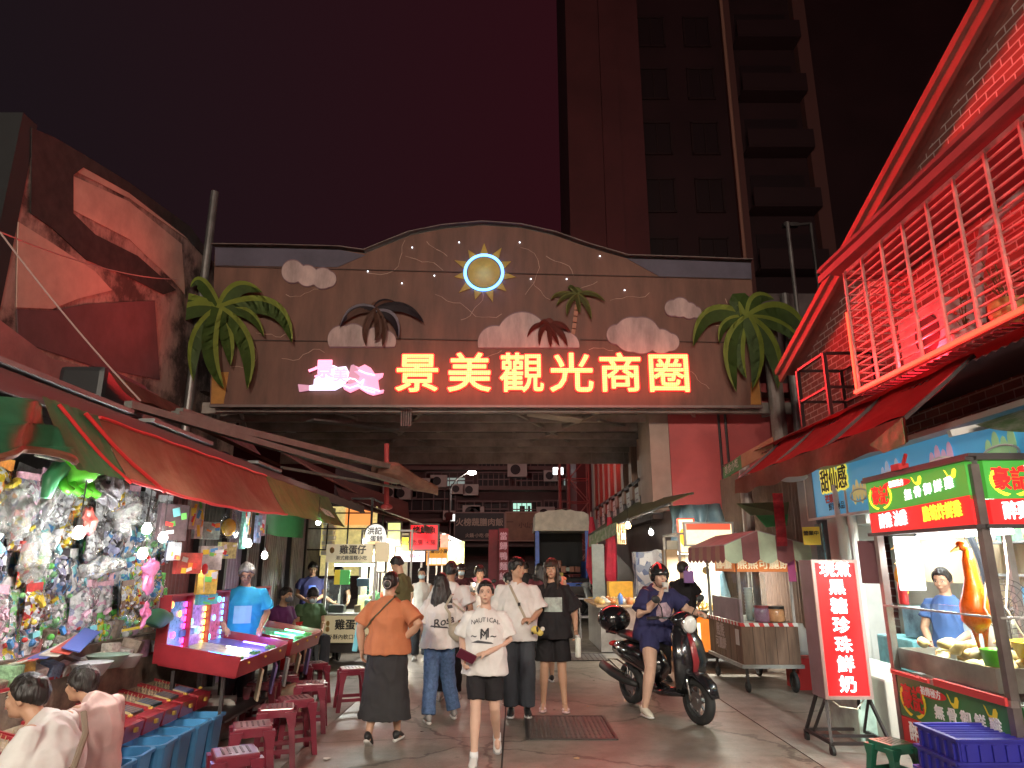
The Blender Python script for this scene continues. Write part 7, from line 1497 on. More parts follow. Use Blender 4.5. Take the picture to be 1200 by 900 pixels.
# ================================================================= people
from mathutils.bvhtree import BVHTree
def remeshed(b, vox, smooth=2, fold=0, fs=(9, 9, 3), seed=0):
    """merge overlapping solids of b into one skin; optional cloth folds"""
    me = bpy.data.meshes.new('tmp'); bmesh.ops.recalc_face_normals(b.bm, faces=b.bm.faces); b.bm.to_mesh(me); b.bm.free()
    o = bpy.data.objects.new('tmp', me); col.objects.link(o); md = o.modifiers.new('r', 'REMESH'); md.mode = 'VOXEL'; md.voxel_size = vox
    dg = bpy.context.evaluated_depsgraph_get(); dg.update(); m2 = bpy.data.meshes.new_from_object(o.evaluated_get(dg)); bpy.data.objects.remove(o); bpy.data.meshes.remove(me)
    nb = B(); nb.mats = b.mats[:]; nb.bm.from_mesh(m2); bpy.data.meshes.remove(m2)
    for _ in range(smooth): bmesh.ops.smooth_vert(nb.bm, verts=nb.bm.verts, factor=.5, use_axis_x=True, use_axis_y=True, use_axis_z=True)
    if fold:
        nb.bm.normal_update(); dv = []
        for v in nb.bm.verts:
            p = v.co; q = Vector((p.x * fs[0] + seed, p.y * fs[1] + noise.noise(p * 4) * 2, p.z * fs[2] + seed * .3))
            f = noise.noise(q); g = noise.noise(Vector((p.x * 5 + p.z * 9 + seed, p.y * 7, p.z * 9 - p.x * 7)))
            dv.append(v.normal * (fold * (abs(f) * -1.7 + .45 + .7 * g)))
        for v, d in zip(nb.bm.verts, dv): v.co += d
    for f in nb.bm.faces: f.material_index = 0
    return nb
SKIN = M('skin_warm', (.50, .29, .19), .5, spec=.4, ns=6, na=.12); SKIN2 = M('skin_tan', (.38, .21, .13), .5, spec=.4, ns=6, na=.12); SKIN3 = M('skin_pale', (.6, .38, .28), .5, spec=.4, ns=6, na=.1)
HAIR = M('hair_black', (.012, .009, .008), .42, bump=.6, bs=60, stretch=(1, 1, .08)); HAIRG = M('hair_grey', (.2, .19, .18), .5, bump=.6, bs=60, stretch=(1, 1, .1)); HAIRB = M('hair_brown', (.035, .018, .012), .45, bump=.6, bs=60, stretch=(1, 1, .08))
EYEW = M('eye_white', (.6, .56, .52), .3); EYED = M('eye_dark', (.012, .008, .007), .2); LIP = M('lip', (.42, .14, .11), .5); BROW = M('brow', (.03, .02, .018), .7); MASK = M('face_mask', (.45, .6, .65), .7)
def cloth(name, c, ns=5, na=.15): return M('cloth_' + name, c, .8, ns=ns, na=na, spec=.2)
def person(label, loc, rz, h=1.65, J={}, top=None, sleeve=.6, hem=.86, loose=.03, bottom=('pants', None), shoes=None, hair='short', hairm=HAIR, skin=SKIN, yaw=0, pitch=0, mask=False, fat=1.0, female=False, hands={}, vox=.009, seed=0, group=None, armfat=1, sock=None, hairlen=.35, cap=None, backhem=None):
    s = h / 1.7; t = thing('person', label, 'person', loc, rz, group)
    sw = .165 if female else .185
    D = dict(pel=(0, 0, .93), wai=(0, 0, 1.08), che=(0, .005, 1.25), upp=(0, .01, 1.335), nec=(0, .0, 1.455), hea=(0, -.025, 1.59),
             sL=(sw, .01, 1.365), eL=(sw + .05, .03, 1.12), wL=(sw + .06, -.04, .88), sR=(-sw, .01, 1.365), eR=(-sw - .05, .03, 1.12), wR=(-sw - .06, -.04, .88),
             hL=(.085, 0, .90), kL=(.095, -.015, .49), aL=(.10, .03, .085), hR=(-.085, 0, .90), kR=(-.095, -.015, .49), aR=(-.10, .03, .085))
    D.update(J); V = {k: Vector(v) * s for k, v in D.items()}
    ref = (0, 1, 0)
    def S(x): return x * s
    tor = [V['pel'] - Vector((0, 0, S(.1))), V['pel'], V['wai'], V['che'], V['upp'], (V['upp'] + V['nec']) / 2 + Vector((0, 0, S(.012))), V['nec']]
    hw = .168 if female else .16; ww = .122 if female else .142; cw = .142 if female else .16
    tr = [(hw * .8, .10), (hw, .118), (ww, .1), (cw, .112), (sw * .9, .09), (sw * .5, .066), (.056, .056)]
    tr = [(S(a * fat), S(c * fat)) for a, c in tr]
    b = B(skin); b.tube(tor, [(a * q, c * q) for (a, c), q in zip(tr, (.94, .94, .93, .9, .76, .66, 1))], 18, ref=ref)
    # neck, head
    hc = V['hea']; Rm = (Euler((pitch, 0, 0)).to_matrix()); Rm = Matrix.Rotation(yaw, 3, 'Z') @ Rm
    Hp = lambda x, y, z: hc + Rm @ Vector((S(x), S(y), S(z)))
    b.tube([V['nec'] - Vector((0, 0, S(.05))), V['nec'], Hp(0, .015, -.05)], [S(.07), S(.052), S(.053)], 12)
    he = lambda c, r, rot=None: b.ell(Hp(*c), tuple(S(q) for q in r), n=16, rot=Rm if rot is None else Rm @ rot)
    he((0, 0, .012), (.074, .092, .098)); he((0, -.028, -.045), (.056, .062, .066)); he((0, -.055, -.085), (.028, .03, .024)); he((0, -.072, .022), (.052, .02, .022))
    he((0, -.098, -.022), (.012, .017, .012)); he((0, -.09, -.005), (.008, .014, .028)); he((.036, -.068, -.03), (.024, .02, .024)); he((-.036, -.068, -.03), (.024, .02, .024))
    he((.077, .008, -.008), (.012, .02, .03)); he((-.077, .008, -.008), (.012, .02, .03)); he((0, -.086, -.057), (.021, .012, .011))
    # arms, hands
    handspec = {}
    for k, sg in (('L', 1), ('R', -1)):
        sh, el, wr = V['s' + k], V['e' + k], V['w' + k]; af = armfat * fat ** .5
        b.ell(sh - Vector((0, 0, S(.012))), tuple(S(q * af) for q in (.046, .046, .046)), n=12)
        b.tube([sh, sh.lerp(el, .45), el, el.lerp(wr, .35), wr], [S(.042 * af), S(.044 * af), S(.038 * af), S(.038 * af), S(.025 * af)], 12)
        fd = (wr - el).normalized(); hd = Vector(hands.get(k + 'd', fd)).normalized(); pn = Vector(hands.get(k + 'n', (-sg, 0, 0)))  # palm normal
        pn = (pn - hd * pn.dot(hd)); pn = pn.normalized() if pn.length > .01 else hd.orthogonal().normalized(); sd = hd.cross(pn).normalized()
        if sd.dot(Vector((0, -1, 0))) < 0 and abs(sd.y) > .2: sd = -sd   # thumb side forward
        if (k + 't') in hands: sd = sd if sd.dot(Vector(hands[k + 't'])) > 0 else -sd
        curl = hands.get(k + 'c', .35)
        pc = wr + hd * S(.045); mrot = Matrix((sd, hd, pn)).transposed()
        b.ell(pc, (S(.038), S(.052), S(.016)), n=12, rot=mrot); b.tube([wr - hd * S(.01), pc], [S(.024), S(.026)], 10)
        for i, (off, ln) in enumerate([(.027, .068), (.009, .076), (-.009, .07), (-.027, .055)]):
            p0 = wr + hd * S(.082 - .004 * abs(i - 1)) + sd * S(off); pts = [p0 - hd * S(.02), p0]; a = 0
            for q in range(3):
                a += curl * (1.1 if q else .7); pts.append(pts[-1] + (hd * math.cos(a) + pn * math.sin(a)) * S(ln / 3 * 1.05))
            b.tube(pts, [S(.009), S(.0088), S(.0083), S(.0078), S(.0066)], 7)
        p0 = wr + hd * S(.025) + sd * S(.026); d1 = (sd * .75 + hd * .6 + pn * .3).normalized(); d2 = (sd * .25 + hd * .85 + pn * (.3 + curl * .6)).normalized()
        b.tube([p0 - d1 * S(.01), p0 + d1 * S(.03), p0 + d1 * S(.03) + d2 * S(.034)], [S(.012), S(.0105), S(.008)], 7)
        handspec[k] = (chain_world(t) @ (wr + hd * S(.075) + pn * S(.03)), pc)
        # leg, foot
        hp, kn, an = V['h' + k], V['k' + k], V['a' + k]; lf = fat
        b.tube([hp, hp.lerp(kn, .3), kn, kn.lerp(an, .3), kn.lerp(an, .65), an], [S(.088 * lf), S(.078 * lf), S(.052 * lf), S(.053 * lf), S(.04 * lf), S(.032)], 12)
        fdir = Vector(hands.get('f' + k, (0.08 * sg, -1, 0))); fdir = fdir.normalized()
        D['fd' + k] = fdir
        b.tube([an + Vector((0, 0, S(-.02))) - fdir * S(.04), an + Vector((0, 0, S(-.04))) + fdir * S(.04), an + Vector((0, 0, S(-.06))) + fdir * S(.13)], [S(.034), S(.036), S(.022)], 10)
    nb = remeshed(b, vox * s * .82, 1); nb.obj('body', t, world=False, smooth=True)
    # face pieces
    if not mask or True:
        b = B(EYEW)
        for sg in (-1, 1): b.ell(Hp(.031 * sg, -.0865, .004), (S(.0115), S(.0042), S(.0038)), EYEW, 10, Rm); b.ell(Hp(.031 * sg, -.0905, .004), (S(.0056), S(.003), S(.0042)), EYED, 8, Rm); b.ell(Hp(.031 * sg, -.090, .0105), (S(.0135), S(.003), S(.0016)), EYED, 8, Rm)
        b.obj('eyes', t, world=False, smooth=True)
        b = B(BROW)
        for sg in (-1, 1): b.tube([Hp(.014 * sg, -.094, .023), Hp(.032 * sg, -.0915, .028), Hp(.048 * sg, -.081, .023)], [S(.0022), S(.003), S(.0016)], 6)
        b.obj('eyebrows', t, world=False)
    if mask:
        b = B(mask if not isinstance(mask, bool) else MASK); b.ell(Hp(0, -.058, -.048), (S(.064), S(.058), S(.05)), n=16, rot=Rm)
        for sg in (-1, 1): b.tube([Hp(.055 * sg, -.05, -.03), Hp(.08 * sg, .0, .0)], S(.002), 5)
        b.obj('face_mask', t, world=False, smooth=True)
    else:
        b = B(LIP); b.ell(Hp(0, -.0985, -.055), (S(.021), S(.0045), S(.003)), n=10, rot=Rm); b.ell(Hp(0, -.0975, -.0605), (S(.017), S(.0045), S(.0034)), n=10, rot=Rm); b.obj('lips', t, world=False, smooth=True)
    # hair
    if hair:
        fr_ = dict(short=.34, fringe=.16, pulled=.52, long=.36, bob=.12, bald=.6).get(hair, .36); bk_ = dict(short=-.55, pulled=-.6, long=-.8, bob=-.85, fringe=-.62).get(hair, -.6)
        side = dict(short=-.05, fringe=-.25, pulled=-.22, long=-.5, bob=-.75).get(hair, -.1); th = dict(short=1.17, fringe=1.22, pulled=1.13, long=1.18, bob=1.2).get(hair, 1.15)
        b = B(hairm); n1, n2 = 40, 28; rs2 = []
        for i in range(1, n2):
            phi = PI * i / n2; ring = []
            for j in range(n1):
                a = 2 * PI * j / n1; d = Vector((math.sin(phi) * math.cos(a), math.sin(phi) * math.sin(a), math.cos(phi)))
                fb_ = -d.y  # 1 at face
                if fb_ > .35: zb = side + (fr_ - side) * min(1, (fb_ - .35) / .4)
                elif fb_ > -.3: zb = side + (bk_ - side) * (.35 - fb_) / .65 * .6
                else: zb = side + (bk_ - side) * (.6 + .4 * min(1, (-.3 - fb_) / .5))
                m_ = max(0, min(1, (d.z - zb) / .09 + .5)); m_ = m_ * m_ * (3 - 2 * m_)
                k_ = .88 + (th - .88) * m_ + .025 * m_ * noise.noise(Vector((d.x * 6 + seed, d.y * 6, d.z * 3)))
                ring.append(Hp(d.x * .077 * k_, d.y * .095 * k_ + .004, .012 + d.z * .101 * k_))
            rs2.append(ring)
        b.rings(rs2)
        if hair == 'long':
            L_ = hairlen; bk2 = Rm @ Vector((0, 1, 0)); b.tube([Hp(0, .03, .03), Hp(0, .06, -.06), Hp(0, .08, -.16), Hp(0, .095, -.14 - L_ * .5), Hp(.02, .10, -.10 - L_ * .9), Hp(.03, .10, -.14 - L_)], [(S(.09), S(.075)), (S(.105), S(.07)), (S(.135), S(.06)), (S(.15), S(.05)), (S(.145), S(.04)), (S(.10), S(.02))], 16, ref=tuple(bk2))
        if hair == 'bob':
            bk2 = Rm @ Vector((0, 1, 0)); b.tube([Hp(0, .02, .02), Hp(0, .035, -.08), Hp(0, .04, -hairlen * .6)], [(S(.088), S(.075)), (S(.092), S(.058)), (S(.088), S(.045))], 16, ref=tuple(bk2))
            for sg in (-1, 1): b.tube([Hp(.066 * sg, -.035, .05), Hp(.077 * sg, -.04, -.04), Hp(.079 * sg, -.035, -.13), Hp(.07 * sg, -.05, -hairlen * .62)], [S(.022), S(.024), S(.024), S(.008)], 8)
        if hair in ('bun',): pass
        hb = remeshed(b, .0065, 1); hb.bm.normal_update()
        dd = [v.normal * (.0055 * noise.noise(Vector((v.co.x * 75 + seed, v.co.y * 75, v.co.z * 13))) + .006 * noise.noise(v.co * 22) * (1.6 if hair in ('short', 'fringe') else .7)) for v in hb.bm.verts]
        for v, q in zip(hb.bm.verts, dd): v.co += q
        hb.obj('hair', t, world=False, smooth=True)
    if cap is not None: cap(t, Hp, Rm, s)
    # top
    lo = loose; shirt = None
    if top:
        hz = V['pel'].z + S(hem - .93); base = Vector((V['pel'].x, V['pel'].y, hz))
        b = B(top); tp = [base, base.lerp(tor[2], .5), tor[2], tor[3], tor[4], tor[5], tor[6] - Vector((0, 0, S(.012)))]
        rr = [(S(hw * fat + lo * 1.35), S(.118 * fat + lo * 1.3)), (S(hw * fat * .97 + lo * 1.2), S(.112 * fat + lo * 1.2)), (S(ww * fat + lo * 1.5), S(.1 * fat + lo * 1.2)), (S(cw * fat + lo * 1.1), S(.112 * fat + lo * .9)), (S(sw * .9 * fat + .008 + lo * .35), S(.095 * fat + lo * .35)), (S((sw * .54 + .02) * fat), S(.078 * fat + lo * .1)), (S(.068 * fat), S(.066 * fat))]
        b.tube(tp, rr, 22, ref=ref)
        for k in 'LR':
            sh, el, wr = V['s' + k], V['e' + k], V['w' + k]
            if sleeve > 0:
                e1 = sh.lerp(el, min(1, sleeve)); pts = [sh + (V['upp'] - sh) * .25, sh, sh.lerp(e1, .5), e1]; ra = [S(.046), S(.05 * armfat + lo * .12), S(.055 * armfat + lo * .45), S(.052 * armfat + lo * .9)]
                if sleeve > 1: e2 = el.lerp(wr, min(1, sleeve - 1)); pts.append(e2); ra.append(S(.036 + lo * .5))
                b.tube(pts, ra, 14)
            else: b.ell(sh - Vector((sh.x * .12, 0, 0)), S(.05), n=10)
        nb = remeshed(b, vox * s, 2, fold=S(.010 + lo * .10), seed=seed); nb.bm.normal_update(); bvh = BVHTree.FromBMesh(nb.bm); shirt = nb.obj('shirt', t, world=False, smooth=True)
        person.bvh = bvh
    kind, bm_ = bottom[0], bottom[1]
    if bm_:
        b = B(bm_); w0 = V['wai'] - Vector((0, 0, S(.02))); pz = V['pel']
        if kind == 'skirt':
            hz = S(bottom[2]); c0 = Vector((0, 0, hz)) + Vector((pz.x, pz.y, 0)); b.tube([w0, pz, pz.lerp(c0, .35), pz.lerp(c0, .7), c0], [(S(ww * fat + .01), S(.105 * fat)), (S(hw * fat + .015), S(.13 * fat)), (S(hw * fat + .03), S(.15)), (S(hw * fat + .055), S(.18)), (S(hw * fat + .085), S(.21))], 26, ref=ref)
        else:
            b.tube([w0, pz, pz - Vector((0, 0, S(.09)))], [(S(ww * fat + .012), S(.108 * fat)), (S(hw * fat + .012), S(.128 * fat)), (S(hw * fat * .85), S(.11))], 18, ref=ref)
            for k in 'LR':
                hp, kn, an = V['h' + k], V['k' + k], V['a' + k]; f_ = bottom[2]; wd = bottom[3] if len(bottom) > 3 else .0
                ra = [.096 * fat, .092 * fat + wd * .4]; pts = [hp, hp.lerp(kn, .35)]
                if f_ <= 1: pts += [hp.lerp(kn, f_ * .85), hp.lerp(kn, f_)]; ra += [.08 * fat + wd, .077 * fat + wd * 1.1]
                else: pts += [kn, kn.lerp(an, .5 * (f_ - 1)), kn.lerp(an, f_ - 1)]; ra += [.066 * fat + wd, .06 + wd, .056 + wd]
                b.tube(pts, [S(q) for q in ra], 14)
        remeshed(b, vox * s, 2, fold=S(.009 if kind != 'skirt' else .013), seed=seed + 5, fs=(10, 10, 2) if kind == 'skirt' else (9, 9, 5)).obj(dict(skirt='skirt', pants='trousers', shorts='shorts')[kind], t, world=False, smooth=True)
    if shoes:
        um, solm, sandal = shoes
        for k in 'LR':
            an = V['a' + k]; fdir = D['fd' + k]; dz = hands.get('lift' + k, 0); up = Vector((0, 0, 1)); tq = fdir
            if dz: tq = (fdir * math.cos(dz) - up * math.sin(dz)).normalized(); un = (up * math.cos(dz) + fdir * math.sin(dz)).normalized()
            else: un = up
            P = lambda f, u: an + tq * S(f) + un * S(u)
            b = B(solm); b.tube([P(-.075, -.072), P(-.05, -.072), P(.02, -.072), P(.09, -.072), P(.14, -.07), P(.165, -.064)], [(S(.02), S(.012)), (S(.034), S(.014)), (S(.035), S(.014)), (S(.045), S(.014)), (S(.038), S(.013)), (S(.015), S(.008))], 12, ref=tuple(un)); so = b.obj('shoe', t, world=False, smooth=True)
            b = B(um)
            if sandal: b.tube([P(.06, -.06), P(.085, -.045), P(.11, -.05)], [(S(.042), S(.012)), (S(.045), S(.018)), (S(.04), S(.012))], 12, ref=tuple(un))
            else: b.tube([P(-.075, -.045), P(-.045, -.02), P(0, -.015), P(.05, -.03), P(.1, -.046), P(.15, -.052)], [(S(.012), S(.02)), (S(.036), S(.045)), (S(.037), S(.045)), (S(.04), S(.034)), (S(.042), S(.022)), (S(.02), S(.012))], 12, ref=tuple(un))
            b.obj('upper', so, world=False, smooth=True)
            if sock: b = B(sock); b.tube([an + up * S(-.02), an + up * S(.05)], [S(.042), S(.040)], 10); b.obj('sock', t, world=False, smooth=True)
    t_h = handspec
    person.V = V; person.t = t; person.hands = handspec; person.Hp = Hp; person.s = s; person.shirt = shirt
    return t
def printed(par, bvh, mt, build, front=True, name='print', off=.006):
    """a flat print (built in x,z) laid on the shirt"""
    b = B(mt); build(b); bmesh.ops.triangulate(b.bm, faces=b.bm.faces)
    for _ in range(4): bmesh.ops.subdivide_edges(b.bm, edges=[e for e in b.bm.edges if e.calc_length() > .022], cuts=1); bmesh.ops.triangulate(b.bm, faces=b.bm.faces)
    d = Vector((0, 1, 0)) if front else Vector((0, -1, 0))
    for v in b.bm.verts:
        hit = bvh.ray_cast(Vector((v.co.x, -1 if front else 1, v.co.z)), d)
        if hit[0] is not None: v.co.y = hit[0].y - d.y * off
    return b.obj(name, par, world=False)
def XZ(o, right=(1, 0, 0)): return frame(o, right, (0, 0, 1))
def W2(t, p): return chain_world(t) @ Vector(p)
white_t = cloth('white', (.68, .66, .64)); black_t = cloth('black', (.022, .02, .022)); navy_t = cloth('navy', (.035, .035, .10)); orange_t = cloth('orange', (.48, .17, .08)); jeans = cloth('denim', (.10, .17, .32), 30, .4); dgrey = cloth('dark_grey', (.055, .06, .07)); olive_t = cloth('olive', (.12, .11, .05)); purple_t = cloth('purple', (.10, .025, .10)); blue_t = cloth('bright_blue', (.03, .30, .55)); dgreen_t = cloth('green', (.07, .13, .06)); grey_s = cloth('grey', (.25, .25, .26)); pink_t = cloth('pink', (.6, .2, .25)); maroon_t = cloth('maroon', (.12, .03, .04))
sw_ = M('shoe_white', (.6, .58, .55), .5); sk_ = M('shoe_black', (.02, .02, .02), .5); sg_ = M('shoe_grey', (.3, .29, .28), .6); sp_ = M('sandal_pink', (.6, .42, .42), .5)
skirt_m = M('skirt_charcoal', (.028, .026, .028), .85, ns=6, na=.3)

# 1 girl walking to the camera
g = person('girl in a printed white T-shirt and black shorts walking towards the viewer', (-.24, 6.5, 0), 0, 1.49, female=True, top=white_t, loose=.055, hem=.80, sleeve=.85, bottom=('shorts', black_t, .82, .012), shoes=(sw_, sg_, False), hair='pulled', skin=SKIN3, sock=M('sock_white', (.7, .7, .7), .8), vox=.0085, seed=1,
    J=dict(eR=(-.235, .05, 1.13), wR=(-.21, -.15, .95), eL=(.25, .03, 1.12), wL=(.02, -.20, 1.02), kR=(-.085, -.10, .50), aR=(-.09, -.20, .085), kL=(.10, .0, .48), aL=(.12, .26, .15)), hands=dict(Ld=(-1, -.15, -.15), Ln=(0, .3, -1), Lc=.5, Rd=(.1, -.7, -.5), Rn=(1, 0, 0), Rc=.55, liftL=.35))
bv = person.bvh
printed(g, bv, M('print_dark', (.06, .06, .07), .7), lambda b: [b.text(ch, XZ((-.105 + .032 * i, 0, 1.14 + .022 * math.sin(PI * i / 7))), .052, offset=.0005, extrude=.0005) for i, ch in enumerate('NAUTICAL')] + [b.text('M', XZ((0, 0, 1.05)), .11, offset=.002, extrude=.0005, shear=.1), b.text('~ M ~', XZ((-.01, 0, 1.03)), .09, offset=.001, extrude=.0005), b.poly([(-.12, 0, .975), (.08, 0, .965), (.06, 0, .98), (-.06, 0, .995)])])
ph = thing('phone', 'dark red phone case held by the girl in the white T-shirt', 'phone', W2(g, (-.13, -.27, .90))); b = B(M('phone_case', (.10, .012, .03), .4)); b.box(W2(g, (-.15, -.26, .88)), (.16, .02, .085), rot=Euler((.5, .45, .2)).to_matrix(), bev=.006); b.obj('case', ph)
# 2 man in white tee with crossbody strap
m1 = person('young man in plain white T-shirt, strap across his chest, looking aside', (.06, 8.3, 0), 0, 1.70, top=white_t, loose=.06, hem=.80, sleeve=.92, bottom=('pants', dgrey, 1.93, .03), shoes=(sk_, sw_, False), hair='fringe', yaw=.75, seed=2,
    J=dict(eR=(-.27, .06, 1.12), wR=(-.27, -.02, .88), eL=(.26, .0, 1.12), wL=(.16, -.2, 1.03), kL=(.11, -.05, .49), aL=(.11, -.02, .085), kR=(-.09, -.03, .48), aR=(-.07, -.02, .085)), hands=dict(Ld=(-.7, -.4, .1), Ln=(0, .5, -.8), Lc=.6))
def strap(par_t, pts, bvh, mt, name='bag_strap', w=.018):
    return pts
st = thing('crossbody_bag', 'narrow beige bag strap with a black clip crossing the chest of the man in white', 'bag strap', W2(m1, (0, -.15, 1.1)))
b = B(M('strap_beige', (.38, .33, .25), .7)); pts = []
for i in range(15):
    u = i / 14; x = -.11 + .23 * u; z = 1.45 - .46 * u; hit = person.bvh.ray_cast(Vector((x, -1, z)), Vector((0, 1, 0))); y = (hit[0].y if hit[0] is not None else -.12) - .008; pts.append(W2(m1, (x, y, z)))
b.tube(pts, .008, 6, sx=1.8); b.obj('strap', st); B(ink).box(W2(m1, (.02, -.19, 1.2)), (.03, .02, .035)).obj('clip', st)
ty = thing('plush_toy', 'small yellow and black plush toy dangling beside the man in white', 'toy', W2(m1, (.2, -.24, .93))); yy_m = M('plush_yellow', (.65, .5, .12), .8); b = B(yy_m); b.ell(W2(m1, (.2, -.25, .93)), (.05, .04, .045), n=12); b.ell(W2(m1, (.25, -.25, .90)), (.04, .035, .035), n=12); b.obj('body', ty, smooth=True)
b = B(ink); b.ell(W2(m1, (.22, -.28, .94)), (.018, .01, .03)); b.ell(W2(m1, (.17, -.26, .90)), (.015, .02, .02)); b.obj('patches', ty, smooth=True); b = B(M('plush_white', (.7, .68, .6), .8)); b.ell(W2(m1, (.28, -.25, .94)), (.025, .02, .025)); b.obj('muzzle', ty, smooth=True)
# 3 woman in black tee
m2 = person('woman in black T-shirt with a pale picture, black shorts and fringed hair', (.48, 8.55, 0), -.05, 1.69, female=True, top=black_t, loose=.065, hem=.80, sleeve=.95, bottom=('shorts', cloth('shorts_black', (.02, .018, .02)), .86, .035), shoes=(sp_, sp_, True), hair='bob', hairlen=.38, hairm=HAIRB, seed=3, yaw=-.15,
    J=dict(eR=(-.25, .05, 1.10), wR=(-.20, -.02, .88), eL=(.27, .05, 1.12), wL=(.27, -.08, .90), kL=(.10, -.02, .49), aL=(.13, .0, .085), kR=(-.10, -.04, .49), aR=(-.12, .04, .085)), hands=dict(Ld=(.1, -.3, -1), Lc=.6))
printed(m2, person.bvh, M('print_pale', (.42, .50, .46), .6, ns=9, na=.5), lambda b: b.poly([(-.095, 0, 1.10), (.115, 0, 1.10), (.115, 0, 1.26), (-.095, 0, 1.26)]))
bt = thing('tumbler', 'cream white drinking bottle held by the woman in the black T-shirt', 'bottle', W2(m2, (.29, -.14, .62))); b = B(M('tumbler_white', (.72, .74, .66), .35)); b.lathe([(.028, 0), (.034, .01), (.036, .2), (.034, .21), (.0, .215)], W2(m2, (.29, -.13, .60)), 16); b.obj('cup', bt, smooth=True); B(M('tumbler_cap', (.5, .5, .46), .4)).cyl(W2(m2, (.29, -.13, .815)), W2(m2, (.29, -.13, .845)), .028, n=14).obj('lid', bt)
# 4 woman in orange, from behind
m3 = person('woman in orange T-shirt and long charcoal skirt, back turned, hand on hip', (-1.22, 7.12, 0), PI - .12, 1.56, female=True, fat=1.18, top=orange_t, loose=.045, hem=.87, sleeve=.85, bottom=('skirt', skirt_m, .24), shoes=(sk_, sw_, False), hair='pulled', seed=4, armfat=1.15,
    J=dict(eL=(.30, .03, 1.13), wL=(.29, -.02, .9), eR=(-.36, .10, 1.17), wR=(-.2, .02, 1.03), aL=(.12, .13, .10), kL=(.1, .0, .49), aR=(-.11, -.12, .085), kR=(-.1, -.06, .49)), hands=dict(Rd=(1, .1, .0), Rn=(.2, -1, 0), Rc=.3, liftL=.5))
b = B(HAIR); b.ell(person.Hp(0, .105, -.01), (.055, .04, .055), n=16); b.obj('hair_bun', m3, world=False, smooth=True); b = B(M('scrunchie', (.35, .3, .28), .7)); b.torus(person.Hp(0, .13, -.01), .033, .009, axis='Y', n=18, m=6); b.obj('hair_clip', m3, world=False, smooth=True)
st = thing('shoulder_strap', 'olive bag strap crossing the back of the woman in orange', 'bag strap', W2(m3, (0, .15, 1.1))); b = B(M('strap_olive', (.12, .11, .07), .8)); pts = []
for i in range(15):
    u = i / 14; x = -.09 + .30 * u; z = 1.345 - .32 * u; hit = person.bvh.ray_cast(Vector((x, 1, z)), Vector((0, -1, 0))); y = (hit[0].y if hit[0] is not None else .1) + .008; pts.append(W2(m3, (x, y, z)))
b.tube(pts, .007, 6, sx=2.4, ref=(0, 0, 1)); b.obj('strap', st)
b = B(M('folder_cyan', (.15, .5, .62), .5)); b.box(W2(m3, (.33, -.06, .98)), (.05, .16, .34), rot=Euler((0, -.12, PI + .2)).to_matrix(), bev=.01); b.solo('blue_folder', 'light blue folder under the left arm of the woman in orange', 'folder')
# 5 long haired woman, from behind
m4 = person('woman with very long black hair, white T-shirt and blue jeans, back turned', (-.80, 8.05, 0), PI + .25, 1.53, female=True, top=white_t, loose=.06, hem=.83, sleeve=.9, bottom=('pants', jeans, 1.97, .028), shoes=(sg_, sw_, False), hair='long', hairlen=.42, seed=5,
    J=dict(eL=(.22, -.03, 1.1), wL=(.17, -.15, .93), eR=(-.26, .02, 1.13), wR=(-.31, -.03, .90), kL=(.1, .02, .49), aL=(.13, .10, .085), kR=(-.12, -.1, .50), aR=(-.20, -.04, .10)))
printed(m4, person.bvh, M('print_dark', (), .7), lambda b: [b.text('Rosa', XZ((-.02, 0, 1.03), (-1, 0, 0)), .12, offset=.002, extrude=.0005, shear=.25), b.poly([(-.08, 0, .955), (.13, 0, .975), (.12, 0, .99), (-.05, 0, .975)]), b.poly([(-.12, 0, 1.17), (-.06, 0, 1.16), (-.05, 0, 1.2), (-.11, 0, 1.2)])], front=False)
hb = thing('shoulder_bag', 'cream leather shoulder bag hanging on the long-haired woman', 'bag', W2(m4, (-.22, .12, .9))); lm_ = M('bag_cream', (.42, .38, .29), .5, ns=8, na=.2)
b = B(lm_); c = W2(m4, (-.2, .15, .92)); b.ell(c, (.14, .055, .10), n=18, rot=Euler((0, .25, .2)).to_matrix()); b.jitter(.012, 9); b.obj('pouch', hb, smooth=True); b = B(lm_)
b.tube([c + Vector((-.11, -.02, .05)), c + Vector((-.12, -.05, .2)), W2(m4, (-.03, .13, 1.18)), W2(m4, (-.1, .10, 1.3)), W2(m4, (-.13, .02, 1.305))], .011, 6, sx=1.6); b.tube([c + Vector((.11, 0, .05)), c + Vector((.06, 0, .2)), W2(m4, (-.12, .10, 1.22))], .009, 6); b.obj('strap', hb)
# 6 man in white tee from behind
person('short-haired man in white T-shirt, back turned, beyond the long-haired woman', (-.80, 9.25, 0), PI - .1, 1.66, top=white_t, loose=.05, hem=.83, sleeve=.85, bottom=('pants', black_t, 1.95, .02), shoes=(sw_, sw_, False), hair='short', seed=6, skin=SKIN2, J=dict(eR=(-.28, .04, 1.13), wR=(-.27, -.06, .9)))
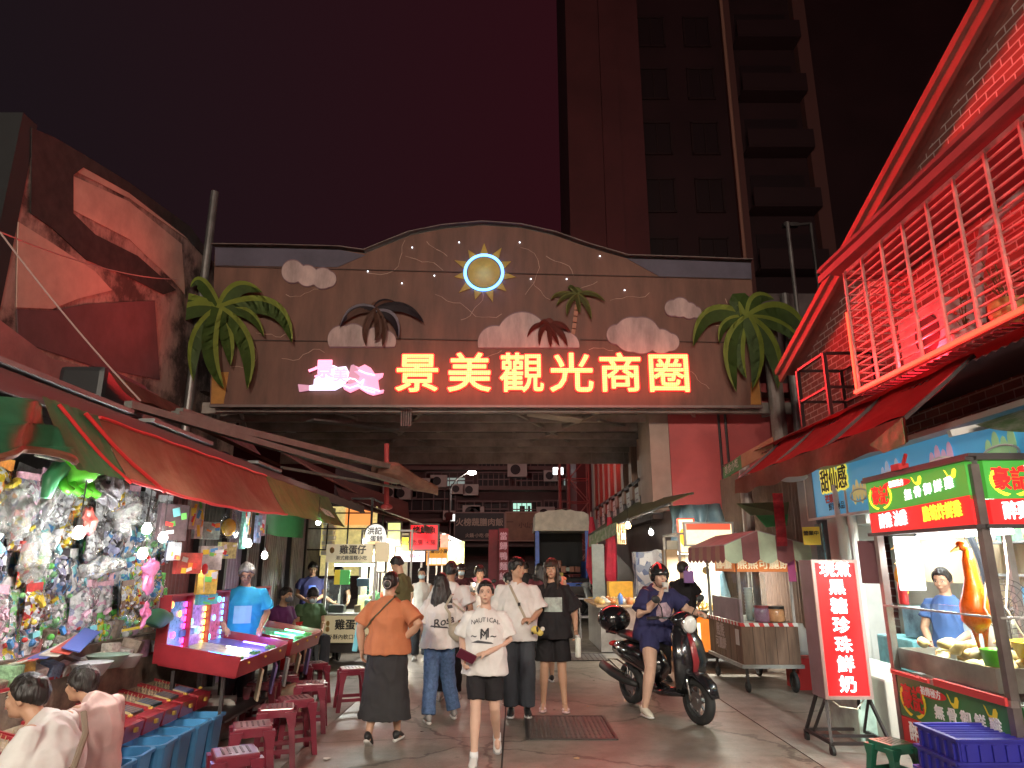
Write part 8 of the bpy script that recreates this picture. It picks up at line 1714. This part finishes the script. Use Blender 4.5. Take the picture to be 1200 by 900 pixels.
# 7 woman holding a phone with its light on
m5 = person('woman in white holding up a phone with its light on, behind the walking girl', (-.50, 11.0, 0), .1, 1.6, female=True, top=white_t, loose=.04, bottom=('pants', black_t, 1.95, .02), shoes=(sw_, sw_, False), hair='fringe', seed=7, vox=.011, J=dict(eR=(-.25, 0, 1.13), wR=(-.14, -.24, 1.24), eL=(.24, 0, 1.1), wL=(.06, -.2, 1.08)), hands=dict(Rd=(.2, -.3, .9), Rn=(0, -1, 0)))
ph = thing('phone', 'phone with a glowing torch light held up by the woman in white', 'phone', W2(m5, (-.12, -.29, 1.28))); B(ink).box(W2(m5, (-.12, -.29, 1.3)), (.07, .012, .14), bev=.004).obj('case', ph); B(M('torch_light', (1, .95, .8), .4, emit=25, ec=(1, .9, .7))).ell(W2(m5, (-.10, -.302, 1.34)), (.016, .006, .016), n=10).obj('torch', ph); lamp('torch_glow', W2(m5, (-.10, -.33, 1.34)), 2.5, (1, .85, .65), ph, size=.02)
# 8 masked woman 9 man in olive
person('woman in a sleeveless pale top and a light face mask near the left stalls', (-1.62, 12.8, 0), 0, 1.56, female=True, top=cloth('cream', (.5, .47, .42)), sleeve=0, loose=.02, bottom=('pants', dgrey, 1.95, .02), shoes=(sw_, sw_, False), hair='pulled', mask=True, seed=8, vox=.012)
person('tall man in an olive T-shirt looking down at the egg waffle stall', (-1.72, 10.9, 0), -1.9, 1.76, top=olive_t, loose=.045, sleeve=.8, bottom=('pants', dgrey, 1.95, .02), shoes=(sk_, sw_, False), hair='short', pitch=.45, seed=9, vox=.011, J=dict(hea=(0, -.06, 1.575)))
# background walkers
person('woman with black hair seen from behind farther up the street, wearing dark maroon', (.55, 14.2, 0), PI, 1.63, female=True, top=maroon_t, bottom=('pants', black_t, 1.95, .02), shoes=(sk_, sk_, False), hair='long', hairlen=.1, seed=10, vox=.014, J=dict())
person('person in a coral vest with a dark cap partly hidden behind the man in white', (.95, 15.5, 0), PI + .3, 1.66, top=cloth('coral', (.65, .18, .12)), sleeve=.2, bottom=('shorts', dgrey, .9, .02), shoes=(sk_, sw_, False), hair='short', seed=11, vox=.014)
person('person in a pink sleeveless top walking behind the woman in the black T-shirt', (.66, 10.6, 0), PI, 1.5, female=True, fat=1.15, top=pink_t, sleeve=.15, loose=.03, bottom=('shorts', dgrey, .9, .02), shoes=(sk_, sw_, False), hair='short', seed=12, vox=.013, J=dict(eL=(.28, 0, 1.1), eR=(-.3, 0, 1.1)))
person('person in a beige top half hidden behind the man in white', (-.05, 10.3, 0), PI, 1.52, female=True, top=cloth('beige', (.45, .34, .27)), sleeve=.5, loose=.03, bottom=('pants', dgrey, 1.95, .02), shoes=(sk_, sw_, False), hair='short', seed=13, vox=.013)
person('person in dark clothes with reddish lit hair farther up the street', (.35, 18, 0), PI, 1.66, top=black_t, bottom=('pants', black_t, 1.95, .02), shoes=(sk_, sw_, False), hair='short', seed=14, vox=.016)
# helmets
def helmet(colr, name='helmet', visor=True, stripe=None):
    def f(t, Hp, Rm, s):
        b = B(M('helmet_%d%d' % (int(colr[0] * 99), int(colr[2] * 99)), colr, .18, coat=.7)); n1, n2 = 36, 20; rs2 = []
        for i in range(1, n2):
            phi = PI * i / n2; ring = []
            for j in range(n1):
                a = 2 * PI * j / n1; d = Vector((math.sin(phi) * math.cos(a), math.sin(phi) * math.sin(a), math.cos(phi))); zb = -.05 if -d.y > .55 else (-.05 - 1.2 * (.55 + d.y)) ; zb = max(zb, -.72)
                m_ = max(0, min(1, (d.z - zb) / .08 + .5)); k_ = .86 + (1.34 - .86) * m_; ring.append(Hp(d.x * .085 * k_, d.y * .1 * k_ + .004, .02 + d.z * .1 * k_))
            rs2.append(ring)
        b.rings(rs2); ho = b.obj('helmet', t, world=False, smooth=True)
        b = B(M('helmet_edge', (.015, .015, .015), .4)); b.tube([Hp(.115 * math.cos(a / 8 * PI), -.13 * math.sin(a / 8 * PI) , .028) for a in range(9)], .007 * s, 6)
        for sg in (-1, 1): b.tube([Hp(.085 * sg, -.02, -.05), Hp(.05 * sg, -.045, -.115), Hp(0, -.05, -.13)], .005 * s, 5)
        b.obj('rim', ho, world=False)
        if stripe: b = B(M('helmet_stripe', stripe, .3, emit=.15)); b.tube([Hp(-.02, -.112 + .003, .085), Hp(-.02, -.075, .135), Hp(-.02, 0, .157), Hp(-.02, .08, .13)], .008 * s, 6, sx=2); b.obj('stripe', ho, world=False)
    return f
# 10 stall keeper in blue, seated men, shutters
m6 = person('grey-haired man in bright blue T-shirt looking down behind the light-up cabinets', (-2.98, 7.95, 0), .35, 1.66, top=blue_t, loose=.05, sleeve=.85, bottom=('pants', dgrey, 1.9, .02), shoes=(sk_, sk_, False), hair='short', hairm=HAIRG, pitch=.42, seed=15, vox=.010, skin=SKIN2, fat=1.08,
    J=dict(hea=(0, -.065, 1.575), eR=(-.26, -.02, 1.14), wR=(-.16, -.26, 1.0), eL=(.26, -.02, 1.14), wL=(.2, -.26, 1.0)), hands=dict(Rd=(.3, -.9, -.2), Ld=(-.1, -.9, -.3), Rn=(0, 0, -1), Ln=(0, 0, -1)))
printed(m6, person.bvh, M('print_lightblue', (.25, .5, .65), .7), lambda b: b.poly([(-.09, 0, 1.02), (.09, 0, 1.02), (.09, 0, 1.2), (-.09, 0, 1.2)]), name='shirt_picture')
gg = B(ink); [gg.torus(person.Hp(.031 * q, -.099, .003), .017, .002, axis='Y', n=16, m=5) for q in (-1, 1)]; gg.obj('glasses', m6, world=False)
seat = dict(pel=(0, 0, .53), wai=(0, -.02, .68), che=(0, -.03, .85), upp=(0, -.03, .97), nec=(0, -.04, 1.055), hea=(0, -.085, 1.185), sL=(.175, -.03, .99), sR=(-.175, -.03, .99), eL=(.22, -.08, .73), wL=(.12, -.3, .62), eR=(-.22, -.08, .73), wR=(-.12, -.3, .62), hL=(.09, -.02, .50), kL=(.14, -.42, .50), aL=(.14, -.40, .085), hR=(-.09, -.02, .50), kR=(-.14, -.42, .50), aR=(-.14, -.38, .085))
def seated(dz=0, **kw):
    j = {k: (v[0], v[1], v[2] + (dz if k[0] != 'a' else 0)) for k, v in seat.items()}; j.update(kw); return j
person('masked man in purple T-shirt and grey shorts seated by the shutters', (-3.42, 10.6, 0), 1.15, 1.7, J=seated(), top=purple_t, hem=.84, loose=.03, bottom=('shorts', grey_s, .8, .02), shoes=(sw_, sw_, False), hair='short', mask=M('mask_dark', (.1, .1, .12), .7), seed=16, vox=.011, skin=SKIN2)
person('man in green T-shirt seated beside the waffle stall, looking at his hands', (-3.28, 11.6, 0), .65, 1.68, J=seated(hea=(0, -.12, 1.16)), top=dgreen_t, hem=.84, loose=.04, bottom=('pants', dgrey, 1.9, .02), shoes=(sw_, sw_, False), hair='fringe', pitch=.5, mask=True, seed=17, vox=.011)
for i, (x, y, r_, lab) in enumerate([(-3.42, 10.6, 1.15, 'small dark stool under the man in purple'), (-3.28, 11.6, .65, 'small dark stool under the man in green')]):
    q = thing('plastic_stool', lab, 'stool', (x, y, 0), r_); stool_mesh(q, M('stool_grey', (.1, .1, .11), .5), .26, .32, .42)
person('man in a navy T-shirt with a blue print standing by the waffle stall, head bowed', (-3.55, 12.6, 0), .3, 1.68, top=navy_t, bottom=('pants', black_t, 1.95, .02), shoes=(sk_, sk_, False), hair='short', pitch=.35, seed=18, vox=.012, skin=SKIN2, J=dict(hea=(0, -.06, 1.575), wR=(-.1, -.25, 1.05), wL=(.1, -.25, 1.05)))
printed(person.t, person.bvh, M('print_blue', (.08, .15, .6), .6), lambda b: b.poly([(-.05, 0, 1.2), (.07, 0, 1.2), (.07, 0, 1.27), (-.05, 0, 1.27)]), name='shirt_picture')
person('man in a black T-shirt bending over the waffle irons', (-3.25, 13.0, 0), .6, 1.66, top=black_t, bottom=('pants', black_t, 1.95, .02), shoes=(sk_, sk_, False), hair='short', pitch=.5, seed=19, vox=.012, J=dict(che=(0, -.05, 1.23), upp=(0, -.1, 1.34), nec=(0, -.13, 1.42), hea=(0, -.2, 1.53), sL=(.18, -.1, 1.36), sR=(-.18, -.1, 1.36), eL=(.24, -.14, 1.1), wL=(.14, -.38, 1.0), eR=(-.24, -.14, 1.1), wR=(-.14, -.38, 1.0)))
# 11 customers in the left foreground
cs = cloth('white_soft', (.70, .69, .67))
fgp = person('seated customer in loose white shirt, short black hair, nearest on the left', (-2.42, 3.95, 0), -1.5, 1.62, J=seated(-.12, hea=(0, -.17, 1.01), nec=(0, -.10, .90), upp=(0, -.06, .835)), top=cs, loose=.07, hem=.82, sleeve=1.25, bottom=('pants', dgrey, 1.9, .03), shoes=(sk_, sk_, False), hair='short', seed=20, vox=.0085, hands=dict(fL=(0, -1, 0), fR=(0, -1, 0)))
fgp2 = person('second seated customer in a pale pinkish top with dark hair, leaning beside the first', (-2.56, 4.62, 0), -1.75, 1.55, female=True, J=seated(-.12, hea=(0, -.17, 1.0), nec=(0, -.09, .91)), top=cloth('pinkish', (.62, .45, .42)), loose=.05, hem=.82, sleeve=1.5, bottom=('pants', dgrey, 1.9, .03), shoes=(sk_, sk_, False), hair='short', hairlen=.1, seed=21, vox=.0085)
for i, (x, y, r_) in enumerate([(-2.42, 3.95, -1.5), (-2.56, 4.62, -1.75)]):
    o = copy_tree(st0); o.location = (x, y, 0); o.scale = (1, 1, .68); o.rotation_euler = (0, 0, r_); o['label'] = ['wine red stool under the nearest seated customer', 'wine red stool under the second seated customer'][i]
b = B(M('strap_brown', (.2, .15, .11), .7)); b.tube([W2(fgp, p) for p in [(-.08, .10, .87), (.0, .165, .78), (.1, .18, .65), (.18, .14, .54)]], .009, 6, sx=1.8); b.solo('shoulder_strap', 'brown bag strap on the back of the nearest seated customer', 'bag strap')
# 12 stall woman, fries customer
person('woman in a blue T-shirt with a dark cap working inside the lit shop', (4.1, 6.75, 0), -.9, 1.60, female=True, top=cloth('blue_work', (.06, .12, .3)), loose=.03, bottom=('pants', black_t, 1.9, .02), shoes=(sk_, sk_, False), hair='pulled', pitch=.2, seed=22, vox=.010, J=dict(eR=(-.22, -.06, 1.12), wR=(-.1, -.28, 1.0), eL=(.22, -.06, 1.12), wL=(.1, -.28, 1.0)))
def cloth_cap(c_):
    def f(t, Hp, Rm, s):
        b = B(M('cap_dark', c_, .8)); b.ell(Hp(0, .005, .055), (.092 * s, .108 * s, .075 * s), n=16, rot=Rm); b.ell(Hp(0, -.1, .05), (.06 * s, .055 * s, .012 * s), n=12, rot=Rm); b.obj('cap', t, world=False, smooth=True)
    return f
person('man in black with a bucket cap and mask standing at the fries stall', (2.72, 11.3, 0), PI - .75, 1.66, top=black_t, loose=.04, bottom=('pants', black_t, 1.95, .02), shoes=(sk_, sk_, False), hair='short', cap=cloth_cap((.03, .025, .022)), mask=M('mask_dark', (), .7), seed=23, vox=.011, J=dict(eL=(.22, -.1, 1.13), wL=(.12, -.33, 1.05), eR=(-.22, -.1, 1.13), wR=(-.1, -.3, 1.05)))
person('person in dark clothing mostly hidden behind the scooter rider, head showing', (2.15, 10.6, 0), .2, 1.6, top=maroon_t, bottom=('pants', black_t, 1.95, .02), shoes=(sk_, sk_, False), hair='short', cap=helmet((.02, .02, .02)), seed=24, vox=.013)

# ================================================================= scooters
def scooter(name, label, loc, rz, body=(.012, .012, .014), accent=(.25, .02, .025), detail=True, group='motor scooters'):
    """local: front towards -Y, origin on the ground midway between the wheels"""
    t = thing(name, label, 'scooter', loc, rz, group); pm_ = M('scooter_paint%d' % int(body[0] * 999), body, .16, coat=.8); acc = M('scooter_accent%d' % int(accent[0] * 99), accent, .25, coat=.6); pl = M('scooter_plastic', (.02, .02, .02), .5); ch = M('chrome', (.6, .6, .6), .15, 1)
    rub = M('rubber', (), .7)
    for y, nm in ((-.62, 'front_wheel'), (.62, 'rear_wheel')):
        b = B(rub); prof = [(.155, -.045), (.2, -.052), (.232, -.03), (.238, 0), (.232, .03), (.2, .052), (.155, .045)]
        b.lathe(prof + prof[:1], (0, y, .24), 32, rot=Matrix.Rotation(PI / 2, 3, 'Y'), caps=False); wo2 = b.obj(nm, t, world=False, smooth=True)
        b = B(M('rim_silver', (.35, .35, .36), .3, .9)); b.torus((0, y, .24), .15, .012, axis='X', n=28, m=6); b.cyl((-.05, y, .24), (.05, y, .24), .035, n=14)
        for k in range(8): a = k * PI / 4; b.bar((.0, y, .24), (0, y + .15 * math.cos(a), .24 + .15 * math.sin(a)), .02, .012)
        b.cyl((-.035, y, .24), (-.03, y, .24), .09, n=24); b.obj('rim', wo2, world=False)
    b = B(pm_); b.tube([(0, -.9, .30), (0, -.82, .42), (0, -.66, .50), (0, -.5, .49), (0, -.42, .40)], [(.05, .012), (.085, .02), (.10, .03), (.095, .025), (.07, .02)], 14); b.obj('front_fender', t, world=False, smooth=True)
    b = B(ch)
    for s_ in (-1, 1): b.tube([(s_ * .085, -.60, .24), (s_ * .085, -.55, .45), (s_ * .06, -.47, .62)], .016, 8)
    b.obj('fork', t, world=False, smooth=True)
    # leg shield: tapered shell
    b = B(pm_); b.tube([(0, -.43, .30), (0, -.50, .45), (0, -.53, .62), (0, -.49, .80), (0, -.43, .93), (0, -.38, .99)], [(.14, .05), (.20, .07), (.225, .085), (.20, .08), (.15, .07), (.09, .05)], 20, ref=(0, 1, 0)); b.obj('leg_shield', t, world=False, smooth=True)
    b = B(acc); b.tube([(0, -.585, .46), (0, -.625, .62), (0, -.58, .80), (0, -.50, .94)], [(.03, .008), (.045, .012), (.04, .012), (.02, .01)], 10, ref=(0, 1, 0)); b.obj('shield_stripe', t, world=False, smooth=True)
    b = B(pm_); b.tube([(0, -.45, .30), (0, -.1, .25), (0, .2, .27)], [(.14, .05), (.15, .05), (.14, .06)], 16); b.obj('floor_board', t, world=False, smooth=True)
    b = B(pm_); b.tube([(0, .0, .42), (0, .12, .52), (0, .35, .58), (0, .62, .60), (0, .88, .62), (0, .98, .62)], [(.10, .14), (.15, .16), (.17, .17), (.165, .14), (.10, .08), (.03, .03)], 18); b.obj('rear_body', t, world=False, smooth=True)
    b = B(M('seat_vinyl', (.018, .017, .017), .4)); b.tube([(0, -.02, .70), (0, .1, .755), (0, .4, .77), (0, .7, .80), (0, .84, .79)], [(.06, .03), (.12, .045), (.145, .05), (.12, .05), (.05, .03)], 16); b.obj('seat', t, world=False, smooth=True)
    # front cowl with headlight
    b = B(pm_); b.tube([(0, -.52, 1.0), (0, -.46, 1.03), (0, -.36, 1.04), (0, -.28, 1.02)], [(.10, .095), (.13, .105), (.13, .08), (.06, .04)], 16); b.obj('headlight_cowl', t, world=False, smooth=True)
    b = B(ch); b.ell((0, -.54, 1.0), (.105, .035, .105), n=20); hl = b.obj('headlight', t, world=False, smooth=True); b = B(M('headlight_glass', (.75, .75, .72), .12, coat=1, bump=.5, bs=60)); b.ell((0, -.558, 1.0), (.09, .03, .09), n=18); b.obj('lens', hl, world=False, smooth=True)
    for s_ in (-1, 1):
        b = B(M('indicator', (.6, .55, .45), .2, coat=1)); b.ell((s_ * .135, -.555, .66), (.03, .02, .062), n=12); b.obj('indicator', t, world=False, smooth=True)
        b = B(ch); b.tube([(0, -.36, 1.04), (s_ * .2, -.33, 1.06), (s_ * .25, -.3, 1.06)], .013, 8); b.obj('handlebar', t, world=False); b = B(pl); b.cyl((s_ * .23, -.31, 1.06), (s_ * .35, -.25, 1.05), .019, n=10); b.obj('grip', t, world=False, smooth=True)
        b = B(pl); b.tube([(s_ * .2, -.34, 1.07), (s_ * .24, -.38, 1.17), (s_ * .28, -.38, 1.22)], .007, 6); mo = b.obj('mirror', t, world=False); b = B(pl); b.ell((s_ * .31, -.38, 1.26), (.06, .018, .042), n=14, rot=Euler((0, -.25 * s_, 0)).to_matrix()); b.obj('mirror_head', mo, world=False, smooth=True)
    b = B(pl); b.tube([(-.17, .25, .28), (-.19, .5, .3), (-.2, .72, .36), (-.2, .95, .42)], [.03, .045, .06, .055], 14); mf = b.obj('exhaust', t, world=False, smooth=True); b = B(ch); b.cyl((-.2, .95, .42), (-.2, .965, .424), .035, n=14); b.obj('tip', mf, world=False)
    b = B(M('tail_red', (.5, .02, .02), .2, coat=.8)); b.ell((0, .965, .66), (.09, .03, .035), n=12); b.obj('tail_light', t, world=False, smooth=True)
    b = B(ch)
    for s_ in (-1, 1): b.tube([(s_ * .1, .68, .8), (s_ * .13, .88, .82), (s_ * .08, .98, .82)], .012, 6)
    b.obj('grab_rail', t, world=False)
    if detail:
        b = B(pm_); b.ell((0, .96, .96), (.22, .19, .17), n=22); b.box((0, .9, .80), (.2, .22, .03)); b.obj('top_box', t, world=False, smooth=True)
        b = B(ch); b.tube([(-.2, .4, .46), (-.215, .6, .52), (-.2, .82, .5), (-.19, .6, .40), (-.19, .4, .38)], .010, 6, closed=True); b.obj('side_guard', t, world=False)
    return t
SC = Vector((1.72, 8.42, 0)); hd_ = math.atan2(.42, .91)  # nose towards camera-right
sc1 = scooter('motor_scooter', 'black scooter with dark red stripe and round headlight carrying the helmeted rider', SC, hd_)
def L2W(p): return chain_world(sc1) @ Vector(p)
j = dict(pel=(0, .12, .88), wai=(0, .10, 1.02), che=(0, .05, 1.18), upp=(0, .02, 1.30), nec=(0, .0, 1.38), hea=(0, -.05, 1.50), sL=(.18, .0, 1.31), sR=(-.18, .0, 1.31), eL=(.30, -.14, 1.12), wL=(.33, -.30, 1.09), eR=(-.29, -.04, 1.07), wR=(-.12, -.2, 1.27), hL=(.09, .08, .85), kL=(.17, -.32, .80), aL=(.17, -.22, .40), hR=(-.12, .05, .84), kR=(-.27, -.16, .52), aR=(-.30, -.06, .09))
rd_ = person('scooter rider in black helmet and navy T-shirt drinking from a cup', SC, hd_, 1.7, J=j, female=True, fat=1.22, armfat=1.25, top=navy_t, loose=.045, hem=.84, sleeve=.8, bottom=('shorts', navy_t, .5, .01), shoes=(M('shoe_cream', (.62, .58, .48), .6), sw_, False), hair='short', cap=helmet((.012, .012, .013), stripe=(.7, .03, .03)), skin=SKIN3, seed=25, vox=.0085, yaw=-.25,
    hands=dict(Rd=(.35, -.15, .9), Rn=(.3, -.9, 0), Rc=.45, Ld=(.2, -.95, 0), Ln=(0, 0, -1), Lc=.7))
printed(rd_, person.bvh, M('print_lilac', (.5, .35, .42), .7, ns=16, na=.5), lambda b: b.poly([(-.09, 0, 1.03), (-.02, 0, .99), (.1, 0, 1.03), (.12, 0, 1.12), (.03, 0, 1.21), (-.07, 0, 1.2), (-.11, 0, 1.12)]), name='shirt_picture')
cp = thing('paper_cup', 'white paper cup held to the mouth of the scooter rider', 'cup', L2W((-.06, -.24, 1.30))); b = B(M('cup_white', (), .4)); c = L2W((-.045, -.215, 1.33)); b.lathe([(.03, 0), (.04, .10), (.043, .105), (0, .104)], c, 16); b.obj('cup', cp, smooth=True)
# bikers farther back and parked scooters
for i, (x, y, r_, c_, a_, lab) in enumerate([(-1.05, 14.6, .15, (.02, .02, .022), (.3, .02, .02), 'dark scooter under the masked rider in the dark jacket'), (-.75, 16.2, .1, (.25, .03, .04), (.3, .3, .3), 'red scooter under the rider in pink farther back')]):
    scooter('motor_scooter', lab, (x, y, 0), r_, c_, a_, False)
jb = dict(j); jb.update(eR=(-.27, -.1, 1.12), wR=(-.32, -.27, 1.09), kR=(-.15, -.34, .80), aR=(-.14, -.24, .42), hR=(-.09, .08, .85))
person('masked rider in a dark patterned jacket with a black helmet on the dark scooter', (-1.05, 14.6, 0), .15, 1.7, J=jb, top=cloth('jacket_dark', (.07, .02, .025), 12, .8), sleeve=1.6, loose=.04, bottom=('pants', black_t, 1.9, .02), shoes=(sk_, sk_, False), hair='short', cap=helmet((.03, .02, .02)), mask=True, seed=26, vox=.013)
person('masked rider in pink with a dark blue helmet on the red scooter', (-.75, 16.2, 0), .1, 1.66, J=jb, female=True, top=pink_t, sleeve=1.5, loose=.04, bottom=('pants', black_t, 1.9, .02), shoes=(sw_, sw_, False), hair='short', cap=helmet((.03, .05, .09)), mask=True, seed=27, vox=.014)
for i, (x, y, r_) in enumerate([(2.0, 19.4, 1.2), (1.75, 20.6, 1.1), (-1.3, 21.5, -1.1), (-1.5, 23, -1.2), (-.2, 26, 1.4), (.4, 26.4, 1.4)]):
    scooter('motor_scooter', ['parked scooter beside the wire rack, nearer of two', 'parked scooter beside the wire rack, farther of two', 'parked scooter past the last left stall, nearer', 'parked scooter past the last left stall, farther', 'parked scooter at the street end left of another', 'parked scooter at the street end near the vertical signs'][i], (x, y, 0), r_, [(.02, .02, .02), (.3, .32, .33), (.04, .05, .1)][i % 3], (.1, .1, .1), False)
